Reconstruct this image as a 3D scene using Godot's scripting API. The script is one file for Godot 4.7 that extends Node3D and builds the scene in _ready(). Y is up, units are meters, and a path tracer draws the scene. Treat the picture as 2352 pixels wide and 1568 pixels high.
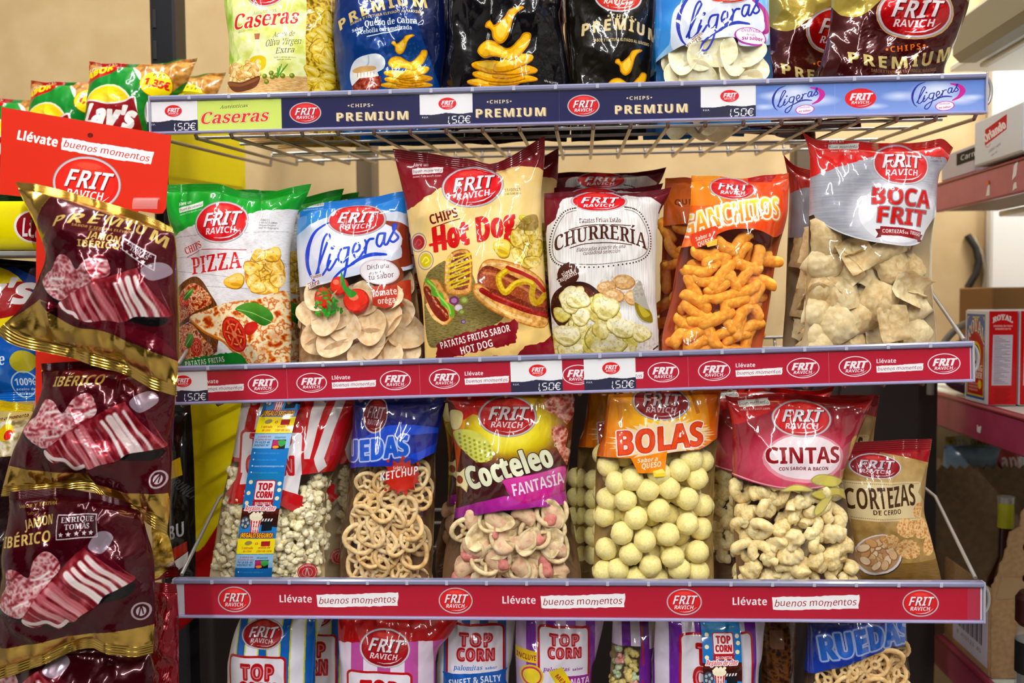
extends Node3D

const F := 2286.67          # focal length in picture units (2352 wide), a 35 mm lens
const CAM := Vector3(0, 1.35, 1.25)
var VB: Basis               # the way the photographer looks
var mats := {}
var names := {}
var meshes := {}

func _ready():
	var t0 := Time.get_ticks_msec()
	# ---- camera
	VB = Basis.from_euler(Vector3(deg_to_rad(-2.65), deg_to_rad(4.1), deg_to_rad(-0.45)))
	var cam := Camera3D.new()
	cam.name = "camera"
	var at := CameraAttributesPhysical.new()
	at.frustum_focal_length = 35.0
	at.frustum_focus_distance = 1.27
	at.exposure_aperture = 4.0
	cam.attributes = at
	cam.transform = Transform3D(VB, CAM)
	cam.current = true
	add_child(cam)
	# ---- surroundings and exposure
	var env := Environment.new()
	env.background_mode = Environment.BG_COLOR
	env.background_color = Color(0.05, 0.05, 0.05)
	env.tonemap_mode = Environment.TONE_MAPPER_LINEAR
	env.tonemap_exposure = 1.66
	env.sdfgi_enabled = true
	env.ssao_enabled = true
	env.ssil_enabled = true
	var we := WorldEnvironment.new()
	we.environment = env
	we.name = "surroundings"
	add_child(we)
	# ---- ceiling lamps
	ceiling_lamp(-0.8, 0.75, 2.6, 1.35, "left near")
	ceiling_lamp(0.8, 0.75, 2.6, 1.35, "right near")
	ceiling_lamp(-0.8, 2.9, 2.6, 3.8, "left far")
	ceiling_lamp(0.8, 2.9, 2.6, 3.8, "right far")
	ceiling_lamp(1.1, -0.42, 0.7, 2.2, "rear corner")
	room()
	gondola()
	shelf_bags()
	left_side()
	right_side()
	print("built in ", Time.get_ticks_msec() - t0, " ms")

# ================================================================ small helpers
func W(px: float, py: float, d: float) -> Vector3:      # the point at depth d seen at picture place px, py
	return CAM + VB * Vector3((px - 1176.0) / F * d, -(py - 784.0) / F * d, -d)

func U(px: float, py: float, z: float) -> Vector3:      # the point of the upright plane at z
	var r: Vector3 = VB * Vector3((px - 1176.0) / F, -(py - 784.0) / F, -1.0)
	return CAM + r * ((z - CAM.z) / r.z)

func UX(px: float, py: float, x: float) -> Vector3:     # the point of the plane at x
	var r: Vector3 = VB * Vector3((px - 1176.0) / F, -(py - 784.0) / F, -1.0)
	return CAM + r * ((x - CAM.x) / r.x)

func numbered(n: String) -> String:
	if not names.has(n):
		names[n] = 0
		return n
	names[n] += 1
	return "%s_%03d" % [n, names[n]]

func tag(o: Node, label := "", category := "", group := "", kind := ""):
	if label: o.set_meta("label", label)
	if category: o.set_meta("category", category)
	if group: o.set_meta("group", group)
	if kind: o.set_meta("kind", kind)
	return o

func thing(called: String, label: String, category: String, at := Transform3D(), group := "") -> Node3D:
	var o := Node3D.new()
	o.name = numbered(called)
	add_child(o)
	o.transform = at
	tag(o, label, category, group)
	return o

func obj(called: String, m: Mesh, mat: Material, parent: Node3D = null, at := Transform3D()) -> MeshInstance3D:
	var o := MeshInstance3D.new()
	o.name = numbered(called) if parent == null else called
	o.mesh = m
	if mat: o.material_override = mat
	o.transform = at
	(self if parent == null else parent).add_child(o, true)
	return o

func struct(called: String, m: Mesh, mat: Material, at := Transform3D(), parent: Node3D = null) -> MeshInstance3D:
	var o := obj(called, m, mat, parent, at)
	if parent == null: o.set_meta("kind", "structure")
	return o

func C(hex: String) -> Color:
	return Color.html(hex)

func mat(key: String, col: Color, rough := 0.5, metal := 0.0, coat := 0.0) -> StandardMaterial3D:
	if mats.has(key): return mats[key]
	var m := StandardMaterial3D.new()
	m.resource_name = key
	m.albedo_color = col
	m.roughness = rough
	m.metallic = metal
	if coat > 0.0:
		m.clearcoat_enabled = true
		m.clearcoat = coat
		m.clearcoat_roughness = 0.08
	mats[key] = m
	return m

func pane(key: String, alpha := 0.04, rough := 0.04, tint := Color.WHITE) -> StandardMaterial3D:
	if mats.has(key): return mats[key]
	var m := StandardMaterial3D.new()
	m.resource_name = key
	m.albedo_color = Color(tint.r, tint.g, tint.b, alpha)
	m.transparency = BaseMaterial3D.TRANSPARENCY_ALPHA
	m.roughness = rough
	m.metallic_specular = 0.33 if key == "strip cover" else 0.5
	m.cull_mode = BaseMaterial3D.CULL_DISABLED
	mats[key] = m
	return m

func art_mat(a: Art, rough := 0.35, metal := 0.0, coat := 0.7, cut := false) -> StandardMaterial3D:
	var m := StandardMaterial3D.new()
	m.resource_name = "print"
	a.im.adjust_bcs(0.94, 1.10, 1.16)
	m.albedo_texture = ImageTexture.create_from_image(a.im)
	m.texture_repeat = false
	m.roughness = rough
	m.metallic = metal
	m.metallic_specular = 0.3
	if coat > 0.0:
		m.clearcoat_enabled = true
		m.clearcoat = coat
		m.clearcoat_roughness = 0.06
	if cut:
		m.transparency = BaseMaterial3D.TRANSPARENCY_ALPHA_SCISSOR
		m.alpha_scissor_threshold = 0.5
		m.cull_mode = BaseMaterial3D.CULL_DISABLED
	return m

# ---------------------------------------------------------------- meshes
func box(sx: float, sy: float, sz: float, bev := 0.0) -> Mesh:   # a box about its middle, edges chamfered
	var key := "b%.4f,%.4f,%.4f,%.4f" % [sx, sy, sz, bev]
	if meshes.has(key): return meshes[key]
	if bev <= 0.0:
		var bm := BoxMesh.new()
		bm.size = Vector3(sx, sy, sz)
		meshes[key] = bm
		return bm
	var st := SurfaceTool.new()
	st.begin(Mesh.PRIMITIVE_TRIANGLES)
	st.set_smooth_group(-1)
	var h := Vector3(sx, sy, sz) / 2.0
	var pts := PackedVector3Array()
	for a in [-1, 1]:
		for b in [-1, 1]:
			for c in [-1, 1]:
				var s := Vector3(a, b, c)
				for k in 3:
					var q := h - Vector3(bev, bev, bev)
					q[k] = h[k]
					pts.append(q * s)
	var f := []
	for k in 3:
		for s in [-1, 1]:
			var ids := []
			for i in pts.size():
				if absf(pts[i][k] - s * h[k]) < 1e-7 and i % 3 == k: ids.append(i)
			f.append([ids, Vector3(0, 0, 0) + Vector3(s if k == 0 else 0, s if k == 1 else 0, s if k == 2 else 0)])
	for k in 3:
		var k1 := (k + 1) % 3
		var k2 := (k + 2) % 3
		for s1 in [-1, 1]:
			for s2 in [-1, 1]:
				var ids := []
				var nn := Vector3.ZERO
				nn[k1] = s1
				nn[k2] = s2
				for i in pts.size():
					if signf(pts[i][k1]) == s1 and signf(pts[i][k2]) == s2 and i % 3 != k: ids.append(i)
				f.append([ids, nn.normalized()])
	for c in 8:
		f.append([[c * 3, c * 3 + 1, c * 3 + 2], pts[c * 3].sign().normalized()])
	for e in f: _face(st, pts, e[0], e[1])
	st.generate_normals()
	meshes[key] = st.commit()
	return meshes[key]

func _face(st: SurfaceTool, pts: PackedVector3Array, ids: Array, n: Vector3):
	var c := Vector3.ZERO
	for i in ids: c += pts[i]
	c /= ids.size()
	var e1: Vector3 = (pts[ids[0]] - c).normalized()
	var e2 := n.cross(e1)
	ids.sort_custom(func(a, b): return atan2((pts[a] - c).dot(e2), (pts[a] - c).dot(e1)) > atan2((pts[b] - c).dot(e2), (pts[b] - c).dot(e1)))
	for i in range(1, ids.size() - 1):
		for j in [0, i, i + 1]: st.add_vertex(pts[ids[j]])

func tube(pts: Array, r: float, sides := 8, closed := false) -> Mesh:
	var v := PackedVector3Array()
	var nn := PackedVector3Array()
	var ix := PackedInt32Array()
	var n := pts.size()
	var up := Vector3.UP
	for i in n:
		var a: Vector3 = pts[(i - 1 + n) % n] if closed or i > 0 else pts[i]
		var b: Vector3 = pts[(i + 1) % n] if closed or i < n - 1 else pts[i]
		var t := (b - a).normalized()
		if absf(t.dot(up)) > 0.95: up = Vector3(1, 0, 0) if absf(t.x) < 0.9 else Vector3(0, 0, 1)
		var s := t.cross(up).normalized()
		up = s.cross(t).normalized()
		for k in sides:
			var q := TAU * k / sides
			var d := s * cos(q) + up * sin(q)
			v.append(pts[i] + d * r)
			nn.append(d)
	for i in (n if closed else n - 1):
		for k in sides:
			var a := i * sides + k
			var b := i * sides + (k + 1) % sides
			var c := ((i + 1) % n) * sides + k
			var d := ((i + 1) % n) * sides + (k + 1) % sides
			ix.append_array([a, b, c, b, d, c])
	if not closed:
		for e in [0, n - 1]:
			var base := v.size()
			var t: Vector3 = ((pts[0] - pts[1]) if e == 0 else (pts[n - 1] - pts[n - 2])).normalized()
			for k in sides:
				v.append(v[e * sides + k])
				nn.append(t)
			for k in range(1, sides - 1):
				ix.append_array([base, base + k + 1, base + k] if e == 0 else [base, base + k, base + k + 1])
	return arrays_mesh(v, nn, PackedVector2Array(), ix)

func arrays_mesh(v: PackedVector3Array, n: PackedVector3Array, uv: PackedVector2Array, ix: PackedInt32Array) -> ArrayMesh:
	var a := []
	a.resize(Mesh.ARRAY_MAX)
	a[Mesh.ARRAY_VERTEX] = v
	a[Mesh.ARRAY_NORMAL] = n
	if uv.size(): a[Mesh.ARRAY_TEX_UV] = uv
	a[Mesh.ARRAY_INDEX] = ix
	var m := ArrayMesh.new()
	m.add_surface_from_arrays(Mesh.PRIMITIVE_TRIANGLES, a)
	return m

func lathe(prof: Array, sides := 32) -> Mesh:      # prof: Vector2(radius, height) from bottom to top
	var st := SurfaceTool.new()
	st.begin(Mesh.PRIMITIVE_TRIANGLES)
	for i in prof.size() - 1:
		st.set_smooth_group(-1 if prof[i].distance_to(prof[i + 1]) < 0.0 else i)
		for k in sides:
			var a := TAU * k / sides
			var b := TAU * (k + 1) / sides
			var p: Array = [Vector3(cos(a) * prof[i].x, prof[i].y, sin(a) * prof[i].x), Vector3(cos(b) * prof[i].x, prof[i].y, sin(b) * prof[i].x),
				Vector3(cos(a) * prof[i + 1].x, prof[i + 1].y, sin(a) * prof[i + 1].x), Vector3(cos(b) * prof[i + 1].x, prof[i + 1].y, sin(b) * prof[i + 1].x)]
			for j in [0, 1, 2, 1, 3, 2]:
				st.set_uv(Vector2(float(k + (j & 1)) / sides, 1.0 - prof[i + (j >> 1)].y))
				st.add_vertex(p[j])
	st.generate_normals()
	return st.commit()

func prism(poly: PackedVector2Array, z0: float, z1: float, uvr := Rect2()) -> Mesh:   # a flat outline in x and y with thickness, front at z1
	var st := SurfaceTool.new()
	st.begin(Mesh.PRIMITIVE_TRIANGLES)
	st.set_smooth_group(-1)
	var pg := poly.duplicate()
	if Geometry2D.is_polygon_clockwise(pg): pg.reverse()
	var tri := Geometry2D.triangulate_polygon(pg)
	for side in 2:
		for i in range(0, tri.size(), 3):
			var a: PackedVector2Array = [pg[tri[i]], pg[tri[i + 1]], pg[tri[i + 2]]]
			var ccw := (a[1] - a[0]).cross(a[2] - a[0]) > 0
			var order := [0, 2, 1] if ccw == (side == 0) else [0, 1, 2]
			for j in order:
				if uvr.size.x > 0: st.set_uv(Vector2((a[j].x - uvr.position.x) / uvr.size.x, 1.0 - (a[j].y - uvr.position.y) / uvr.size.y))
				st.add_vertex(Vector3(a[j].x, a[j].y, z1 if side == 0 else z0))
	for i in pg.size():
		var a := pg[i]
		var b := pg[(i + 1) % pg.size()]
		var q := [Vector3(a.x, a.y, z0), Vector3(b.x, b.y, z0), Vector3(a.x, a.y, z1), Vector3(b.x, b.y, z1)]
		for j in [0, 2, 1, 1, 2, 3]:
			if uvr.size.x > 0: st.set_uv(Vector2((q[j].x - uvr.position.x) / uvr.size.x, 1.0 - (q[j].y - uvr.position.y) / uvr.size.y))
			st.add_vertex(q[j])
	st.generate_normals()
	return st.commit()

func quad_face(w: float, h: float, r := Rect2(0, 0, 1, 1)) -> Mesh:    # upright sheet about its middle that faces +z, with a part of a texture
	var v := PackedVector3Array([Vector3(-w / 2, h / 2, 0), Vector3(w / 2, h / 2, 0), Vector3(w / 2, -h / 2, 0), Vector3(-w / 2, -h / 2, 0)])
	var n := PackedVector3Array([Vector3(0, 0, 1), Vector3(0, 0, 1), Vector3(0, 0, 1), Vector3(0, 0, 1)])
	var e := r.end
	return arrays_mesh(v, n, PackedVector2Array([r.position, Vector2(e.x, r.position.y), e, Vector2(r.position.x, e.y)]), PackedInt32Array([0, 1, 2, 0, 2, 3]))

# ================================================================ the shop
func ceiling_lamp(x: float, z: float, length: float, power: float, which: String):
	var t := thing("ceiling_lamp", "white fluorescent ceiling lamp above the aisle, %s one" % which, "lamp", Transform3D(Basis(), Vector3(x, 2.86, z)), "ceiling lamps of the shop")
	obj("housing", box(0.16 if length > 2 else 0.2, 0.05, length, 0.006), mat("lamp housing", C("e8e8e6"), 0.5), t)
	var e := StandardMaterial3D.new()
	if mats.has("lamp glow"): e = mats["lamp glow"]
	else:
		e.albedo_color = Color(1, 1, 1)
		e.emission_enabled = true
		e.emission = Color(1.0, 0.99, 0.98)
		e.emission_energy_multiplier = 16.0
		mats["lamp glow"] = e
	obj("lamp_tube", box(0.05, 0.012, length - 0.06, 0.004), e, t, Transform3D(Basis(), Vector3(0, -0.031, 0)))
	var a := AreaLight3D.new()
	a.name = "lamp_light"
	a.area_size = Vector2(0.05, length - 0.06)
	a.light_energy = power
	a.light_color = Color(1.0, 0.99, 0.98)
	a.shadow_enabled = true
	a.area_range = 12.0
	a.area_attenuation = 2.0
	a.transform = Transform3D(Basis(Vector3(1, 0, 0), -PI / 2), Vector3(0, -0.045, 0))
	t.add_child(a)

func mottled(key: String, c0: Color, c1: Color, freq: float, rough: float, scale := 1.0) -> StandardMaterial3D:
	if mats.has(key): return mats[key]
	var a := Art.new(0, 0, 256, 256, 1)
	a.im = a.grain(hash(key) % 1000, freq, [c0, c0.lerp(c1, 0.5), c1])
	var m := StandardMaterial3D.new()
	m.resource_name = key
	m.albedo_texture = ImageTexture.create_from_image(a.im)
	m.uv1_triplanar = true
	m.uv1_scale = Vector3.ONE * scale
	m.roughness = rough
	mats[key] = m
	return m

func room():
	var cream := mottled("cream wall", C("c9ab7a"), C("d2b686"), 0.02, 0.8, 1.5)
	var white := mat("white wall", C("c4c3c0"), 0.8)
	struct("floor", box(7.0, 0.1, 5.4), mottled("floor tile", C("7d7870"), C("89847b"), 0.03, 0.5, 2.0), Transform3D(Basis(), Vector3(0, -0.05, 1.75)))
	struct("ceiling", box(7.0, 0.1, 5.4), white, Transform3D(Basis(), Vector3(0, 2.95, 1.75)))
	struct("wall_back", box(7.0, 3.0, 0.1), cream, Transform3D(Basis(), Vector3(0, 1.45, -0.9)))
	struct("wall_front", box(7.0, 3.0, 0.1), mat("far wall", C("4c4945"), 0.8), Transform3D(Basis(), Vector3(0, 1.45, 4.4)))
	struct("wall_left", box(0.1, 3.0, 5.4), white, Transform3D(Basis(), Vector3(-3.45, 1.45, 1.75)))
	struct("wall_right", box(0.1, 3.0, 5.4), white, Transform3D(Basis(), Vector3(3.45, 1.45, 1.75)))
	# the far side of the aisle, behind the photographer: seen only as reflections
	var t := thing("shelf_unit", "dark stocked shelf unit on the other side of the aisle", "shelving", Transform3D(Basis(), Vector3(0, 0, 3.1)))
	obj("back_board", box(6.4, 2.2, 0.05, 0.004), mat("far board", C("2c2622"), 0.7), t, Transform3D(Basis(), Vector3(0, 1.1, 0.2)))
	for i in 5:
		obj("shelf", box(6.4, 0.035, 0.42, 0.004), mat("far shelf", C("5a5650"), 0.5), t, Transform3D(Basis(), Vector3(0, 0.15 + 0.4 * i, -0.02)))

# ================================================================ the wire shelves and their ticket strips
var shelves := []

func gondola():
	var grey_lip := mat("grey lip", C("7c7e9c"), 0.22, 0.0, 0.5)
	var chrome := mat("wire metal", C("a8a6a4"), 0.3, 0.5)
	var black := mat("black post", C("15151b"), 0.35, 0.3)
	var defs := [
		["topmost", [347, 220, 309], [2263, 167, 260], 22],
		["middle", [394, 842, 928], [2233, 782, 877], 21],
		["lower", [402, 1328, 1417], [2258, 1336, 1430], 21]]
	for d in defs:
		var lt := U(d[1][0], d[1][1], 0)
		var lb := U(d[1][0], d[1][2], 0)
		var rt := U(d[2][0], d[2][1], 0)
		var rb := U(d[2][0], d[2][2], 0)
		var x := ((rb + rt) - (lb + lt)).normalized()
		var y := Vector3(0, 0, 1).cross(x).normalized()
		var h := (lt.distance_to(lb) + rt.distance_to(rb)) / 2.0
		var wd := (rb + rt - lb - lt).length() / 2.0
		var o := ((lt + lb) / 2.0 + (rt + rb) / 2.0) / 2.0 - y * h / 2.0
		var fr := Transform3D(Basis(x, y, Vector3(0, 0, 1)), o)
		shelves.append({"fr": fr, "w": wd, "h": h, "xl": d[1][0], "xr": d[2][0], "name": d[0]})
		# the ticket strip
		var t := thing("ticket_strip", "clear plastic ticket strip with grey lip along the %s wire shelf" % d[0], "ticket strip", fr)
		obj("backing", box(wd, h - 0.004, 0.003, 0.0006), mat("strip backing", C("c9c9d2"), 0.4), t, Transform3D(Basis(), Vector3(0, h / 2, -0.0035)))
		var lip := PackedVector2Array([Vector2(-0.010, h - 0.0068), Vector2(0.0012, h - 0.0068), Vector2(0.0030, h - 0.0052), Vector2(0.0030, h - 0.002), Vector2(0.0012, h), Vector2(-0.008, h), Vector2(-0.010, h - 0.002)])
		obj("top_lip", _extrude_x(lip, wd), grey_lip, t)
		var low := PackedVector2Array([Vector2(-0.006, -0.0005), Vector2(0.0018, -0.0005), Vector2(0.0030, 0.0006), Vector2(0.0030, 0.0024), Vector2(0.0014, 0.0032), Vector2(-0.006, 0.0032)])
		obj("bottom_lip", _extrude_x(low, wd), mat("pale lip", C("9c98c0"), 0.18, 0.0, 0.6), t)
		obj("cover", box(wd, h - 0.011, 0.0007), pane("strip cover", 0.004, 0.07), t, Transform3D(Basis(), Vector3(0, h / 2 - 0.002, 0.0022)))
		for k in range(1, 20):
			obj("lip_joint", box(0.004, 0.0055, 0.0012, 0.0003), mat("lip joint", C("a9abc0"), 0.25), t, Transform3D(Basis(), Vector3(-wd / 2 + wd * k / 20.0, h - 0.0035, 0.0034)))
		for s in [-1, 1]:
			obj("end_cap", box(0.0022, h, 0.012, 0.0005), mat("end cap", C("a5a6b8"), 0.2, 0.0, 0.5), t, Transform3D(Basis(), Vector3(s * (wd / 2 + 0.0012), h / 2, -0.003)))
		# the wire shelf behind it; it rises a little towards the back
		var rise := 0.0516
		var deep := 0.47
		var ws := thing("wire_shelf", "%s chrome wire shelf sloping down to its ticket strip" % d[0], "wire shelf", fr)
		var fy := -0.0035
		var n: int = d[3]
		for k in n + 1:
			var wx := -wd / 2 + 0.006 + (wd - 0.012) * k / n
			obj("long_wire", tube([Vector3(wx, 0.012, -0.0125), Vector3(wx, 0.001, -0.0125), Vector3(wx, fy, -0.018), Vector3(wx, fy + rise * 0.25, -0.27), Vector3(wx, fy + rise * deep, -deep), Vector3(wx, fy + rise * deep + 0.016, -deep - 0.004)], 0.0026, 8), mat("long wire metal", C("8c8078"), 0.25, 0.7), ws)
		for z in [0.058, 0.148, 0.30, 0.44]:
			obj("cross_wire", tube([Vector3(-wd / 2 + 0.004 + (0.06 if z > 0.1 else 0.03), fy + rise * z + 0.0042, -z), Vector3(wd / 2 - 0.03, fy + rise * z + 0.0042, -z)], 0.0022, 8), chrome, ws)
		obj("back_rail", tube([Vector3(-wd / 2 + 0.006, fy + rise * deep + 0.018, -deep - 0.004), Vector3(wd / 2 - 0.006, fy + rise * deep + 0.018, -deep - 0.004)], 0.0026, 8), chrome, ws)
		for s in [-1, 1]:
			var ex: float = s * (wd / 2 + 0.001)
			obj("end_loop", tube(_loop_pts(ex, s, h), 0.0022, 8), chrome, ws)
			if d[0] != "topmost":
				var sw := thing("side_rail", "slanting wire side rail at the %s end of the %s shelf" % ["left" if s < 0 else "right", d[0]], "side rail", fr)
				obj("rail_wire", tube([Vector3(s * (wd / 2 - 0.004), h + 0.001, -0.014), Vector3(s * (wd / 2 - 0.006), h + 0.075, -0.15), Vector3(s * (wd / 2 - 0.006), h + 0.10, -0.45)], 0.0026, 8), chrome, sw)
	strip_papers()
	# uprights
	for p in [[U(386, 60, -0.36).x, -0.36, "black slotted steel upright left of the bags"], [-0.405, -0.62, "thin brown upright seen above the pizza bag"], [0.40, -0.62, "thin brown upright behind the silver wheat snack bag"]]:
		var big: bool = p[1] > -0.5
		var t := thing("upright_post", p[2], "post", Transform3D(Basis(), Vector3(p[0], 0, p[1])))
		obj("post_body", box(0.042 if big else 0.034, 2.4, 0.05, 0.004), black if big else mat("brown post", C("6b5c48"), 0.5, 0.2), t, Transform3D(Basis(), Vector3(0, 1.2, 0)))
		for k in 22:
			if big: obj("slot", box(0.006, 0.03, 0.004, 0.001), mat("slot dark", C("050506"), 0.6), t, Transform3D(Basis(), Vector3(-0.012, 1.3 + 0.05 * k, 0.0255)))
	# the dark board behind the two lower shelves
	var bb := thing("back_board", "dark brown board closing the back of the lower shelves", "board", Transform3D(Basis(), Vector3(-0.085, 0.0, -0.545)))
	obj("board_panel", box(1.41, 1.16, 0.012, 0.002), mat("dark board", C("20100e"), 0.6), bb, Transform3D(Basis(), Vector3(0, 0.62, 0)))
	# the printed board that closes the left side
	var a := Art.new(0, 0, 100, 300, 2, C("d2c30c"))
	a.fill([spl([-2, 205, 30, 196, 60, 186, 102, 172, 102, 302, -2, 302], 6, true)], C("a3121c"))
	var bd := thing("side_board", "yellow and red printed board closing the left side of the shelves", "board", Transform3D(Basis(Vector3(0, 1, 0), PI / 2), Vector3(U(391, 784, -0.16).x, 0.0, -0.36)))
	obj("board_panel", prism(poly([-0.20, 0.86, 0.13, 0.86, 0.13, 1.63, 0.07, 1.668, 0.02, 1.676, -0.06, 1.673, -0.12, 1.664, -0.17, 1.64, -0.20, 1.61]), -0.004, 0.004, Rect2(-0.20, 0.62, 0.33, 0.98)), art_mat(a, 0.6, 0.0, 0.0), bd)
	obj("front_edge", box(0.009, 0.74, 0.006, 0.001), black, bd, Transform3D(Basis(), Vector3(-0.201, 1.23, 0)))

func _extrude_x(prof: PackedVector2Array, wd: float) -> Mesh:     # profile in (z, y), drawn along x
	var m := prism(prof, -wd / 2, wd / 2)
	var st := SurfaceTool.new()
	st.begin(Mesh.PRIMITIVE_TRIANGLES)
	st.append_from(m, 0, Transform3D(Basis(Vector3(0, 0, 1), Vector3(0, 1, 0), Vector3(-1, 0, 0)), Vector3.ZERO))
	return st.commit()

func _loop_pts(ex: float, s: int, h: float) -> Array:
	var p := []
	for k in 13:
		var a := -PI / 2 + PI * k / 12
		p.append(Vector3(ex + s * 0.0075 * cos(a), h * 0.56 + 0.0165 * sin(a), -0.004))
	return p

# ---------------------------------------------------------------- papers in the strips
func paper(sh: Dictionary, called: String, label: String, cat: String, pl: float, pr: float, m: Material, uv0: float, uv1: float, front := 0.0, group := "", yb := 0.0034, yt := 0.0074):
	var fr: Transform3D = sh.fr
	var xl := (fr.affine_inverse() * U(pl, 784, 0)).x
	var xr := (fr.affine_inverse() * U(pr, 784, 0)).x
	# the pictures' heights differ per strip: aim at the strip itself
	var py: float = 784 - (fr.origin.y - CAM.y) * F / 1.25
	var o := obj(called, prism(poly([xl, yb, xr, yb, xr, sh.h - yt, xl, sh.h - yt]), -0.0018 + front, -0.0014 + front, Rect2(xl - (xr - xl) * uv0 / (uv1 - uv0), yb, (xr - xl) / (uv1 - uv0), sh.h - yt - yb)), m)
	o.transform = fr
	tag(o, label, cat, group)

func seven(a: Art, x: float, y: float, w: float, h: float, ch: String, col: Color, sl := 0.1, tk := 0.2):
	var segs: String = {"0": "abcdef", "1": "bc", "3": "abcdg", "5": "acdfg", "2": "abdeg"}[ch]
	var t := w * tk
	var g := t * 0.35
	var q := {"a": [g + t * .3, 0, w - g - t * .3, 0, w - t - g, t, t + g, t], "d": [t + g, h - t, w - t - g, h - t, w - g - t * .3, h, g + t * .3, h], "g": [t, h / 2 - t / 2, w - t, h / 2 - t / 2, w - t, h / 2 + t / 2, t, h / 2 + t / 2],
		"b": [w - t, t + g, w, g, w, h / 2 - g, w - t, h / 2 - t / 2 - g], "c": [w - t, h / 2 + t / 2 + g, w, h / 2 + g, w, h - g, w - t, h - t - g],
		"f": [0, g, t, t + g, t, h / 2 - t / 2 - g, 0, h / 2 - g], "e": [0, h / 2 + g, t, h / 2 + t / 2 + g, t, h - t - g, 0, h - g]}
	for s in segs:
		var p := PackedVector2Array()
		for i in range(0, 8, 2): p.append(Vector2(x + q[s][i] + (h - q[s][i + 1]) * sl, y + q[s][i + 1]))
		a.fill([p], col)

func banner(a: Art, x: float, y: float, s: float, ink := Color("e9e9ee"), word := Color("8e1526"), white := Color("f0f0f4")):    # «Llévate buenos momentos»; s scales it; x, y the baseline's left end
	a.text("Llévate", x, y, x + 78 * s, y, 19 * s, ink, "b")
	buenos(a, x + 89 * s, y - 26 * s, 197 * s, 39 * s, word, white)

func buenos(a: Art, x: float, y: float, w: float, h: float, word: Color, white: Color, txt := "buenos momentos"):
	a.fill([rough(poly([x, y + h * 0.12, x + w * 0.3, y + h * 0.10, x + w * 0.6, y + h * 0.04, x + w, y - h * 0.04, x + w * 0.985, y + h * 0.84, x + w * 0.6, y + h * 0.93, x + w * 0.25, y + h * 0.96, x + w * 0.01, y + h * 0.97]), h * 0.035, h * 0.2, 5)], white)
	a.text(txt, x + w * 0.03, y + h * 0.76, x + w * 0.97, y + h * 0.66, h * 0.44, word, "r", {"skew": 0.18, "jit": 0.07})

func tag_art() -> Art:
	var a := Art.new(0, 0, 118, 84, 4, C("ececf0"))
	a.fill([rough(poly([-2, 56, 30, 57, 60, 52, 90, 56, 121, 53, 121, 90, -2, 90]), 0.7, 2.0, 3)], C("2b2c46"))
	a.mark(62, 27, 20, 16.5, 0, 2)
	a.text("P.V.P.", 5, 66, 19, 66, 4.6, C("e8e8ee"))
	var w := C("f0f0f4")
	seven(a, 55, 61, 9, 21, "1", w)
	a.P([65, 80, 68, 80, 66, 85, 64, 85], w)
	seven(a, 70, 61, 12, 21, "5", w)
	seven(a, 85, 61, 12, 21, "0", w)
	a.line(spl([113, 64, 107, 62, 103, 68, 103, 76, 107, 81, 112, 79]), 2.4, w)
	a.line(poly([100, 69, 111, 69]), 2, w)
	a.line(poly([99, 74, 110, 74]), 2, w)
	return a

func clouds(a: Art):
	a.fill([poly([a.x0, a.y0, a.x0 + a.w, a.y0, a.x0 + a.w, a.y0 + a.h, a.x0, a.y0 + a.h])], [C("6f8fd2"), C("86a3dc")])

func ligeras_word(a: Art, cx: float, cy: float, s: float, ink: Color):      # the flowing blue word, 100 wide at s = 1
	var L := func(p: Array) -> PackedVector2Array:
		var q := PackedVector2Array()
		for v in spl(p, 8): q.append(Vector2(cx + v.x * s, cy + v.y * s))
		return q
	# big opening swash
	a.brush(L.call([-22, -38, -38, -30, -48, -14, -51, 4, -47, 20, -40, 28]), 1.5 * s, 5.5 * s, 1.0 * s, ink)
	# l
	a.line(L.call([-41, 17, -34, 3, -26, -14, -22, -22, -25, -25, -30, -17, -36, 4, -38, 17, -34, 19, -28, 13, -23, 5]), 2.5 * s, ink)
	# i
	a.line(L.call([-23, -2, -27, 10, -25, 15, -20, 10, -16, 4]), 2.5 * s, ink)
	a.line(L.call([-20, -9, -19, -10]), 3.8 * s, ink)
	# g
	a.line(L.call([-3, -8, -11, -6, -14, 3, -10, 8, -5, 3, -2, -8, -5, 8, -10, 24, -17, 34, -23, 33, -21, 25, -10, 16, 2, 10]), 2.5 * s, ink)
	# e
	a.line(L.call([3, -1, 9, -5, 9, -11, 5, -11, 2, -3, 5, 4, 11, 1, 15, -6]), 2.5 * s, ink)
	# r
	a.line(L.call([16, -14, 17, -10, 15, 0]), 2.5 * s, ink)
	a.line(L.call([16, -7, 20, -14, 25, -15]), 2.5 * s, ink)
	# a
	a.line(L.call([37, -20, 31, -19, 28, -10, 31, -6, 35, -11, 38, -20, 36, -9, 39, -8, 43, -15]), 2.5 * s, ink)
	# s
	a.line(L.call([43, -15, 50, -28, 47, -29, 47, -22, 51, -15, 46, -10, 42, -12]), 2.5 * s, ink)
	# underline
	a.brush(L.call([-1, 11, 10, 5, 22, 2, 35, 3, 38, 4]), 3.0 * s, 4.2 * s, 1.2 * s, ink)

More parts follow.
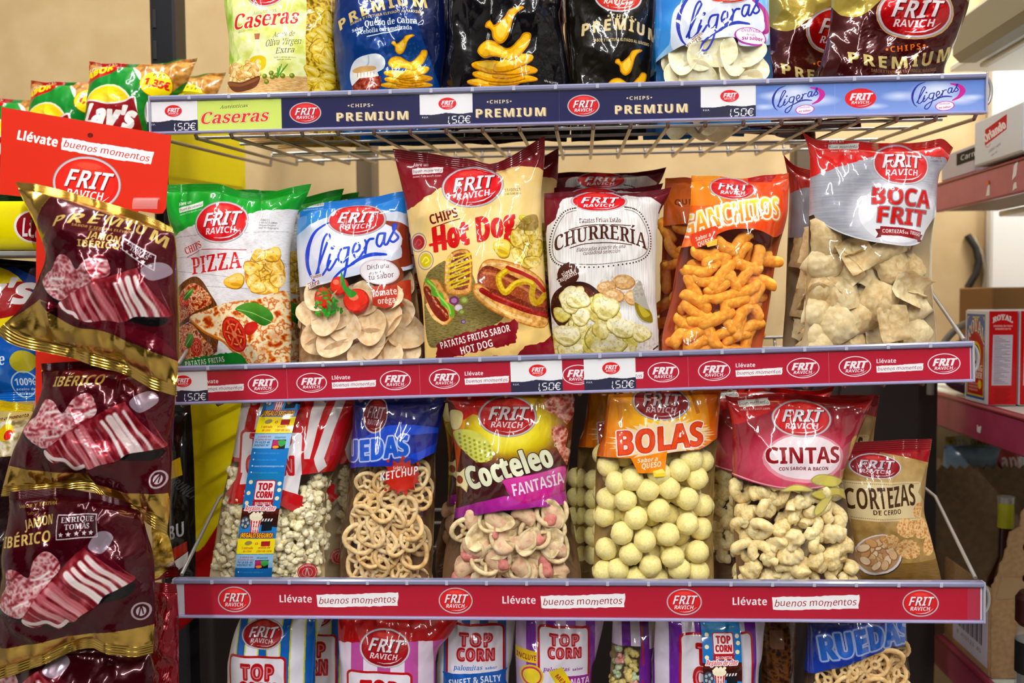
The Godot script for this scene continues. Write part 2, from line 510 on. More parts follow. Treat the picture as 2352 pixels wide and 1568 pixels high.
func strip_papers():
	var navy := C("1e2150")
	var tags := art_mat(tag_art(), 0.6, 0, 0)
	var s0: Dictionary = shelves[0]
	var s1: Dictionary = shelves[1]
	var s2: Dictionary = shelves[2]
	# top strip
	var pt := "white and navy price ticket reading 1,50€ "
	var tg := "price tickets reading 1,50€"
	paper(s0, "price_ticket", pt + "at the left end of the topmost strip", "price ticket", 352, 467, tags, 0, 1, 0.0006, tg)
	paper(s0, "price_ticket", pt + "between two navy cards on the topmost strip", "price ticket", 973, 1093, tags, 0, 1, 0.0006, tg)
	paper(s0, "price_ticket", pt + "left of the topmost sky blue card", "price ticket", 1612, 1737, tags, 0, 1, 0.0006, tg)
	var a := Art.new(0, 0, 194, 84, 4, C("cfe07a"))
	a.text("Auténticas", 52, 24, 118, 21, 9, C("3a3f2e"), "t", {"skew": 0.35})
	a.text("Caseras", 5, 66, 168, 62, 33, C("d53a4a"), "s", {"skew": 0.26, "ow": [2.6, 1.5], "oc": [C("aebb63"), C("e3ecb0")]})
	paper(s0, "shelf_card", "pale green card with red slanted lettering in the topmost strip", "shelf card", 467, 658, art_mat(a, 0.6, 0, 0), 0, 1)
	a = Art.new(0, 0, 316, 84, 4, navy)
	a.mark(54, 42, 35, 28.5, 0, 0)
	a.text("•CHIPS•", 150, 30, 207, 30, 9.5, C("e8d9b4"), "b", {"track": 6})
	a.text("PREMIUM", 124, 67, 284, 67, 23, C("eadcb8"), "b", {"track": 5, "shadow": Vector2(2.2, 1.8), "sc": C("b39c72")})
	var pm := art_mat(a, 0.6, 0, 0)
	paper(s0, "shelf_card", "navy card with red oval and cream lettering beside the pale green card", "shelf card", 658, 978, pm, 0, 1, 0, "navy lettered cards")
	paper(s0, "shelf_card", "navy card whose oval is hidden behind the middle price ticket", "shelf card", 978.5, 1290, pm, 0, 1, 0, "navy lettered cards")
	paper(s0, "shelf_card", "navy card with red oval left of the third price ticket", "shelf card", 1290.5, 1614, pm, 0, 1, 0, "navy lettered cards")
	a = Art.new(0, 0, 524, 86, 3, C("7590cf"))
	a.fill([poly([0, 0, 524, 0, 524, 90, 0, 90])], [C("6d8acb"), C("8fa6dc")])
	for c in [[92, 40, 70, 44], [412, 40, 70, 44], [40, 30, 40, 14], [150, 46, 50, 18], [92, 20, 50, 22], [330, 40, 46, 16], [470, 55, 44, 16], [420, 24, 60, 26], [20, 60, 30, 10], [270, 66, 40, 10], [498, 48, 30, 10]]:
		a.glow(c[0], c[1], c[2], c[3], Color(0.93, 0.95, 1, 0.8))
	for cx in [92, 412]:
		a.brush(spl([cx + 34, -32 + 42, cx + 54, 16, cx + 62, 30, cx + 54, 46, cx + 38, 56], 8), 3, 14, 2, C("c02a96"))
		ligeras_word(a, cx, 42, 1.02, C("28318c"))
		a.fill([ell(cx + 22, 70, 22, 13, -0.1)], C("c02a96"))
		a.fill([ell(cx + 22, 70, 20, 11.5, -0.1)], C("f4eff6"))
		a.text("Disfruta", cx + 10, 67, cx + 33, 65, 4.5, C("b0307c"), "r", {"skew": 0.2})
		a.text("su sabor", cx + 8, 77, cx + 36, 75, 5, C("b0307c"), "b", {"skew": 0.2})
	a.mark(242, 43, 36, 27, 0, 2)
	a.line(poly([183, 0, 183, 90]), 0.6, C("9db0e2"))
	paper(s0, "shelf_card", "sky blue card with clouds and flowing blue words at the strip's right end", "shelf card", 1737, 2258, art_mat(a, 0.6, 0, 0), 0, 1)
	# middle strip
	var red := C("a81639")
	a = Art.new(0, 0, 310, 86, 4, red)
	a.mark(57, 43, 36, 28, 0, 1, C("eceaf0"), red)
	a.text("Llévate", 105, 36, 148, 36, 11, C("eceaf0"))
	buenos(a, 104, 41, 104, 21, C("7e1426"), C("f0f0f4"))
	a.mark(253, 43, 36, 28, 0, 1, C("eceaf0"), red)
	a.line(poly([309.5, 0, 309.5, 90]), 1.0, C("d0647a"))
	var rm := art_mat(a, 0.6, 0, 0)
	var seams := [352, 655, 961, 1268, 1580, 1904, 2229]
	var where := ["under the pizza bag", "under the tomato crisps bag", "under the hot dog bag", "under the white bag of fried crisps", "under the orange puffs bag", "at the right end under the silver bag"]
	for i in 6:
		var u0 := 0.0
		var l: float = seams[i]
		if i == 0:
			l = 396
			u0 = 44.0 / 303
		paper(s1, "shelf_card", "red card with two white ringed ovals " + where[i], "shelf card", l, seams[i + 1] - 0.4, rm, u0, 1, 0, "red cards of the middle strip")
	paper(s1, "price_ticket", pt + "half hidden behind the hanging maroon bag", "price ticket", 398, 471, tags, 45.0 / 118, 1, 0.0006, tg)
	paper(s1, "price_ticket", pt + "under the hot dog bag's right side", "price ticket", 1170, 1289, tags, 0, 1, 0.0006, tg)
	paper(s1, "price_ticket", pt + "under the white bag with potatoes", "price ticket", 1339, 1458, tags, 0, 1, 0.0006, tg)
	# lower strip: one long card
	a = Art.new(0, 0, 531, 82, 3.4, red)
	a.mark(118, 41, 39, 33, 0, 0)
	banner(a, 228, 48, 1.0)
	var lm := art_mat(a, 0.6, 0, 0)
	lm.texture_repeat = true
	var inv := (s2.fr as Transform3D).affine_inverse()
	var xa := (inv * U(520, 784, 0)).x
	var per := ((inv * U(2117, 784, 0)).x - xa) / 3.0
	paper(s2, "shelf_card", "long red card repeating white slogan and ovals along the lower strip", "shelf card", 404, 2226, lm, 118.0 / 531 - (xa - (inv * U(404, 784, 0)).x) / per, 118.0 / 531 + ((inv * U(2226, 784, 0)).x - xa) / per)
	paper(s2, "shelf_card", "plain red end card at the right end of the lower strip", "shelf card", 2226, 2256, mat("plain red card", red, 0.6), 0, 1)

# ================================================================ filled bags
func _resample(a: Array, n: int) -> PackedVector2Array:
	var p := spl(a, 6) if a.size() > 4 else poly(a)
	var len := [0.0]
	for i in range(1, p.size()): len.append(len[i - 1] + p[i].distance_to(p[i - 1]))
	var out := PackedVector2Array()
	var j := 0
	for i in n + 1:
		var t: float = len[-1] * i / n
		while j < p.size() - 2 and len[j + 1] < t: j += 1
		out.append(p[j].lerp(p[j + 1], clampf((t - len[j]) / maxf(1e-6, len[j + 1] - len[j]), 0, 1)))
	return out

func _edge_at(e: PackedVector2Array, t: float) -> Vector2:
	var x := clampf(t, 0, 1) * (e.size() - 1)
	var i := mini(int(x), e.size() - 2)
	return e[i].lerp(e[i + 1], x - i)

func _pill(t: float, a: float, b: float) -> float:
	return pow(maxf(0.0, 1.0 - pow(absf(2.0 * t - 1.0), a)), b)

func bag_frame(o: Dictionary):
	o.et = _resample(o.T, 64)
	o.eb = _resample(o.B, 64)
	o.el = _resample(o.L, 64)
	o.er = _resample(o.R, 64)
	o.s = o.d / F
	o.c = Vector2((o.eb[0].x + o.eb[64].x) / 2.0, (o.eb[0].y + o.eb[64].y) / 2.0)
	var hgt: float = (o.el[64].y - o.el[0].y + o.er[64].y - o.er[0].y) / 2.0
	o.st = o.get("seal_t", 22.0) / hgt
	o.sb = o.get("seal_b", 22.0) / hgt
	var n := []
	for i in 3:
		var f := FastNoiseLite.new()
		f.seed = int(o.get("seed", 1)) * 7 + i
		n.append(f)
	n[0].noise_type = FastNoiseLite.TYPE_CELLULAR      # flat facets that meet in creases
	n[0].cellular_return_type = FastNoiseLite.RETURN_DISTANCE
	n[0].frequency = 1.0 / o.get("facet", 0.046)
	n[0].fractal_type = FastNoiseLite.FRACTAL_NONE
	n[0].domain_warp_enabled = true
	n[0].domain_warp_amplitude = 0.02
	n[0].domain_warp_frequency = 14.0
	n[1].noise_type = FastNoiseLite.TYPE_SIMPLEX       # long curling ridges
	n[1].fractal_type = FastNoiseLite.FRACTAL_RIDGED
	n[1].fractal_octaves = 2
	n[1].frequency = 1.0 / o.get("ridge", 0.14)
	n[2].noise_type = FastNoiseLite.TYPE_SIMPLEX
	n[2].fractal_type = FastNoiseLite.FRACTAL_FBM
	n[2].fractal_octaves = 2
	n[2].frequency = 1.0 / 0.09
	o.n = n
	return o

func bag_px(o: Dictionary, u: float, v: float) -> Vector2:
	var t := _edge_at(o.et, u)
	var b := _edge_at(o.eb, u)
	var l := _edge_at(o.el, v)
	var r := _edge_at(o.er, v)
	var et: PackedVector2Array = o.et
	var eb: PackedVector2Array = o.eb
	return t * (1 - v) + b * v + l * (1 - u) + r * u - (et[0] * (1 - u) * (1 - v) + et[64] * u * (1 - v) + eb[0] * (1 - u) * v + eb[64] * u * v)

func bag_plain(o: Dictionary, u: float, v: float) -> float:      # how far the front stands out, creases left out
	var w := clampf((v - o.st) / (1.0 - o.st - o.sb), 0, 1)
	return o.thick * _pill(u, 2.6, 0.62) * _pill(pow(w, o.get("sag", 0.85)), 2.8, 0.6)

func bag_point(o: Dictionary, u: float, v: float) -> Vector3:
	var p := bag_px(o, u, v)
	var s: float = o.s
	var c: Vector2 = o.c
	var x := (p.x - c.x) * s
	var y := -(p.y - c.y) * s
	var w := clampf((v - o.st) / (1.0 - o.st - o.sb), 0, 1)
	var pu := _pill(u, 2.6, 0.62)
	var pw := _pill(pow(w, o.get("sag", 0.85)), 2.8, 0.6)
	var z: float = o.thick * pu * pw
	var amp: float = o.get("amp", 1.0)
	var n: Array = o.n
	var q := Vector2(x, y * o.get("stretch", 0.75))
	var free := sqrt(pu) * minf(1.0, pw * 1.4)
	z += free * amp * 0.0062 * (n[0].get_noise_2d(q.x, q.y))
	var rd: float = n[1].get_noise_2d(q.x + 3.0, q.y * 0.8)
	z += free * amp * 0.0036 * maxf(0.0, rd) * rd
	z += free * amp * 0.0050 * n[2].get_noise_2d(q.x + 7.0, q.y)
	# gathers that run out from the welded ends
	var ga: float = n[1].get_noise_2d(x * 2.2 + 11.0, y * 0.25)
	var gb: float = n[1].get_noise_2d(x * 2.2 + 17.0, y * 0.25)
	z += amp * 0.0065 * pu * ((exp(-w / 0.09) * ga * minf(1, w * 40)) + (exp(-(1.0 - w) / 0.07) * gb * minf(1, (1 - w) * 40)))
	# the ends themselves bend a little
	o.bend = 0.010 * amp * (1.0 - pw) * n[2].get_noise_2d(x * 0.9 + 23.0, (0.0 if v < 0.5 else 9.0))
	return Vector3(x, y, maxf(z, 0.0) + o.bend)

func bag_sheet(o: Dictionary, us: PackedFloat32Array, vs: PackedFloat32Array, lift := 0.0, back := false, crimp := 0) -> ArrayMesh:
	var nu := us.size()
	var nv := vs.size()
	var P := PackedVector3Array()
	var N := PackedVector3Array()
	var UV := PackedVector2Array()
	P.resize(nu * nv)
	N.resize(nu * nv)
	UV.resize(nu * nv)
	var has_uv: bool = o.has("art")
	var r: Rect2 = o.art.rect() if has_uv else Rect2(0, 0, 1, 1)
	var s: float = o.s
	var c: Vector2 = o.c
	for j in nv:
		for i in nu:
			var p := bag_point(o, us[i], vs[j])
			if back: p.z = o.bend - (p.z - o.bend) * 0.75 - 0.0005 * (1.0 if us[i] > 0 and us[i] < 1 else 0.0)
			else: p.z += lift
			if crimp > 0: p.z += 0.00035 * sin(TAU * crimp * (vs[j] - vs[0]) / (vs[nv - 1] - vs[0]))
			P[j * nu + i] = p
			UV[j * nu + i] = Vector2((p.x / s + c.x - r.position.x) / r.size.x, (-p.y / s + c.y - r.position.y) / r.size.y)
	for j in nv:
		for i in nu:
			var a := P[j * nu + mini(i + 1, nu - 1)] - P[j * nu + maxi(i - 1, 0)]
			var b := P[mini(j + 1, nv - 1) * nu + i] - P[maxi(j - 1, 0) * nu + i]
			var m := b.cross(a)
			m = m.normalized() if m.length_squared() > 1e-20 else Vector3(0, 0, 1)
			N[j * nu + i] = -m if back else m
	for i in N.size():
		if (N[i].z < 0) != back and absf(N[i].z) > 0.2: N[i] = -N[i]
	var ix := PackedInt32Array()
	ix.resize((nu - 1) * (nv - 1) * 6)
	var q := 0
	for j in nv - 1:
		for i in nu - 1:
			var a := j * nu + i
			var t := [a, a + 1, a + nu, a + 1, a + nu + 1, a + nu] if not back else [a, a + nu, a + 1, a + 1, a + nu, a + nu + 1]
			for e in t:
				ix[q] = e
				q += 1
	return arrays_mesh(P, N, UV if has_uv and not back else PackedVector2Array(), ix)

func spread(a: float, b: float, n: int) -> PackedFloat32Array:
	var p := PackedFloat32Array()
	for i in n + 1: p.append(lerpf(a, b, float(i) / n))
	return p

func rim_spread(n: int) -> PackedFloat32Array:      # closer together towards the two edges, where the bag turns away
	var p := PackedFloat32Array()
	for i in n + 1:
		var t := float(i) / n
		p.append(lerpf(t, 0.5 - 0.5 * cos(PI * t), 0.7))
	return p

# o: T, B, L, R outlines in picture units, d depth, thick, art, film (window from row film_v down), back colour, ...
func bag(o: Dictionary) -> Node3D:
	bag_frame(o)
	var t := thing(o.name, o.label, o.get("cat", "snack bag"), Transform3D(VB * Basis.from_euler(Vector3(0, deg_to_rad(o.get("yaw", 0.0)), 0)), W(o.c.x, o.c.y, o.d)), o.get("group", ""))
	var fine: float = o.get("fine", 1.0)
	var us := rim_spread(int(96 * fine))
	var st: float = o.st
	var sb: float = o.sb
	var film: bool = o.get("film", false)
	var m: Material = o.mat if o.has("mat") else art_mat(o.art, o.get("rough", 0.38), o.get("metal", 0.0), o.get("coat", 0.8), film)
	o.mat = m
	obj("printed_front" if film else "front_panel", bag_sheet(o, us, spread(st, 1.0 - sb, int(120 * fine))), m, t)
	if o.get("top", true): obj("top_seal", bag_sheet(o, us, spread(0, st, 20), 0, false, 5), o.get("seal_mat", m), t)
	if o.get("bottom", true): obj("bottom_seal", bag_sheet(o, us, spread(1.0 - sb, 1, 14), 0, false, 4), o.get("seal_mat", m), t)
	obj("back_panel", bag_sheet(o, rim_spread(24), spread(0, 1, 30), 0, true), o.get("back_mat", m), t)
	if film:
		obj("clear_film", bag_sheet(o, us, spread(maxf(st, o.get("film_v", 0.0)), 1.0 - sb, int(110 * fine)), 0.0006), pane("clear film", 0.004, 0.03), t)
	o.node = t
	return t

# u, v of a picture place on a bag
func bag_uv(o: Dictionary, px: float, py: float) -> Vector2:
	var u := 0.5
	var v := 0.5
	for k in 12:
		var p := bag_px(o, u, v)
		var du := bag_px(o, u + 0.01, v) - bag_px(o, u - 0.01, v)
		var dv := bag_px(o, u, v + 0.01) - bag_px(o, u, v - 0.01)
		u = clampf(u + (px - p.x) / maxf(1.0, du.x / 0.02), 0.0, 1.0)
		v = clampf(v + (py - p.y) / maxf(1.0, dv.y / 0.02), 0.0, 1.0)
	return Vector2(u, v)

# where a piece of radius r sits so that it touches the film from inside
func inside(o: Dictionary, px: float, py: float, r: float, deeper := 0.0) -> Vector3:
	var uv := bag_uv(o, px, py)
	var s: float = o.s
	var z: float = 1e9
	for q in [[0, 0], [r, 0], [-r, 0], [0, r], [0, -r]]:
		var w := bag_uv(o, px + q[0] / s, py + q[1] / s)
		z = minf(z, bag_plain(o, w.x, w.y) + (0.0 if q[0] == 0 and q[1] == 0 else r * 0.75))
	return Vector3((px - o.c.x) * s, -(py - o.c.y) * s, z - r - 0.0035 * o.get("amp", 1.0) - deeper)

# ================================================================ prints and bags of the topmost shelf
func crisp_curl(a: Art, x: float, y: float, s: float, rot := 0.0):     # the printed flying crisp
	var keep := a.tf
	a.tf = a.tf * Transform2D(rot, Vector2(s, s), 0, Vector2(x, y))
	a.S([-60, 6, -56, -10, -40, -14, -26, 0, -4, -16, 14, -34, 30, -58, 70, -72, 86, -66, 60, -46, 44, -20, 34, 20, 20, 52, -6, 66, -30, 50, -36, 24, -46, 14], C("c88a18"))
	a.S([-54, 2, -48, -8, -38, -8, -26, 8, -2, -10, 18, -30, 34, -54, 72, -68, 52, -44, 38, -18, 28, 18, 14, 46, -6, 58, -26, 44, -30, 20, -44, 8], C("f0bd2c"))
	a.S([-10, 0, 14, -20, 24, -10, 18, 22, 2, 44, -16, 34, -18, 12], C("fad864"))
	a.LN([30, -50, 20, -28, 24, -8], 5, C("d29a20"))
	a.tf = keep

func crisp_stack(a: Art, x: float, y: float, s: float):       # the printed pile of crisps, x y its foot
	var keep := a.tf
	a.tf = a.tf * Transform2D(0, Vector2(s, s), 0, Vector2(x, y))
	for e in [[-60, -6, 150, 24, 0.02], [50, -18, 140, 22, -0.06], [-30, -40, 150, 30, 0.08], [60, -62, 130, 30, -0.12], [-20, -84, 165, 34, 0.1], [50, -112, 120, 38, -0.3]]:
		a.O(e[0], e[1] + 5, e[2], e[3], C("a8700f"), e[4])
		a.O(e[0], e[1], e[2], e[3] * 0.92, C("e6ac22"), e[4])
		a.O(e[0] - 12, e[1] - 6, e[2] * 0.75, e[3] * 0.5, C("f6cf52"), e[4])
	a.S([-150, -170, -120, -215, -60, -225, 20, -190, 80, -240, 110, -280, 150, -275, 140, -220, 90, -150, 40, -120, -40, -140, -110, -130], C("c88e18"))
	a.S([-142, -172, -116, -208, -60, -216, 20, -182, 84, -232, 114, -270, 142, -268, 130, -220, 84, -158, 36, -130, -40, -150, -106, -140], C("efbc2e"))
	a.S([-110, -180, -70, -200, -10, -180, 20, -160, -40, -160], C("fadc6c"))
	a.tf = keep

func art_homemade() -> Art:
	var a := Art.new(505, -140, 780, 345, 2, C("dfe58a"))
	a.G(3, 0.012, ["cfd66a", "e6ec9c", "f2f3c4", "dfe78e"], poly([505, -140, 780, -140, 780, 345, 505, 345]))
	a.crop(2.94, 0, 0)
	a.G(4, 0.03, ["8fb83c", "b9d36a", "dfe9a0", "c6d880"], [1500, 0, 1600, 0, 1600, 300, 1650, 420, 1560, 480, 1500, 480], {"sy": 0.3})
	a.G(5, 0.04, ["8a6c10", "c4a42c", "e2cc62", "b08c1c", "6e560c"], [2092, -400, 2330, -400, 2330, 1100, 2096, 1100, 2094, 620])
	for i in 22: a.chip(2175 + a.rng.randf_range(-60, 60), 120 + i * 28, 60, 34, a.rng.randf() * 3, C("d8bc3c"), C("8f7414"))
	a.glow(1860, 420, 220, 180, Color(1, 1, 0.88, 0.5))
	a.mark(1825, -30, 140, 115, 0)
	a.text("Auténticas", 1736, 146, 1906, 128, 26, C("8a8f5e"), "t", {"skew": 0.3})
	a.text("Caseras", 1604, 236, 2060, 204, 98, C("d2282c"), "s", {"skew": 0.3, "ow": [6.0], "oc": [C("f2f2cc")]})
	a.text("desde 1963", 1640, 258, 1740, 246, 16, C("9a9f6a"), "t", {"skew": 0.3})
	a.text("Aceite de", 1878, 300, 2030, 290, 34, C("5b5a32"), "t", {"skew": 0.35})
	a.text("Oliva Virgen", 1826, 356, 2074, 342, 40, C("5b5a32"), "t", {"skew": 0.35})
	a.text("Extra", 1896, 408, 2030, 398, 36, C("5b5a32"), "t", {"skew": 0.35})
	for i in 2: a.text(["35% menos grasas", "saturadas"][i], 1886 + i * 20, 436 + i * 14, 2030 - i * 30, 434 + i * 14, 9, C("7a7a4a"), "r")
	# table
	a.G(6, 0.05, ["c79a5e", "dab47c", "e8cc9c"], [1540, 590, 1700, 560, 2096, 545, 2096, 1100, 1540, 1100], {"sy": 6.0})
	# oil bottle
	a.P([1752, 300, 1788, 300, 1790, 360, 1832, 410, 1830, 490, 1780, 520, 1720, 500, 1716, 420, 1754, 360], Color(0.95, 0.96, 0.85, 0.75))
	a.S([1720, 430, 1780, 410, 1828, 430, 1824, 490, 1780, 512, 1724, 494], C("d8bf12"))
	a.O(1768, 452, 26, 20, C("efe25a"))
	a.P([1750, 268, 1790, 268, 1784, 306, 1756, 306], C("b8785a"))
	# bowl
	for i in 44: a.chip(1660 + a.rng.randf_range(-105, 110), 520 + a.rng.randf_range(-60, 34), 30, 20, a.rng.randf() * 3, [C("e9c478"), C("efd394"), C("d9a95a")][i % 3], C("b47e3c"))
	a.S([1550, 560, 1660, 580, 1780, 545, 1770, 600, 1720, 632, 1620, 640, 1570, 610], C("6e4228"))
	a.S([1556, 566, 1660, 590, 1770, 556, 1768, 575, 1660, 606, 1562, 590], C("8d5c3a"))
	for q in [[1820, 550], [1865, 530], [1872, 556], [1832, 585], [1940, 548], [2000, 545], [1900, 545]]:
		a.O(q[0], q[1], 17, 16, C("6f7a22"))
		a.O(q[0] - 4, q[1] - 5, 9, 8, C("aab05c"))
	for i in 6: a.LN([1905, 560, 1910 + i * 13, 500 - (i % 3) * 12], 6, C("5f9a3a"))
	return a

func premium_words(a: Art, x0: float, y0: float, x1: float, y1: float, h: float, col: Color, arc: float, sh: Color):
	a.text("PREMIUM", x0, y0, x1, y1, h, col, "b", {"track": 9, "arc": arc, "shadow": Vector2(h * 0.06, h * 0.06), "sc": sh, "ow": [h * 0.02], "oc": [col]})

func art_goat() -> Art:
	var a := Art.new(758, -140, 1030, 345, 2, C("0d2a66"))
	a.crop(2.94, 740, 0)
	a.P([0, -420, 900, -420, 900, 1020, 0, 1020], [C("081a4c"), C("0f62a4")])
	a.P([560, -420, 900, -420, 900, 700, 800, 600, 690, 300, 620, 60], Color(0.02, 0.05, 0.16, 0.55))
	a.text("•CHIPS•", 318, 74, 540, 26, 32, C("d2b884"), "b", {"track": 8})
	premium_words(a, 136, 232, 720, 92, 66, C("d4bd86"), 42, C("5e5130"))
	a.text("SABOR Y TEXTURA ELEVADO AL MÁXIMO", 212, 214, 700, 136, 17, C("c8b27e"), "b", {"arc": 26})
	a.text("Sabor", 226, 262, 304, 244, 22, C("eef2f6"), "s")
	a.text("Queso de Cabra", 312, 232, 656, 208, 40, C("eef2f6"), "s", {"arc": 8})
	a.text("y Cebolla caramelizada", 254, 284, 622, 246, 28, C("eef2f6"), "s", {"arc": 8})
	a.LN([324, 292, 440, 268, 556, 246], 6, C("e6eef6"))
	crisp_curl(a, 546, 340, 1.0, 0.1)
	crisp_stack(a, 590, 612, 0.86)
	food_tex(a, ell(590, 470, 170, 150), 0.1, 0.6)
	a.S([200, 520, 230, 450, 300, 412, 390, 404, 440, 440, 430, 500, 340, 540, 260, 610, 215, 600], C("e8edf2"))
	a.LN([330, 415, 330, 460, 300, 500], 10, C("c2cad2"))
	a.S([230, 520, 280, 485, 380, 482, 390, 520, 390, 570, 240, 570], C("f2f2ee"))
	for i in 6: a.LN([255 + i * 22, 515, 255 + i * 22, 548], 4, C("c9a06a"))
	a.S([220, 500, 290, 478, 372, 482, 370, 505, 250, 520], C("dcb278"))
	a.G(8, 0.08, ["5e1e18", "8c3a2a", "b26a4a"], [215, 600, 270, 555, 410, 545, 418, 590, 400, 640, 215, 660])
	return a

func art_black(words: bool) -> Art:
	var a := Art.new(1005, -140, 1318, 345, 2, C("131216")) if not words else Art.new(1280, -140, 1515, 345, 2, C("17140f"))
	a.crop(2.94, 740, 0)
	if not words:
		a.text("SABOR Y TEXTURA ELEVADO AL MÁXIMO", 968, 27, 1452, 42, 24, C("cdb98c"), "b")
		premium_words(a, 960, -40, 1480, -30, 66, C("d4bd86"), 30, C("5e5130"))
		crisp_curl(a, 1210, 225, 1.75, 0.0)
		crisp_stack(a, 1230, 592, 1.18)
		food_tex(a, [1030, 480, 1100, 340, 1380, 280, 1400, 460, 1430, 600, 1030, 600], 0.08, 0.35)
		a.text("SIN GLUTEN", 1496, 572, 1590, 580, 14, C("c9c9cc"), "b")
	else:
		a.P([1500, -420, 2400, -420, 2400, 5, 1830, -5, 1500, -60], C("a3814e"))
		a.mark(1985, 12, 158, 112, 0.06, 0, C("f0e4dc"), C("c8301c"), C("93200f"))
		a.text("•CHIPS•", 1912, 166, 2104, 190, 30, C("d8c294"), "b", {"track": 8})
		premium_words(a, 1746, 268, 2262, 300, 74, C("d9c69a"), 36, C("6a5a38"))
		a.text("SABOR Y TEXTURA ELEVADO AL MÁXIMO", 1820, 316, 2200, 330, 20, C("cdb98c"), "b")
		crisp_curl(a, 2040, 455, 1.28, 0.0)
		crisp_stack(a, 2050, 760, 0.9)
	return a

func art_light_top() -> Art:
	var a := Art.new(1494, -140, 1785, 345, 2, C("dbe6f2"))
	a.crop(2.697, 1480, 0)
	a.P([20, -400, 860, -400, 860, 1000, 20, 1000], [C("4f9ad8"), C("dfe8f3")])
	a.P([20, -400, 400, -400, 250, 30, 170, 140, 140, 300, 20, 420], [C("1f7ac8"), C("3f96d6")])
	a.S([160, 120, 240, 50, 420, 20, 640, 30, 740, 120, 740, 280, 560, 330, 300, 310, 160, 330], C("dfe7f3"))
	a.glow(430, 150, 330, 160, Color(0.95, 0.96, 1, 0.8))
	a.brush(spl([640, 40, 720, 90, 750, 150, 740, 210, 700, 240], 8), 10, 62, 8, C("a8308c"))
	a.mark(482, 4, 146, 66, 0.02, 0, C("f0e6e2"), C("d5482c"), C("a8301c"))
	a.O(632, 266, 108, 56, C("b040a0"), 0.08)
	a.O(632, 262, 98, 48, C("f0ecf6"), 0.08)
	a.text("Disfruta", 570, 240, 690, 236, 22, C("a83088"), "r", {"skew": 0.1})
	a.text("de todo", 600, 262, 660, 260, 13, C("a83088"), "r")
	a.text("su sabor", 572, 288, 712, 284, 22, C("a83088"), "b", {"skew": 0.15})
	a.hole(spl([20, 420, 160, 340, 300, 296, 520, 274, 560, 320, 640, 326, 740, 300, 880, 290, 880, 1000, 20, 1000], 6))
	var keep := a.tf
	a.tf = a.tf * Transform2D(-0.03, Vector2(438, 178))
	ligeras_word(a, 0, 0, 4.9, C("2a3ea8"))
	a.tf = keep
	a.text("Fuente", 262, 300, 336, 252, 18, C("8a6a4c"), "s", {"ow": [3.0], "oc": [C("ece8e4")]})
	a.text("Fibra", 256, 340, 330, 280, 30, C("8a6a4c"), "s", {"ow": [3.0], "oc": [C("ece8e4")]})
	return a

func art_maroon() -> Art:
	var a := Art.new(1868, -140, 2240, 345, 2, C("4a1718"))
	a.crop(2.697, 1480, 0)
	a.P([1000, -400, 2100, -400, 2100, 1000, 1000, 1000], [C("4c1a1c"), C("3a1012")])
	a.S([1000, -420, 2200, -420, 2060, -10, 1860, 20, 1600, -30, 1440, 30, 1330, 120, 1240, 130, 1150, 30], C("a8954e"))
	a.O(1625, 128, 242, 156, C("c9a070"))
	a.mark(1622, 126, 222, 142, 0, 0, C("eee6ea"), C("b3141d"), C("7c0a14"))
	a.text("•CHIPS•", 1450, 362, 1692, 336, 34, C("d9762c"), "b", {"track": 8})
	premium_words(a, 1226, 420, 1872, 376, 66, C("cdbd84"), -52, C("6a5a30"))
	a.text("SABOR Y TEXTURA ELEVADO AL MÁXIMO", 1360, 478, 1786, 450, 18, C("8d6a4c"), "b", {"arc": -16})
	return a

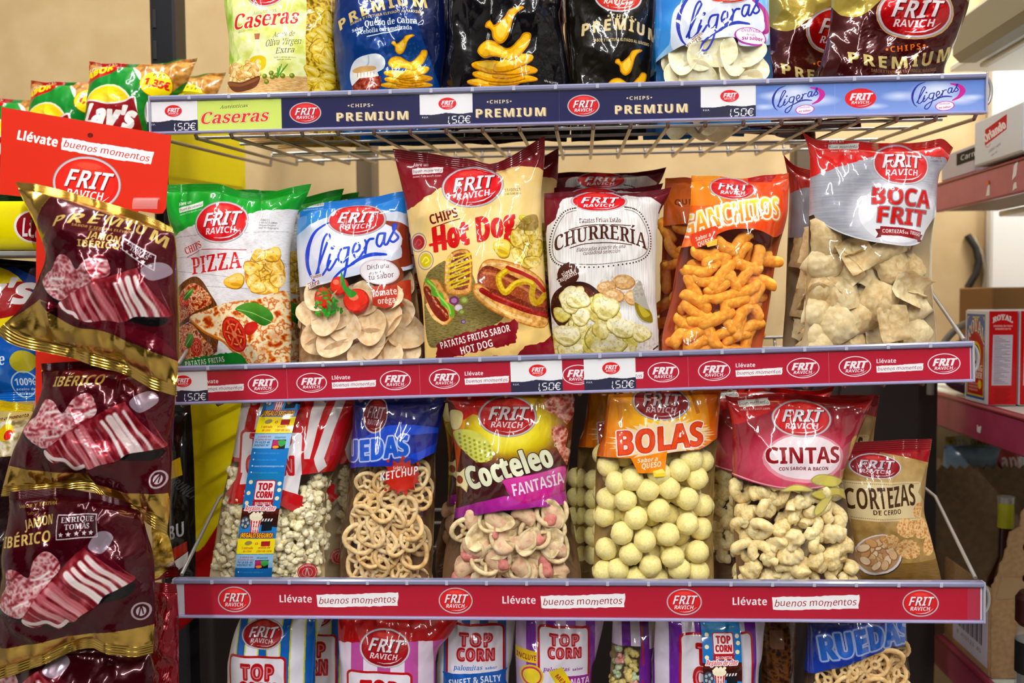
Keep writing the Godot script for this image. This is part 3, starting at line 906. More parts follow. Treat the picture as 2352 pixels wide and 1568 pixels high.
func row1():
	var z := -0.07
	var foil := mat("yellow green foil", C("c9c234"), 0.35, 0, 0.6)
	var o := shelf_bag(0, z, {"name": "crisps_bag", "label": "pale yellow green crisps bag with red slanted word and oil bottle, topmost shelf", "thick": 0.034, "seed": 61, "T": [512, -130, 640, -134, 764, -130], "L": [512, -130, 515, 0, 526, 95, 525, 170, 520, 212], "R": [764, -130, 766, 0, 769, 100, 771, 210],
		"art": art_homemade(), "back_mat": foil})
	bag_copy(o, "crisps_bag", "yellow green crisps bag second in its row, its foot seen through the wires", Vector3(0.0, 0.0046, -0.085), 2.0)
	bag_copy(o, "crisps_bag", "yellow green crisps bag third in its row, foot seen through the wires", Vector3(0.012, 0.009, -0.17), -4.0)
	o = shelf_bag(0, z, {"name": "crisps_bag", "label": "blue crisps bag with gold lettering and a goat cheese picture", "thick": 0.034, "seed": 62, "T": [770, -130, 900, -132, 1022, -130], "L": [770, -130, 769, 0, 765, 68, 771, 136, 782, 206], "R": [1022, -130, 1024, 0, 1026, 102, 1014, 200],
		"art": art_goat(), "back_mat": mat("navy gold foil", C("8d7838"), 0.3, 0.7, 0.3), "metal": 0.25, "rough": 0.3})
	bag_copy(o, "crisps_bag", "blue and gold crisps bag behind the goat cheese one", Vector3(0.004, 0.0046, -0.085), -3.0)
	bag_copy(o, "crisps_bag", "blue and gold crisps bag at the back of the goat cheese row", Vector3(0.0, 0.009, -0.17), 3.0)
	o = shelf_bag(0, z, {"name": "crisps_bag", "label": "glossy black crisps bag with a large pile of yellow crisps", "thick": 0.036, "seed": 63, "amp": 1.5, "T": [1030, -130, 1160, -132, 1290, -130], "L": [1030, -130, 1029, 0, 1029, 102, 1022, 153, 1017, 200], "R": [1290, -130, 1291, 0, 1286, 34, 1297, 102, 1308, 194],
		"art": art_black(false), "back_mat": mat("bronze foil", C("7d6230"), 0.3, 0.8, 0.2), "rough": 0.25})
	bag_copy(o, "crisps_bag", "black crisps bag with bronze foot behind the large pile bag", Vector3(0.003, 0.0046, -0.085), 4.0)
	bag_copy(o, "crisps_bag", "black crisps bag at the back of the large pile row", Vector3(-0.004, 0.009, -0.17), -2.0)
	o = shelf_bag(0, -0.078, {"name": "crisps_bag", "label": "dark brown crisps bag with red oval and one flying crisp", "thick": 0.03, "seed": 64, "T": [1300, -130, 1400, -132, 1506, -130], "L": [1300, -130, 1298, 0, 1302, 60, 1308, 120, 1312, 190], "R": [1506, -130, 1506, 0, 1502, 85, 1493, 184],
		"art": art_black(true), "back_mat": mats["bronze foil"], "rough": 0.3})
	bag_copy(o, "crisps_bag", "dark brown crisps bag behind the one with a flying crisp", Vector3(0.003, 0.0046, -0.085), 3.0)
	bag_copy(o, "crisps_bag", "dark brown crisps bag at the back of its row", Vector3(-0.004, 0.009, -0.17), -2.0)
	o = shelf_bag(0, z, {"name": "crisps_bag", "label": "light blue and white crisps bag with purple swash, topmost shelf", "thick": 0.034, "seed": 65, "film": true, "T": [1510, -130, 1640, -132, 1764, -130], "L": [1510, -130, 1508, 0, 1503, 75, 1507, 160, 1506, 188], "R": [1764, -130, 1766, 0, 1769, 110, 1775, 178],
		"art": art_light_top(), "back_mat": mat("blue foil", C("1f78c8"), 0.35, 0, 0.6)})
	var crack := []
	for i in 4: crack.append(curl(220 + i, 0.025, 0.021, 0.0016, 0.3 - 0.12 * i, 0.2, 0.15 * (i - 1.5), 0, 0.0006))
	strew(o, poly([1553, 132, 1640, 122, 1728, 132, 1730, 270, 1550, 280]), crack, [snack_mat("cream crisp", ["ecdca4", "f6ecc6", "fbf4d6"])], 36, 0.008, 6, "crisp_piece", "cream crisp seen through the clear front of the topmost light blue bag", "crisp", "crisps in the topmost light blue bag", 0.4, 2)
	bag_copy(o, "crisps_bag", "light blue crisps bag behind the topmost one with purple swash", Vector3(0.003, 0.0046, -0.085), 3.0)
	bag_copy(o, "crisps_bag", "light blue crisps bag at the back of its topmost row", Vector3(-0.008, 0.009, -0.17), -3.0)
	o = shelf_bag(0, -0.058, {"name": "crisps_bag", "label": "dark maroon crisps bag with gold corner and large red oval, right end", "thick": 0.036, "seed": 66, "amp": 1.5, "T": [1912, -130, 2070, -134, 2236, -126], "L": [1912, -130, 1910, 0, 1906, 56, 1899, 93, 1880, 174], "R": [2236, -126, 2226, 0, 2202, 74, 2184, 122, 2168, 168],
		"art": art_maroon(), "back_mat": mats["bronze foil"], "metal": 0.3, "rough": 0.24, "foot": -4})
	bag_copy(o, "crisps_bag", "brown foil crisps bag turned sideways left of the maroon bag", Vector3(-0.075, 0.004, -0.085), 14.0)
	bag_copy(o, "crisps_bag", "brown red crisps bag far behind beside the light blue bag", Vector3(-0.105, 0.009, -0.18), 26.0)

# ================================================================ prints and bags of the middle shelf
func cv(a: Array, sc: float, ox: float, oy: float) -> Array:
	var o := []
	for i in range(0, a.size(), 2): o.append_array([a[i] / sc + ox, a[i + 1] / sc + oy])
	return o

func D(px: float, py: float, z: float) -> float:      # depth of the upright plane z along the view
	var r: Vector3 = VB * Vector3((px - 1176.0) / F, -(py - 784.0) / F, -1.0)
	return (z - CAM.z) / r.z

func small_slogan(a: Art, x: float, y: float, s: float, rot: float, ink := Color("e8eee8")):     # «Abre un buen momento»
	var keep := a.tf
	a.tf = a.tf * Transform2D(rot, Vector2(s, s), 0, Vector2(x, y))
	a.text("Abre un", 2, -6, 36, -6, 9, ink, "b")
	buenos(a, 0, -3, 70, 17, C("4a2a2a"), ink, "buen momento")
	a.text("www.fritravich.com", 2, 21, 66, 21, 5, ink, "r")
	a.tf = keep

func tomato(a: Art, cx: float, cy: float, rx: float, ry: float, rot: float):
	a.O(cx, cy, rx, ry, C("8f1414"), rot)
	a.O(cx, cy, rx * 0.93, ry * 0.94, C("d23a24"), rot)
	a.O(cx, cy, rx * 0.76, ry * 0.8, C("a81c16"), rot)
	for i in 6:
		var t := TAU * i / 6 + 0.4
		a.line(PackedVector2Array([Vector2(cx, cy), Vector2(cx, cy) + Vector2(cos(t) * rx * 0.75, sin(t) * ry * 0.78).rotated(rot)]), rx * 0.16, C("dd6a48"))
		for k in 4:
			var q := t + 0.3 + 0.14 * k
			a.O(cx + Vector2(cos(q) * rx * 0.55, sin(q) * ry * 0.58).rotated(rot).x, cy + Vector2(cos(q) * rx * 0.55, sin(q) * ry * 0.58).rotated(rot).y, rx * 0.06, ry * 0.04, C("e8b06a"), q)
	a.O(cx, cy, rx * 0.2, ry * 0.2, C("e08a66"), rot)

func art_pizza() -> Art:
	var a := Art.new(370, 405, 722, 930, 2, C("e4e4e8"))
	a.G(1, 0.05, ["d2d3d9", "e6e6ea", "efeff2", "dfe0e5"], poly([370, 405, 722, 405, 722, 930, 370, 930]), {"sy": 8.0, "oct": 3})
	a.crop(2.903, 380, 400)
	for l in [[70, 430, 830, 390], [80, 560, 560, 575], [560, 620, 840, 600], [90, 650, 520, 700], [60, 740, 900, 790], [80, 900, 860, 930]]:
		a.LN(l, 2.2, C("8f9096"))
	a.fill([rough(poly([-40, 20, 1010, 20, 960, 240, 880, 236, 780, 248, 650, 252, 560, 280, 420, 300, 260, 335, 170, 378, 70, 415, -40, 400]), 5, 22, 4)], [C("0a8e2c"), C("12a83a")])
	small_slogan(a, 106, 236, 2.5, -0.22)
	a.mark(412, 335, 166, 136, -0.1)
	a.text("CHIPS", 172, 545, 292, 500, 46, C("c0202c"), "s", {"shadow": Vector2(0, 0)})
	a.LN([290, 516, 576, 516], 4, C("b02430"))
	a.LN([182, 560, 272, 522], 4, C("b02430"))
	a.text("PIZZA", 212, 676, 556, 634, 108, C("c8222c"), "s", {"skew": 0.06})
	for i in 5: a.LN([222 + i * 70, 620 - i * 9, 258 + i * 70, 612 - i * 9], 4, C("e6e6ea"))
	# boards
	a.G(5, 0.06, ["4a2c18", "6b4424", "85592f"], a._s([60, 800, 120, 740, 215, 690, 285, 712, 345, 800, 392, 880, 384, 940, 310, 960, 260, 930, 180, 990, 60, 1010]), {"sx": 5.0})
	a.G(6, 0.06, ["4a2c18", "6b4424", "85592f"], [185, 985, 250, 975, 400, 1100, 385, 1180, 330, 1215, 220, 1130], {"sx": 5.0})
	var ch := ["a83c1a", "d6853a", "efd7a8", "f4ead0", "f2dcae", "c4642a", "f0e0bc"]
	a.G(7, 0.035, ["7a2413", "b0502a", "e8c692", "a23c1c", "f0dcb4", "8a2a16"], a._s([70, 880, 120, 800, 190, 742, 252, 738, 330, 796, 356, 850, 330, 884, 250, 915, 180, 955, 90, 990]))
	a.G(8, 0.035, ["7a2413", "e8c692", "b0502a", "f0dcb4", "8a2a16"], a._s([60, 1050, 130, 1010, 210, 1000, 290, 1090, 360, 1150, 372, 1176, 330, 1205, 200, 1225, 60, 1250]))
	a.G(9, 0.025, ch, a._s([198, 962, 330, 905, 470, 858, 580, 845, 700, 825, 800, 780, 850, 850, 858, 1100, 850, 1262, 600, 1262, 490, 1180, 420, 1105, 300, 1050]))
	a.LN([205, 972, 300, 1052, 420, 1108, 492, 1184, 560, 1255], 16, C("b9742c"))
	a.LN([205, 966, 300, 1044, 420, 1100, 492, 1176], 5, C("e0b060"))
	for q in [[150, 1180, 90], [560, 900, 40], [760, 1080, 60], [680, 1180, 50], [330, 960, 34]]:
		a.glow(q[0], q[1], q[2], q[2] * 0.7, Color(0.75, 0.3, 0.1, 0.35))
	tomato(a, 500, 1068, 70, 120, -0.35)
	a.S([575, 1000, 640, 985, 650, 1030, 600, 1075, 560, 1050], C("b42a20"))
	tomato(a, 235, 1150, 42, 60, 0.1)
	tomato(a, 150, 850, 50, 40, 0.2)
	for lf in [[[505, 905, 560, 868, 640, 862, 712, 898, 748, 950, 732, 992, 690, 1012, 620, 978, 555, 930], [520, 905, 620, 930, 738, 985]], [[155, 1130, 175, 1075, 212, 1065, 215, 1110, 180, 1160], [160, 1140, 205, 1080]], [[150, 830, 180, 790, 228, 765, 226, 800, 180, 845], [155, 832, 220, 776]]]:
		a.S(lf[0], [C("5f9a3e"), C("2f6a24")])
		a.LN(lf[1], 4, C("a4cc80"))
	# crisps
	a.glow(690, 740, 150, 100, Color(0.3, 0.25, 0.2, 0.4))
	a.O(690, 680, 122, 132, C("c98f2a"), 0.15)
	for i in 30:
		var t := i * 2.4
		var r := sqrt(i / 30.0)
		a.chip(690 + cos(t) * 92 * r, 660 + sin(t) * 118 * r, 50, 38, a.rng.randf() * 6, C("eec24a").lightened(a.rng.randf() * 0.25), C("bf8a24"))
	a.chip(745, 545, 44, 52, 0.3, C("f0c84e"))
	a.chip(505, 722, 62, 52, -0.1, C("eec04a"))
	food_tex(a, ell(690, 640, 128, 150), 0.08, 0.9)
	food_tex(a, ell(500, 1068, 75, 125), 0.15, 0.7)
	a.fill([rough(poly([60, 1245, 300, 1212, 490, 1183, 540, 1205, 575, 1262, 575, 1400, 60, 1400]), 5, 16, 8)], C("0f7a30"))
	a.text("PATATAS FRITAS", 148, 1282, 428, 1246, 34, C("e8f0e8"), "b")
	for i in 4: a.text(["07/06/21", "L-00 0223 0800", "Origen/Origine", "España/Espagne"][i], 656, 325 + i * 17, 656 + [62, 108, 100, 118][i], 325 + i * 17, 11, C("33363c"), "r")
	return a

func art_light_crisps() -> Art:       # white and blue bag with a tomato
	var a := Art.new(672, 430, 980, 930, 2, C("e4e8f2"))
	a.crop(2.903, 380, 400)
	a.P([840, 100, 1720, 100, 1720, 640, 1660, 640, 840, 760], [C("e2e8f4"), C("d9dff0")])
	a.fill([rough(poly([840, 80, 1720, 80, 1720, 240, 1600, 262, 1440, 250, 1200, 262, 1000, 330, 840, 440]), 5, 24, 2)], [C("2f7ecb"), C("3f9bd8")])
	a.glow(900, 330, 120, 190, Color(0.1, 0.35, 0.5, 0.35))
	small_slogan(a, 905, 196, 2.2, -0.06)
	# brown round shape behind the word
	a.brush(spl([1480, 330, 1590, 380, 1640, 480, 1610, 580, 1520, 610], 8), 20, 130, 20, C("8c3a22"))
	a.S([1480, 330, 1580, 330, 1660, 400, 1680, 520, 1640, 590, 1540, 640, 1470, 610, 1580, 560, 1600, 470, 1560, 390], C("8f3d24"))
	a.glow(1250, 500, 330, 220, Color(0.93, 0.95, 1, 0.7))
	a.O(1290, 480, 300, 150, Color(0.93, 0.945, 0.985, 0.9), -0.15)
	a.mark(1290, 315, 188, 106, -0.02)
	# window edge: below it the bag is clear
	a.hole(spl([800, 752, 960, 752, 1080, 742, 1240, 700, 1400, 660, 1600, 648, 1800, 640, 1800, 1600, 800, 1600], 6))
	# print that reaches into the window
	var keep := a.tf
	a.tf = a.tf * Transform2D(-0.10, Vector2(1265, 548))
	ligeras_word(a, 0, 0, 6.0, C("1f4fc4"))
	a.tf = keep
	for v in [[1080, 830, 62, 70], [1190, 755, 60, 62], [1300, 850, 85, 80]]:
		a.O(v[0], v[1], v[2], v[3], C("b0241a"))
		a.O(v[0] - 5, v[1] - 6, v[2] * 0.9, v[3] * 0.88, C("d8402c"))
		a.O(v[0] - 20, v[1] - 25, v[2] * 0.35, v[3] * 0.28, C("ee8a70"))
	for i in 46:
		var t := a.rng.randf() * TAU
		var r := sqrt(a.rng.randf())
		a.O(1110 + cos(t) * 100 * r, 895 + sin(t) * 62 * r, 15, 9, C(["3f9a34", "58b446", "2f7f28"][i % 3]), a.rng.randf() * 3)
	for i in 7: a.LN([1090, 800, 1090 + cos(i * 0.9) * 60, 800 + sin(i * 0.9) * 44], 8, C("3c8a34"))
	a.S([1205, 660, 1225, 720, 1240, 760, 1300, 800, 1260, 830, 1225, 790, 1200, 730], C("3f9438"))
	a.P([1400, 760, 1640, 704, 1646, 892, 1560, 880, 1480, 900, 1405, 880], C("b8432c"))
	a.text("Tomate y", 1400, 826, 1596, 800, 44, C("f2e6e2"), "b")
	a.text("orégano", 1440, 872, 1602, 856, 40, C("f2e6e2"), "b")
	# speech bubble
	a.O(1470, 665, 128, 86, C("7a3420"), 0.12)
	a.O(1445, 660, 128, 84, C("d9c9cc"), 0.1)
	a.O(1445, 660, 120, 76, C("eeeaf0"), 0.1)
	a.text("Disfruta", 1368, 648, 1506, 632, 30, C("4a2a2a"), "r", {"skew": 0.05})
	a.text("de todo", 1382, 684, 1472, 668, 20, C("4a2a2a"), "r")
	a.text("tu sabor", 1378, 716, 1540, 692, 34, C("4a2a2a"), "r", {"skew": 0.05})
	a.text("Fuente", 992, 706, 1072, 690, 22, C("5a2a1c"), "s", {"ow": [5.0], "oc": [C("eee6e4")], "skew": 0.2})
	a.text("Fibra", 970, 770, 1060, 736, 34, C("5a2a1c"), "s", {"ow": [5.0], "oc": [C("eee6e4")], "skew": 0.2})
	return a

func food_tex(a: Art, q, freq: float, k := 1.0):      # the uneven browning of baked and fried food
	a.fill([q if q is PackedVector2Array else a._s(q)], a.grain(int(freq * 1000) + 3, freq, [Color(0.3, 0.14, 0.02, 0.24 * k), Color(0.5, 0.28, 0.08, 0.08 * k), Color(1, 0.9, 0.7, 0.0), Color(1, 0.95, 0.82, 0.3 * k)], {"oct": 4}))

func bun(a: Art, p: Array, hi: Array):
	a.S(p, C("b87830"))
	var q := a._s(p)
	for z in Geometry2D.offset_polygon(q, -7): a.fill([z], C("dca862"))
	a.LN(hi, 18, Color(0.96, 0.82, 0.58, 0.9))
	food_tex(a, q, 0.06)

func art_hot_dog() -> Art:
	var a := Art.new(892, 305, 1292, 900, 2, C("edcf8e"))
	a.crop(2.45, 880, 300)
	a.P([20, 300, 1020, 300, 1020, 1500, 20, 1500], [C("f0d597"), C("e8c884")])
	for i in 7: a.P([250 + i * 100, 330, 290 + i * 100, 330, 200 + i * 110, 700, 150 + i * 110, 700], Color(0.96, 0.87, 0.66, 0.5))
	a.fill([rough(poly([20, 20, 1020, 20, 1020, 250, 905, 230, 830, 208, 760, 205, 640, 226, 500, 280, 330, 340, 180, 432, 20, 480]), 6, 18, 3)], [C("7c1726"), C("8f1d2e")])
	small_slogan(a, 166, 222, 2.5, -0.02, C("f0e6e6"))
	a.mark(508, 325, 166, 116, -0.14)
	a.text("11/07/21", 686, 356, 770, 350, 15, C("3a2a1c"), "r")
	a.text("L-00 0288 0655", 686, 376, 776, 370, 11, C("3a2a1c"), "r")
	a.text("CHIPS", 280, 540, 428, 498, 50, C("6e1a1e"), "r", {"ow": [2.0], "oc": [C("6e1a1e")]})
	a.LN([290, 556, 438, 510], 5, C("6e1a1e"))
	a.text("Hot Dog", 296, 690, 760, 584, 128, C("c21f22"), "b", {"skew": 0.14, "ow": [5.0], "oc": [C("c21f22")], "shadow": Vector2(5, 6), "sc": C("8a5a2a")})
	a.LN([272, 652, 470, 614], 16, C("c21f22"))
	# wooden board
	a.G(3, 0.05, ["5c5230", "7c7044", "938656", "6a5f38"], a._s([236, 870, 300, 770, 420, 730, 500, 800, 560, 950, 680, 1050, 520, 1140, 330, 1215, 250, 1180]), {"sy": 6.0})
	# sauces
	for q in [[203, 634, 48, 54, "9c2426", "c04a44"], [246, 736, 46, 54, "c9b82a", "e6dc5a"]]:
		a.O(q[0], q[1], q[2], q[3], C("9c8a74"))
		a.O(q[0], q[1], q[2] * 0.9, q[3] * 0.9, C("dccbb4"))
		a.O(q[0], q[1], q[2] * 0.76, q[3] * 0.74, C(q[4]))
		a.LN([q[0] - 20, q[1] + 8, q[0], q[1] - 18, q[0] + 18, q[1] + 2, q[0], q[1] + 16], 8, C(q[5]))
	# crisps at the right
	for i in 26:
		var t := i * 2.4
		var r := sqrt(i / 26.0)
		a.chip(810 + cos(t) * 66 * r, 650 + sin(t) * 110 * r, 50, 32, a.rng.randf() * 6, C("dcc04a").lightened(a.rng.randf() * 0.2), C("a08428"))
	a.chip(800, 510, 34, 24, 0.6, C("d8cc3c"))
	a.chip(672, 672, 54, 46, 0.2, C("d6c43c"))
	a.S([790, 500, 860, 480, 872, 540, 840, 570, 760, 560], Color(0.45, 0.36, 0.18, 0.55))
	# upright small hot dog
	bun(a, [352, 800, 372, 720, 420, 684, 485, 684, 506, 740, 505, 880, 480, 926, 380, 926, 352, 880], [365, 860, 368, 760, 390, 710])
	a.S([382, 800, 400, 720, 450, 700, 488, 730, 490, 860, 460, 900, 395, 890], C("8c4a42"))
	for i in 26: a.O(392 + a.rng.randf() * 92, 715 + a.rng.randf() * 170, 10, 7, C(["e8dce0", "74305a", "c8a8b4", "a84a3a"][i % 4]), a.rng.randf() * 3)
	a.LN([360, 742, 500, 704, 372, 774, 506, 738, 366, 806, 500, 770, 364, 838, 498, 802, 368, 868, 496, 836, 380, 892, 488, 868], 9, C("dcc838"))
	# lower left hot dog
	bun(a, [236, 935, 228, 880, 250, 840, 320, 850, 370, 930, 408, 1000, 404, 1050, 360, 1095, 310, 1080, 260, 1020], [250, 980, 290, 1050, 340, 1084])
	a.S([232, 900, 255, 880, 320, 960, 368, 1020, 370, 1065, 330, 1070, 270, 1000], C("7c2c20"))
	for i in 20: a.O(250 + i * 6 + a.rng.randf() * 10, 905 + i * 8 + a.rng.randf() * 14 - 7, 12, 5, C(["b86a48", "96402c", "d49a72"][i % 3]), 0.9)
	a.LN([250, 845, 285, 880, 290, 920, 330, 930, 345, 975, 390, 1000, 392, 1040], 26, C("6aa83c"))
	a.LN([258, 850, 300, 890, 320, 930, 372, 990, 384, 1030], 10, C("a4d468"))
	# onion rings and gherkins
	for q in [[405, 960, 28, "7a3a6a"], [430, 1000, 22, "d8c8d4"], [463, 958, 22, "8c9a3c"], [448, 1022, 18, "7a8a30"], [456, 1076, 14, "6a4a78"]]:
		a.O(q[0], q[1], q[2], q[2] * 0.85, C(q[3]))
		a.O(q[0], q[1], q[2] * 0.6, q[2] * 0.5, C(q[3]).lightened(0.35))
	# the big hot dog
	a.glow(720, 1010, 240, 130, Color(0.2, 0.14, 0.05, 0.5), 0.6)
	bun(a, [540, 810, 570, 745, 640, 735, 760, 762, 870, 820, 920, 890, 924, 1000, 860, 960, 700, 880, 580, 850], [570, 765, 680, 765, 800, 812, 880, 860])
	a.S([535, 850, 545, 800, 600, 770, 740, 830, 880, 900, 925, 960, 922, 1060, 860, 1050, 700, 970, 560, 905], C("74301c"))
	a.S([545, 836, 575, 790, 640, 800, 760, 860, 880, 920, 918, 980, 860, 990, 700, 920, 570, 880], C("9c5030"))
	a.LN([570, 810, 660, 826, 780, 886, 890, 950], 14, C("c4805a"))
	bun(a, [508, 900, 522, 868, 570, 880, 660, 960, 790, 1010, 920, 1050, 926, 1090, 880, 1112, 760, 1082, 620, 1020, 530, 950], [530, 905, 600, 970, 700, 1030, 830, 1070])
	a.LN([560, 905, 640, 950, 720, 980, 800, 1010, 880, 1030, 920, 1040], 30, C("8e1c1c"))
	a.LN([620, 925, 720, 968, 820, 1004], 10, C("c04a40"))
	a.LN([700, 780, 780, 810, 860, 850, 905, 900], 22, C("a82a22"))
	a.LN([690, 800, 655, 830, 660, 880, 690, 915, 740, 870, 800, 855, 840, 870, 835, 930, 850, 970, 880, 960, 905, 930], 34, C("c9a417"))
	a.LN([690, 796, 657, 826, 662, 874, 692, 905, 740, 862, 800, 847, 838, 862], 16, C("ecd04a"))
	food_tex(a, [535, 850, 545, 800, 600, 770, 740, 830, 880, 900, 925, 960, 922, 1060, 860, 1050, 700, 970, 560, 905], 0.12, 0.8)
	food_tex(a, ell(815, 650, 100, 150), 0.08, 0.9)
	food_tex(a, ell(430, 800, 75, 120), 0.15, 0.8)
	# banner
	a.fill([rough(poly([308, 1190, 430, 1150, 560, 1112, 740, 1064, 762, 1100, 742, 1200, 600, 1228, 440, 1262, 300, 1300]), 7, 12, 6)], C("7e1826"))
	a.text("PATATAS FRITAS SABOR", 332, 1228, 718, 1128, 38, C("f2ece8"), "b")
	a.text("HOT DOG", 446, 1258, 622, 1212, 40, C("f2ece8"), "b")
	a.fill([rough(poly([740, 1270, 800, 1210, 900, 1190, 950, 1150, 1020, 1300, 1020, 1500, 600, 1500, 620, 1265]), 4, 18, 6)], C("7c1726"))
	return a

func art_churreria(full := true) -> Art:
	var a := Art.new(1240, 345, 1565, 900, 2 if full else 1.2, C("dcd9d6"))
	a.G(2, 0.25, ["d3d0ce", "e0dedc", "e9e7e5"], poly([1240, 345, 1565, 345, 1565, 900, 1240, 900]), {"sx": 0.9, "sy": 0.05, "oct": 2})
	a.crop(2.45, 880, 300)
	var wine := [C("5e1222"), C("74182c")]
	a.fill([rough(poly([860, 60, 1700, 60, 1700, 470, 1545, 465, 1560, 420, 1500, 380, 1400, 365, 1060, 375, 1010, 390, 990, 420, 970, 500, 925, 540, 905, 600, 860, 620]), 3, 14, 2)], wine)
	a.mark(1210, 405, 152, 61, -0.01)
	# dotted frame
	var fr := spl([1080, 462, 1030, 475, 990, 520, 960, 590, 950, 660, 962, 720, 1000, 752, 1080, 760, 1200, 762, 1330, 748, 1420, 728, 1470, 690, 1482, 630, 1470, 560, 1430, 490, 1390, 462, 1350, 455], 10)
	a.line(fr, 3, C("4a3830"))
	for i in range(0, fr.size(), 2):
		var nv := (fr[mini(i + 1, fr.size() - 1)] - fr[maxi(0, i - 1)]).normalized().orthogonal()
		a.O(fr[i].x + nv.x * -15, fr[i].y + nv.y * -15, 4.5, 4.5, C("3c2c26"))
	var br := C("4a2418")
	a.text("Patatas Fritas Estilo", 1096, 533, 1324, 531, 26, br, "s")
	a.LN([1040, 570, 1120, 550, 1210, 546, 1300, 546, 1378, 548], 5, br)
	a.text("CHURRERÍA", 962, 692, 1472, 680, 74, br, "s", {"arc": 62, "grow": 0.16})
	a.LN([1045, 672, 1120, 650, 1210, 645, 1300, 646, 1384, 654], 5, br)
	a.text("Elaboradas a partir de una", 1080, 692, 1350, 672, 20, br, "r", {"skew": 0.3})
	a.text("cuidadosa selección", 1116, 710, 1320, 698, 20, br, "r", {"skew": 0.3})
	a.fill([rough(ell(1032, 820, 58, 68, 0.2), 5, 14, 4)], C("4a2418"))
	a.text("SÚPER", 1006, 832, 1062, 806, 22, C("eee6e0"), "b")
	a.text("CRUJIENTES", 984, 864, 1084, 816, 20, C("eee6e0"), "b")
	# potatoes
	a.glow(1300, 960, 220, 60, Color(0.3, 0.25, 0.2, 0.35))
	for q in [[1340, 860, 64, 42, 0.1], [1245, 890, 56, 36, -0.2], [1285, 935, 62, 40, 0.15], [1390, 945, 46, 44, 0.3]]:
		a.O(q[0], q[1], q[2], q[3], C("a8804e"), q[4])
		a.O(q[0] - 3, q[1] - 4, q[2] * 0.92, q[3] * 0.88, C("cfa878"), q[4])
		a.O(q[0] - 12, q[1] - 12, q[2] * 0.5, q[3] * 0.4, C("e2c69c"), q[4])
	# oil jug
	a.S([1430, 850, 1450, 900, 1470, 960, 1500, 1040, 1505, 1082, 1450, 1080, 1410, 1040, 1395, 960, 1390, 900], C("b0aca4"))
	a.S([1400, 970, 1450, 1000, 1495, 1020, 1505, 1078, 1450, 1070, 1415, 1030], C("8a7a18"))
	a.S([1420, 985, 1470, 1015, 1490, 1040, 1450, 1050], C("b8a83a"))
	# bowl
	a.S([975, 900, 1060, 858, 1150, 870, 1220, 940, 1180, 990, 1040, 1090, 990, 1100, 950, 1040, 945, 960], C("38180f"))
	a.S([985, 930, 1060, 880, 1140, 890, 1190, 950, 1050, 1000], C("5a2c1c"))
	var cr := [C("e8e0a8"), C("dccf84"), C("f0eabc"), C("d8cc70")]
	for i in 60:
		var x := 970.0 + a.rng.randf() * 420
		var y := 930.0 + a.rng.randf() * 320
		if y < 930 + (x - 1100) * 0.9 - 60 and x > 1200: continue
		a.chip(x, y, 40 + a.rng.randf() * 26, 30 + a.rng.randf() * 20, a.rng.randf() * 3, cr[i % 4], C("b8a858"))
	for q in [[1240, 1000, 66, 70, 0.2], [1330, 1110, 80, 56, 0.3], [1440, 1140, 62, 42, 0.4], [1030, 1150, 66, 62, 0.1], [1260, 1220, 90, 50, -0.1], [1090, 950, 70, 50, 0.5]]:
		a.chip(q[0], q[1], q[2], q[3], q[4], cr[int(q[0]) % 4], C("b4a554"))
	food_tex(a, [960, 930, 1100, 880, 1200, 950, 1340, 1060, 1500, 1130, 1520, 1260, 940, 1280], 0.07, 0.7)
	food_tex(a, ell(1320, 900, 140, 80), 0.1, 0.8)
	a.LN([1515, 1230, 1545, 1210], 8, C("3a2c28"))
	return a

func art_puffs(full := true) -> Art:      # orange bag of cheese puffs
	var a := Art.new(1508, 385, 1825, 920, 2 if full else 1.2, C("e87a12"))
	a.crop(2.4495, 1480, 300)
	a.P([60, 200, 860, 200, 860, 620, 60, 620], [C("e8820f"), C("e05a0a")])
	a.S([260, 240, 420, 250, 430, 340, 420, 420, 260, 420, 230, 330], [C("f0a414"), C("ee8c0c")])
	a.S([560, 270, 860, 240, 860, 640, 700, 600, 560, 540, 600, 400], C("e2560c"))
	a.P([580, 235, 640, 230, 700, 225, 770, 210, 740, 250, 700, 300, 585, 288], C("b01414"))
	a.mark(482, 332, 120, 70, 0.05)
	a.text("GANCHITOS", 222, 604, 742, 506, 112, [C("fbe04a"), C("f07818")], "b", {"skew": 0.12, "arc": 20, "ow": [16.0, 10.0], "oc": [C("e8882a"), C("f4eee4")]})
	a.hole(spl([40, 690, 200, 660, 300, 650, 400, 590, 480, 570, 600, 575, 700, 610, 860, 640, 900, 1500, 40, 1500], 6))
	a.P([244, 590, 392, 544, 370, 640, 260, 676], C("d2480c"))
	a.text("Sabor a", 276, 630, 352, 606, 22, C("f4e8dc"), "b", {"skew": 0.2})
	a.text("QUESO", 284, 662, 366, 634, 24, C("f4e8dc"), "b", {"skew": 0.2})
	a.P([320, 640, 384, 620, 380, 656, 330, 668], C("eec04a"))
	return a

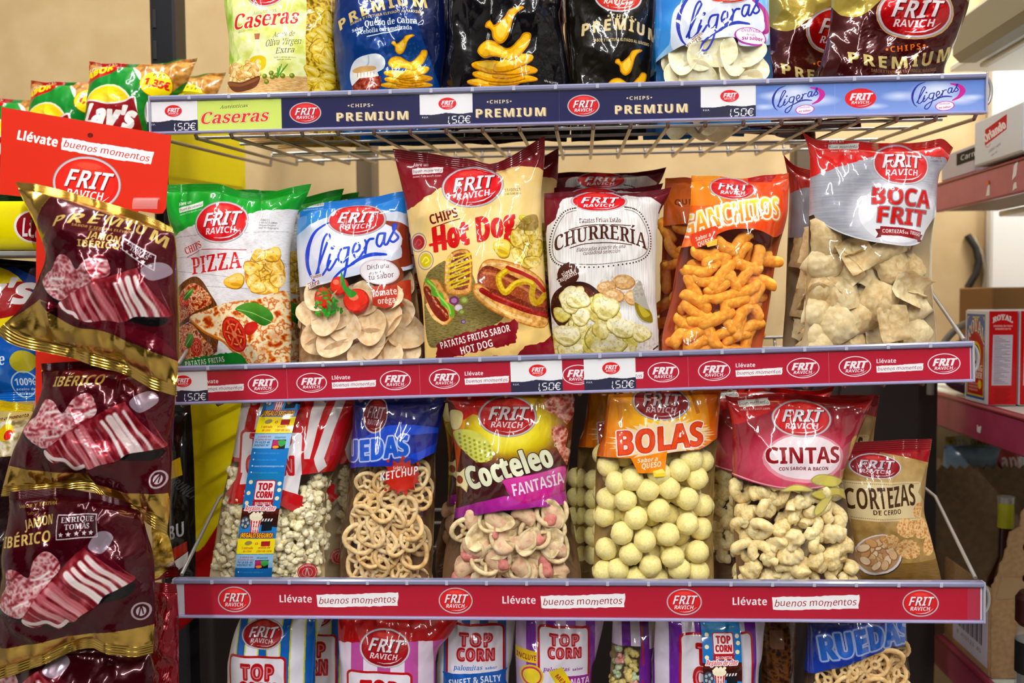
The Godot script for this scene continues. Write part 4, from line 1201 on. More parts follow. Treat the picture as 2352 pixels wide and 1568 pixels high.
func art_wheat(full := true) -> Art:      # silver bag
	var a := Art.new(1770, 290, 2205, 900, 2 if full else 1.2, C("a9abb4"))
	a.G(2, 0.2, ["a2a4ad", "a9abb4", "b1b3bc"], poly([1770, 290, 2205, 290, 2205, 900, 1770, 900]), {"sy": 0.9, "sx": 0.06, "oct": 2})
	a.crop(2.4495, 1480, 300)
	a.fill([rough(poly([700, -30, 1800, -30, 1800, 240, 1690, 155, 1560, 150, 1400, 150, 1240, 165, 1100, 210, 935, 262, 820, 350, 700, 370]), 4, 20, 3)], [C("c01a1a"), C("d8261c")])
	small_slogan(a, 1036, 78, 2.3, 0.03)
	a.text("30/12/20", 1590, 165, 1660, 162, 16, C("3a3438"), "r")
	a.text("L-02265 16", 1590, 183, 1668, 180, 12, C("3a3438"), "r")
	a.glow(1380, 480, 290, 210, Color(0.96, 0.96, 0.98, 0.9), 0.8)
	a.O(1380, 480, 216, 164, C("e6e7ec"))
	a.mark(1412, 205, 158, 116, 0.02)
	for w in [["BOCA", 1238, 428, 1562, 450, 92], ["FRIT", 1260, 530, 1536, 552, 86]]:
		a.text(w[0], w[1], w[2], w[3], w[4], w[5], C("c4201f"), "b", {"ow": [6.0, 0.6], "oc": [C("8d8f98"), C("c4201f")]})
	a.P([1250, 568, 1290, 566, 1280, 612, 1252, 618, 1266, 594], C("6a1016"))
	a.P([1488, 592, 1530, 596, 1512, 620, 1540, 640, 1494, 636], C("6a1016"))
	a.P([1278, 552, 1400, 560, 1518, 580, 1506, 628, 1390, 606, 1272, 602], C("8c1820"))
	a.text("CORTEZAS", 1288, 588, 1412, 592, 20, C("f0e8ea"), "b")
	a.text("DE", 1416, 594, 1434, 595, 12, C("f0e8ea"), "b")
	a.text("TRIGO", 1442, 596, 1508, 606, 20, C("f0e8ea"), "b")
	var win := spl([700, 560, 800, 590, 930, 480, 960, 510, 1060, 580, 1200, 630, 1400, 660, 1510, 640, 1560, 560, 1640, 480, 1800, 470, 1800, 1500, 700, 1500], 6)
	a.line(spl([930, 478, 960, 508, 1060, 578, 1200, 628, 1400, 658, 1510, 640], 6), 8, C("dcdde2"))
	a.hole(win)
	return a

# ================================================================ prints and bags of the lower shelf
func top_corn(a: Art, x0: float, y0: float, x1: float, y1: float, ink: Color, ground: Color, rim: Color, rw: float):      # the red framed card «TOP CORN»
	var r := (x1 - x0) * 0.09
	a.fill([rrect(x0, y0, x1, y1, r)], rim)
	a.fill([rrect(x0 + rw, y0 + rw, x1 - rw, y1 - rw, r * 0.7)], ground)

func top_corn_words(a: Art, x0: float, y0: float, x1: float, h: float, ink: Color, ground: Color):
	var w := x1 - x0
	a.text("TOP", x0 + w * 0.06, y0, x0 + w * 0.94, y0, h, ink, "b", {"ow": [h * 0.085], "oc": [ink], "track": 5})
	a.text("CORN", x0, y0 + h * 1.22, x1, y0 + h * 1.22, h, ink, "b", {"ow": [h * 0.085], "oc": [ink], "track": 4})
	# the pale line inside the strokes
	for q in [["TOP", x0 + w * 0.075, y0 - h * 0.09, x0 + w * 0.925], ["CORN", x0 + w * 0.02, y0 + h * 1.13, x1 - w * 0.02]]:
		a.text(q[0], q[1], q[2], q[3], q[2], h * 0.80, Color(ground, 0.55), "r", {"track": 7})

func stripes(a: Art, x0: float, x1: float, y0: float, y1: float, n: int, c0: Color, c1: Color, lean := 0.0, edge = null):
	a.P([x0, y0, x1, y0, x1, y1, x0, y1], c0)
	var w := (x1 - x0) / n
	for i in n:
		var x := x0 + w * i
		if edge != null: a.P([x + w * 0.16 + lean, y0, x + w * 0.80 + lean, y0, x + w * 0.80, y1, x + w * 0.16, y1], edge)
		a.P([x + w * 0.22 + lean, y0, x + w * 0.74 + lean, y0, x + w * 0.74, y1, x + w * 0.22, y1], c1)

func art_popcorn() -> Art:
	var a := Art.new(470, 900, 830, 1405, 2, C("b5141d"))
	a.crop(2.8, 400, 880)
	var red := C("b8161f")
	var wh := C("e8e2e4")
	a.P([100, 0, 1300, 0, 1300, 1500, 100, 1500], red)
	for s in [[425, 500, 380, 440], [560, 590, 520, 560], [690, 760, 670, 740], [905, 1000, 860, 900], [1060, 1120, 925, 985]]:
		a.P([s[0], 60, s[1], 60, s[3], 470, s[2], 470], wh)
	a.P([925, 470, 985, 470, 1000, 520, 950, 560, 930, 500], wh)
	top_corn(a, 440, 290, 866, 760, red, C("e9e4e8"), red, 16)
	a.P([428, 560, 470, 560, 452, 640, 428, 640], red)
	top_corn_words(a, 500, 430, 800, 110, red, C("e9e4e8"))
	a.hole(poly([60, 495, 440, 495, 428, 600, 380, 660, 352, 706, 392, 712, 370, 752, 380, 758, 540, 740, 720, 756, 836, 826, 880, 780, 850, 760, 856, 712, 826, 690, 846, 570, 960, 560, 1300, 560, 1300, 1500, 60, 1500]))
	a.P([386, 640, 560, 622, 720, 650, 856, 706, 850, 760, 880, 784, 836, 826, 720, 756, 540, 736, 380, 756, 392, 712, 352, 706], red)
	a.text("SALADAS", 484, 706, 716, 726, 44, wh, "b", {"arc": 6})
	a.O(872, 1198, 58, 60, C("c21d24"))
	a.loop(ell(872, 1198, 50, 52), 3, C("eadfe0"))
	a.O(872, 1198, 30, 32, C("d8b4b4"))
	a.O(872, 1198, 26, 28, C("c21d24"))
	a.LN([860, 1215, 872, 1170, 880, 1220], 5, C("eadfe0"))
	a.text("SIN GLUTEN", 838, 1168, 906, 1168, 9, C("eadfe0"), "b", {"arc": 12})
	return a

func art_promo() -> Art:      # the blue film-gift band; drawn straight, 0..232 by 0..1150
	var a := Art.new(0, 0, 84, 412, 4, C("2878b8"))
	a.crop(2.8, 0, 0)
	a.P([0, 0, 240, 0, 240, 1160, 0, 1160], [C("2a7fc0"), C("2474b4")])
	for base in [-40, 715]:
		var y: float = base
		# seats, bucket, reel, clapper
		a.P([0, y - 60, 240, y - 60, 240, y + 60, 0, y + 60], C("3a1a14"))
		for i in 8: a.O(15 + i * 30, y - 40, 15, 16, C("57241c"))
		a.P([0, y + 20, 240, y + 60, 240, y + 100, 0, y + 100], C("2f86c8"))
		a.O(32, y + 32, 32, 40, C("4a525c"))
		for i in 5: a.O(32 + cos(i * 1.257) * 18, y + 32 + sin(i * 1.257) * 22, 8, 10, C("aab4be"))
		a.P([140, y + 20, 205, y + 14, 205, y + 78, 140, y + 84], C("20242a"))
		for i in 4: a.P([140 + i * 18, y + 4, 150 + i * 18, y + 3, 144 + i * 18, y + 20, 134 + i * 18, y + 21], C("e4e4e4"))
		a.P([62, y, 132, y, 122, y + 96, 76, y + 96], C("e8e2e0"))
		for i in 4: a.P([66 + i * 18, y, 75 + i * 18, y, 80 + i * 13, y + 96, 74 + i * 13, y + 96], C("c21c22"))
		a.O(97, y - 4, 42, 24, C("efe6cc"))
		for i in 9: a.O(64 + i * 8, y - 14 - (i % 3) * 8, 10, 9, C("f6efd8"))
		a.text("TOP", 80, y + 52, 116, y + 52, 20, C("f4f0ee"), "b")
		a.text("CORN", 78, y + 76, 118, y + 76, 18, C("f4f0ee"), "b")
		a.text("¡REGALO SEGURO!", 12, y + 124, 216, y + 124, 28, C("f3d41f"), "b", {"ow": [4.0], "oc": [C("8c1a1a")]})
		a.P([0, y + 132, 240, y + 130, 240, y + 228, 0, y + 232], C("ecdc22"))
		a.O(70, y + 160, 24, 14, C("9c8a5c"), -0.2)
		a.text("o", 112, y + 170, 132, y + 170, 20, C("c02020"), "s", {"skew": 0.2})
		a.P([150, y + 148, 206, y + 146, 206, y + 178, 150, y + 180], C("a2242c"))
		a.text("1 entrada", 28, y + 200, 104, y + 198, 16, C("b02222"), "s", {"skew": 0.2})
		a.text("de cine", 40, y + 220, 96, y + 218, 14, C("b02222"), "s", {"skew": 0.2})
		a.text("sesión de", 134, y + 196, 212, y + 194, 15, C("b02222"), "s", {"skew": 0.2})
		a.text("cine en casa", 126, y + 218, 222, y + 216, 15, C("b02222"), "s", {"skew": 0.2})
		a.P([0, y + 236, 240, y + 232, 240, y + 320, 0, y + 324], C("9cc4e4"))
		a.text("y entra en", 24, y + 258, 110, y + 256, 12, C("b02a3a"), "s", {"skew": 0.2})
		a.text("el sorteo de una", 12, y + 276, 116, y + 274, 12, C("b02a3a"), "s", {"skew": 0.2})
		a.text("TV ULED 4K", 12, y + 294, 110, y + 292, 13, C("1c3c78"), "b")
		a.text("HISENSE 55\"", 12, y + 312, 110, y + 310, 13, C("1c3c78"), "b")
		a.text("Hisense", 134, y + 262, 202, y + 260, 13, C("2a6a8c"), "b")
		a.P([124, y + 270, 208, y + 268, 208, y + 326, 124, y + 328], C("1c1c28"))
		a.S([128, y + 274, 170, y + 280, 160, y + 322, 130, y + 322], C("b0306a"))
		a.S([160, y + 276, 204, y + 274, 204, y + 300, 176, y + 310], C("3fa04a"))
		a.O(150, y + 314, 20, 8, C("e8a02a"))
		for i in 4:
			a.O(22, y + 352 + i * 40, 5, 5, C("dcecf8"))
			a.text(["Promoción válida en", "Consulta las bases", "www.tumomentotopcorn.com", "hasta agotar unidades"][i], 36, y + 358 + i * 40, [180, 170, 222, 190][i], y + 357 + i * 40, 11, C("dcecf8") if i == 2 else C("5fa4d8"), "r")
		for i in 4: a.text("bases legales en la web del sorteo", 30, y + 480 + i * 14, 210, y + 479 + i * 14, 7, C("2f9a50"), "r")
	# the card in the middle
	a.fill([rrect(62, 478, 190, 606, 12)], C("b0202c"))
	a.fill([rrect(68, 484, 184, 600, 9)], C("eeeaee"))
	a.text("TOP", 84, 540, 170, 540, 42, C("b0202c"), "b", {"ow": [2.0], "oc": [C("b0202c")]})
	a.text("CORN", 78, 588, 176, 588, 38, C("b0202c"), "b", {"ow": [2.0], "oc": [C("b0202c")]})
	a.P([56, 606, 196, 606, 186, 622, 196, 640, 56, 636, 66, 620], C("a61c26"))
	a.text("PALOMITAS", 78, 632, 176, 632, 17, C("f0e8e8"), "b")
	a.text("Regalos de cine", 16, 668, 212, 668, 30, C("c8202c"), "s", {"skew": 0.25, "ow": [5.0], "oc": [C("f0eef0")]})
	for q in [[30, 492], [26, 560], [24, 622], [212, 500], [216, 540], [210, 592]]: a.O(q[0], q[1], 13, 13, C("efe2bc"))
	return a

func art_wheels() -> Art:
	var a := Art.new(772, 900, 1040, 1405, 2, C("0f2a86"))
	a.crop(2.8, 400, 880)
	a.P([1000, 0, 1900, 0, 1900, 600, 1000, 600], [C("0a1a5a"), C("1540b0")])
	a.brush(spl([1120, 470, 1300, 340, 1500, 290, 1700, 300], 8), 20, 90, 30, C("1c56c8"))
	a.S([1480, 450, 1580, 430, 1720, 380, 1720, 520, 1600, 480], C("1a4cc0"))
	a.mark(1302, 200, 78, 108, 0.08, 0, C("b8a8b4"), C("7e1420"), C("560c16"))
	a.text("RUEDAS", 1040, 505, 1530, 440, 120, C("2462c4"), "b", {"skew": 0.1, "ow": [20.0, 14.0, 5.0], "oc": [C("2a50b4"), C("c4cce8"), C("2462c4")]})
	a.hole(spl([1000, 590, 1090, 565, 1180, 530, 1300, 516, 1500, 512, 1800, 505, 1800, 1500, 1000, 1500], 5))
	a.fill([star(1480, 580, 120, 13, 0.72)], C("a02818"))
	a.O(1480, 582, 100, 88, C("b4301c"))
	for q in [[1490, 462, 12], [1395, 480, 10], [1580, 500, 9], [1505, 688, 11], [1380, 660, 9]]: a.O(q[0], q[1], q[2], q[2], C("b4301c"))
	a.text("Sabor a", 1426, 535, 1500, 528, 19, C("ece2e0"), "b", {"skew": 0.15})
	a.text("KETCHUP", 1346, 606, 1588, 566, 52, C("ece6ea"), "b", {"skew": 0.22})
	return a

func art_cocktail() -> Art:
	var a := Art.new(1005, 890, 1350, 1405, 2, C("431418"))
	a.crop(2.8, 980, 880)
	a.P([60, 0, 1050, 0, 1050, 900, 60, 900], [C("5a1618"), C("3c1014")])
	a.P([60, 200, 260, 200, 200, 560, 60, 700], C("b8551e"))
	a.glow(560, 250, 430, 300, Color(0.93, 0.87, 0.18, 1.0), 0.62)
	a.glow(540, 280, 340, 200, Color(0.96, 0.9, 0.12, 1.0), 0.7)
	a.glow(500, 330, 240, 110, Color(0.97, 0.94, 0.5, 0.8), 0.6)
	a.P([100, 40, 420, 40, 380, 210, 300, 190, 240, 230, 170, 130], C("c4201c"))
	# printed star, waffle and bacon
	var cr := C("e8dca0")
	a.S([150, 180, 200, 170, 236, 190, 230, 250, 200, 290, 160, 280], cr)
	a.S([172, 310, 250, 286, 340, 310, 420, 390, 420, 470, 330, 488, 250, 430, 200, 380], C("cfd06a"))
	for i in 7:
		for j in 6:
			var p := Vector2(215 + i * 32 + j * 3, 318 + j * 26 + i * 12)
			if Geometry2D.is_point_in_polygon(p, spl([172, 310, 250, 286, 340, 310, 420, 390, 420, 470, 330, 488, 250, 430, 200, 380], 5, true)): a.O(p.x, p.y, 9, 8, C("9c9c38"))
	a.fill([star(232, 610, 84, 5, 0.56, -1.3)], C("d8c88c"))
	a.fill([star(230, 606, 76, 5, 0.56, -1.3)], C("efe6b8"))
	a.O(215, 612, 22, 26, C("8a3a1c"))
	a.G(6, 0.03, ["8a3028", "c8776a", "e8c4b0", "a8483c"], [750, 110, 800, 60, 940, 60, 950, 200, 900, 260, 830, 200, 770, 170])
	a.G(7, 0.03, ["8a3028", "c8776a", "e8c4b0", "a8483c"], [800, 270, 870, 260, 910, 300, 890, 400, 930, 430, 900, 520, 850, 440, 800, 330])
	a.mark(520, 205, 180, 122, 0, 0, C("e8e2e4"), C("bb1a1c"), C("8a0f14"))
	a.text("Cocteleo", 288, 668, 822, 508, 138, C("eceed2"), "b", {"skew": -0.06, "arc": 6, "ow": [10.0, 5.0], "oc": [C("2a0a0c"), C("eceed2")]})
	a.loop(ell(828, 384, 11, 12), 3, C("dcdcc0"))
	a.P([150, 720, 190, 800, 330, 745, 500, 700, 900, 690, 940, 700, 940, 770, 700, 772, 480, 790, 300, 830, 190, 862, 140, 870], [C("b8309c"), C("7c1c78")])
	a.S([498, 596, 700, 560, 884, 522, 888, 640, 870, 690, 720, 730, 610, 742, 530, 690, 505, 640], C("a81c7c"))
	a.S([502, 600, 700, 564, 880, 526, 884, 640, 860, 680, 720, 718, 620, 728, 540, 680, 510, 640], [C("e070b4"), C("b81f86")])
	a.text("FANTASÍA", 560, 700, 884, 630, 74, C("f2e8f0"), "b")
	a.hole(spl([60, 900, 190, 862, 300, 832, 480, 792, 700, 774, 900, 770, 1100, 760, 1100, 1500, 60, 1500], 5))
	return a

func art_balls() -> Art:
	var a := Art.new(1355, 885, 1665, 1405, 2, C("e89412"))
	a.crop(3.409, 1290, 880)
	a.P([150, 0, 1300, 0, 1300, 700, 150, 700], [C("e8a018"), C("e07c0c")])
	a.glow(760, 260, 420, 240, Color(1, 0.85, 0.1, 0.9))
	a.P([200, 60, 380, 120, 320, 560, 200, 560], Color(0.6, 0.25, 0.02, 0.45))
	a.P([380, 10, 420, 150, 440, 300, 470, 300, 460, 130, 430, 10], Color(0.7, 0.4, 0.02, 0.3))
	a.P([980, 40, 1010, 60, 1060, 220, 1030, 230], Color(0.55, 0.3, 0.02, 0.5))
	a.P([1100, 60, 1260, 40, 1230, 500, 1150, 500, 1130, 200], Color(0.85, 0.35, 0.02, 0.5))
	a.mark(765, 145, 212, 130, 0.02, 0, C("d8cfd4"), C("961622"), C("650c16"))
	# white burst behind the word
	var bp := PackedVector2Array()
	for i in 90:
		var t := TAU * i / 90
		var r := 1.0 + (0.16 if i % 2 else -0.04) + 0.08 * sin(i * 1.7)
		bp.append(Vector2(765 + cos(t) * 350 * r, 420 + sin(t) * 130 * r - cos(t) * 38))
	a.fill([bp], Color(0.98, 0.92, 0.82, 0.85))
	a.text("BOLAS", 430, 545, 1092, 462, 172, C("d9561a"), "b", {"skew": 0.1, "ow": [16.0, 7.0], "oc": [C("f6ece6"), C("c43c14")]})
	a.hole(spl([180, 580, 320, 566, 520, 566, 700, 545, 880, 515, 1050, 503, 1330, 498, 1330, 1700, 180, 1700], 5))
	a.P([520, 566, 800, 510, 778, 676, 572, 678, 556, 640], C("e8921a"))
	a.text("Sabor a", 570, 600, 728, 582, 32, C("f6eee2"), "b", {"skew": 0.25})
	a.text("QUESO", 600, 644, 754, 626, 40, C("f6eee2"), "b", {"skew": 0.2})
	a.P([686, 660, 760, 642, 782, 672, 776, 702, 692, 704], C("f0cf3c"))
	a.P([686, 660, 760, 642, 782, 672, 710, 682], C("f6e27a"))
	return a

func art_ribbons() -> Art:
	var a := Art.new(1660, 888, 2020, 1405, 2, C("a8283c"))
	a.crop(2.279, 1600, 880)
	a.P([100, 0, 1000, 0, 1000, 700, 100, 700], [C("841428"), C("a22a44")])
	a.glow(520, 400, 360, 200, Color(0.92, 0.5, 0.58, 0.9), 0.72)
	a.P([100, 0, 1000, 0, 1000, 110, 880, 140, 760, 110, 620, 105, 400, 130, 300, 170, 210, 210, 160, 210], [C("a3141c"), C("c01a20")])
	small_slogan(a, 214, 92, 2.3, -0.05)
	a.O(528, 376, 214, 126, Color(0.97, 0.88, 0.9, 0.5))
	a.O(528, 372, 196, 112, C("ecdfe4"))
	a.mark(528, 178, 152, 90, 0.01)
	a.text("CINTAS", 330, 402, 714, 402, 80, C("8c1622"), "b", {"ow": [5.0, 1.0], "oc": [C("f4eef0"), C("8c1622")]})
	a.text("CON SABOR A BACON", 392, 438, 650, 438, 17, C("6c141e"), "b")
	a.LN([186, 470, 300, 505, 430, 526, 560, 528, 680, 512, 750, 486], 6, C("e8b4bc"))
	a.hole(spl([100, 440, 186, 480, 300, 513, 430, 532, 560, 534, 680, 518, 760, 490, 1000, 440, 1000, 1300, 100, 1300], 5))
	for q in [[[555, 480, 600, 458, 680, 468, 745, 500, 700, 525, 620, 520, 570, 505], "d8cc6a"], [[560, 560, 620, 535, 700, 530, 780, 560, 770, 600, 700, 570, 620, 590], "cfc060"], [[580, 640, 620, 590, 680, 570, 640, 640, 590, 672], "d4c878"], [[400, 545, 470, 512, 540, 520, 570, 545, 500, 545], "dccf7c"], [[790, 300, 830, 270, 850, 330, 800, 400, 780, 440], "c9a860"]]:
		a.S(q[0], C(q[1]).darkened(0.2))
		var z := Geometry2D.offset_polygon(a._s(q[0]), -5)
		for e in z: a.fill([e], C(q[1]))
	return a

func art_rinds() -> Art:
	var a := Art.new(1925, 998, 2180, 1405, 2, C("a08454"))
	a.crop(2.279, 1600, 880)
	a.G(3, 0.03, ["93774a", "9a7e4e", "a48856", "ab905e"], [700, 250, 1350, 250, 1350, 1300, 700, 1300])
	a.glow(1060, 560, 300, 200, Color(0.85, 0.76, 0.58, 0.8))
	a.P([700, 250, 1400, 250, 1400, 420, 1200, 410, 1080, 380, 960, 360, 860, 400, 700, 400], [C("7c1420"), C("941c28")])
	a.mark(912, 426, 124, 60, 0.02, 0, C("c8bcc8"), C("8c1622"), C("600c16"))
	a.fill([rrect(740, 502, 1150, 702, 26)], C("d2c19a"))
	for i in 42:
		a.LN([760 + i * 9, 514, 764 + i * 9, 514], 2.5, C("5c4426"), false)
		a.LN([760 + i * 9, 692, 764 + i * 9, 690], 2.5, C("5c4426"), false)
	a.text("CORTEZAS", 772, 650, 1114, 622, 106, C("47301c"), "b")
	a.text("DE CERDO", 886, 670, 1032, 666, 24, C("47301c"), "b")
	a.G(5, 0.06, ["755a2e", "7e6334", "88693a"], [700, 960, 1350, 900, 1350, 1300, 700, 1300], {"sx": 0.4, "sy": 4.0})
	a.O(935, 888, 116, 118, C("3a2a18"))
	a.O(930, 884, 118, 116, C("dcd8dc"))
	a.O(930, 880, 108, 106, C("b09070"))
	for i in 26:
		var t := i * 2.4
		var r := sqrt(i / 26.0) * 84
		var q2 := a.rng.randf() * 6
		a.O(930 + cos(t) * r, 876 + sin(t) * r, 32, 22, C("9a7450"), q2)
		a.O(928 + cos(t) * r, 873 + sin(t) * r, 28, 18, C(["d8b890", "e6d0b0", "c89c70"][i % 3]), q2)
	for q in [[1060, 740, 58, 50], [1150, 745, 56, 56], [1075, 850, 66, 52], [1200, 830, 40, 62], [980, 810, 46, 40], [1130, 650, 30, 40]]:
		a.G(9, 0.06, ["b07c48", "d0a470", "e4c898", "c08c58"], ell(q[0], q[1], q[2], q[3], 0.4, 11))
	a.P([1190, 420, 1230, 480, 1200, 640, 1130, 560], Color(0.35, 0.26, 0.14, 0.35))
	return a

func row3():
	var z := -0.064
	# ---- popcorn
	var o := shelf_bag(2, z, {"name": "snack_bag", "label": "clear popcorn bag with red and white stripes, left end of lower shelf", "thick": 0.038, "seal_t": 10, "seed": 71, "film": true, "back_mat": mat("pale back", C("c8b48c"), 0.6),
		"T": [553, 924, 640, 923, 730, 921, 816, 918], "L": [553, 924, 536, 1037, 518, 1112, 504, 1184, 494, 1250, 481, 1326], "R": [816, 918, 800, 980, 782, 1050, 752, 1120, 750, 1170, 744, 1240, 746, 1318], "art": art_popcorn()})
	var pc := o
	var kern := []
	for i in 5: kern.append(popcorn(300 + i, 0.0112))
	var km := [snack_mat("popcorn", ["ddb868", "f2e2ae", "faf2d6", "f6e8c0"], 0.8, 26.0), snack_mat("popcorn white", ["ecd494", "f8eecc", "fcf6e4"], 0.8, 26.0)]
	strew(o, poly([535, 1062, 560, 1066, 545, 1130, 600, 1150, 690, 1175, 725, 1090, 740, 1100, 742, 1180, 736, 1250, 738, 1345, 495, 1350, 505, 1250, 522, 1150]), kern, km, 15.0, 0.0085, 14, "popcorn_piece", "white popcorn piece in the clear red striped bag", "popcorn", "popcorn in the red striped bag", 1.5, 2)
	# the band stuck on it
	var pa := art_promo()
	var st := SurfaceTool.new()
	st.begin(Mesh.PRIMITIVE_TRIANGLES)
	st.set_smooth_group(1)
	var g := []
	for j in 31:
		var row := []
		for i in 7:
			var y := lerpf(921, 1345, j / 30.0)
			var xl := lerpf(611, 549, (y - 919) / 409.0)
			var x := xl + i / 6.0 * 84
			var uv := bag_uv(o, x, y)
			row.append([Vector3((x - o.c.x) * o.s, -(y - o.c.y) * o.s, bag_plain(o, uv.x, uv.y) + 0.006), Vector2(i / 6.0, (y - 921) / 412.0)])
		g.append(row)
	for j in 30:
		for i in 6:
			for q in [[0, 0], [1, 0], [0, 1], [1, 0], [1, 1], [0, 1]]:
				st.set_uv(g[j + q[1]][i + q[0]][1])
				st.add_vertex(g[j + q[1]][i + q[0]][0])
	st.generate_normals()
	var pmat := art_mat(pa, 0.4, 0, 0.5)
	mats["promo print"] = pmat
	pmat.cull_mode = BaseMaterial3D.CULL_DISABLED
	var band := obj("promo_band", st.commit(), pmat, null, o.node.transform)
	tag(band, "blue paper prize band stuck down the front of the striped popcorn bag", "paper band")
	rear(pc, Vector3(0.026, 0.0, -0.087), kern, km, 0.0085, 715, 745, 1100, 1300, 3, 12, "popcorn_piece", "popcorn piece in the rear red striped bag", "popcorn", "popcorn in the rear bag")
	bag_copy(pc, "snack_bag", "second red striped popcorn bag standing behind, red foot showing", Vector3(0.026, 0.0, -0.085), -6.0)
	# ---- wheels
	o = shelf_bag(2, z, {"name": "snack_bag", "label": "clear blue topped bag of wheel snacks with ketchup splash", "thick": 0.036, "seal_t": 12, "seed": 72, "film": true, "back_mat": mat("dark tan back", C("6c4c2c"), 0.6),
		"T": [812, 917, 900, 914, 1027, 908], "L": [812, 917, 806, 1040, 797, 1150, 783, 1240, 781, 1305], "R": [1027, 908, 1002, 1030, 1000, 1112, 996, 1237, 992, 1322], "art": art_wheels()})
	var wh := []
	for i in 7: wh.append(wheel(400 + i, 0.0165 + 0.0012 * (i % 3)))
	var wm := [snack_mat("wheel snack", ["c89450", "e2b878", "f0d29c"]), snack_mat("wheel snack pale", ["d8ac68", "eac890", "f4dcb0"])]
	var wl := "tan wheel snack in the blue topped bag beside the popcorn"
	strew(o, poly([842, 1092, 860, 1084, 968, 1084, 964, 1200, 958, 1336, 826, 1336, 826, 1240, 838, 1150]), wh, wm, 31, 0.0125, 15, "wheel_snack", wl, "wheel snack", "wheel snacks in the ketchup bag", 0.32, 3)
	# ---- mixed snacks
	o = shelf_bag(2, z, {"name": "snack_bag", "label": "clear bag of mixed snacks with white word and magenta band", "thick": 0.037, "seal_t": 10, "seed": 73, "film": true, "back_mat": mats["dark tan back"],
		"T": [1026, 908, 1150, 905, 1324, 896], "L": [1026, 908, 1034, 970, 1044, 1030, 1048, 1100, 1044, 1184, 1024, 1255, 1016, 1330], "R": [1324, 896, 1316, 970, 1308, 1060, 1300, 1130, 1316, 1200, 1326, 1260, 1336, 1332], "art": art_cocktail()})
	var mx := []
	for i in 3: mx.append(blob(500 + i, 0.019, 0.0115, 0.0085, 0.2, 0.9, 0.3 * (i - 1), 16, 14))
	var pk := []
	for i in 2: pk.append(blob(510 + i, 0.015, 0.0085, 0.0075, 0.25, 0.9, 0.2, 14, 12))
	var wf := curl(520, 0.021, 0.014, 0.004, 0.35, 0.3, 0.1, 0, 0.0016)
	var bm := snack_mat("bacon puff", ["d8a47c", "e6c29a", "ecd0a8", "d89a7c"], 0.8, 7.0)
	var km2 := snack_mat("pink puff", ["c86a5c", "d88074", "e09488"], 0.8, 14.0)
	var cm := snack_mat("cream puff", ["d2b078", "e6cd9c", "efdcb4"], 0.8, 14.0)
	var ar := poly([1078, 1192, 1120, 1182, 1268, 1170, 1276, 1240, 1292, 1345, 1060, 1345, 1066, 1250])
	var ml := "%s in the mixed snack bag with magenta band"
	strew(o, ar, mx, [bm], 50, 0.011, 21, "bacon_puff", ml % "striped tan bacon puff", "puffed snack", "bacon puffs in the mixed bag", 0.3, 1)
	strew(o, ar, pk, [km2], 62, 0.010, 22, "pink_puff", ml % "pink puffed piece", "puffed snack", "pink puffs in the mixed bag", 0.4, 1)
	strew(o, ar, [wf], [cm], 58, 0.010, 23, "waffle_piece", ml % "cream waffle piece", "puffed snack", "waffle pieces in the mixed bag", 0.4, 1)
	for i in 2: strew(o, ar, [wh[i + 2]], [cm], 56, 0.011, 24 + i, "star_snack", ml % "cream open star piece", "puffed snack", "open pieces in the mixed bag", 0.5, 1)
	strew(o, ar, mx + pk, [bm, cm, cm], 30, 0.024, 29, "puffed_piece", ml % "deeper lying puffed piece", "puffed snack", "deeper pieces in the mixed bag", 0.5, 1)
	rear(o, Vector3(-0.022, 0.0, -0.087), mx + [wf], [bm, cm], 0.011, 1062, 1092, 1200, 1320, 2, 5, "puffed_piece", "puffed piece in the rear mixed snack bag", "puffed snack", "pieces in the rear mixed bag")
	bag_copy(o, "snack_bag", "second mixed snack bag standing behind at left of the first", Vector3(-0.022, 0.0, -0.085), 5.0)
	# ---- cheese balls
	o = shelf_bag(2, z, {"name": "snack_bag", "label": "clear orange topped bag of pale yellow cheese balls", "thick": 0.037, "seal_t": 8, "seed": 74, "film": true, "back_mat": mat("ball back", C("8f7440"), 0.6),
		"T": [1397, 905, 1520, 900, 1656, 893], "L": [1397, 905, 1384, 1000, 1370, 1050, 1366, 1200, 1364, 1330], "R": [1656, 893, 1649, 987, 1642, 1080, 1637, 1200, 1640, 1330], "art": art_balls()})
	var bl := []
	for i in 5: bl.append(blob(600 + i, 0.0156, 0.0150 - 0.0006 * (i % 3), 0.015, 0.10, 1.6, 0.0, 20, 14))
	var bmat := snack_mat("cheese ball", ["f0da74", "f8e892", "fff2b0", "faea9c"], 0.85, 30.0)
	var bp := "pale yellow cheese ball in the orange topped clear bag"
	var near := [[1003, 588], [1110, 610], [905, 665], [745, 690], [1050, 735], [660, 815], [822, 800], [970, 890], [1115, 960], [745, 975], [570, 1035], [975, 1085], [1100, 1145], [465, 1160], [640, 1215], [820, 1165], [350, 1300], [535, 1325], [690, 1420], [862, 1350], [1062, 1315], [440, 1455], [590, 1520], [920, 1450], [1075, 1480], [360, 905], [490, 900], [420, 770], [335, 1040], [365, 645], [540, 740], [760, 1540], [330, 1480]]
	for i in near.size():
		piece(o, bl[i % 5], bmat, near[i][0] / 3.409 + 1290, near[i][1] / 3.409 + 880, 0.0155, Vector3(i, i * 2.0, i * 3.0), "cheese_ball", bp, "cheese ball", "cheese balls in the orange topped bag")
	for i in 40:
		piece(o, bl[i % 5], bmat, 1392 + (i % 6) * 43 + (i / 6 % 2) * 18, 1050 + (i / 6) * 45, 0.0155, Vector3(i, i * 2.0, i * 3.0), "cheese_ball", bp, "cheese ball", "cheese balls in the orange topped bag", 0.027)
	var bc := o
	bag_copy(o, "snack_bag", "second orange topped cheese ball bag standing behind at left", Vector3(-0.025, 0.0, -0.085), 4.0)
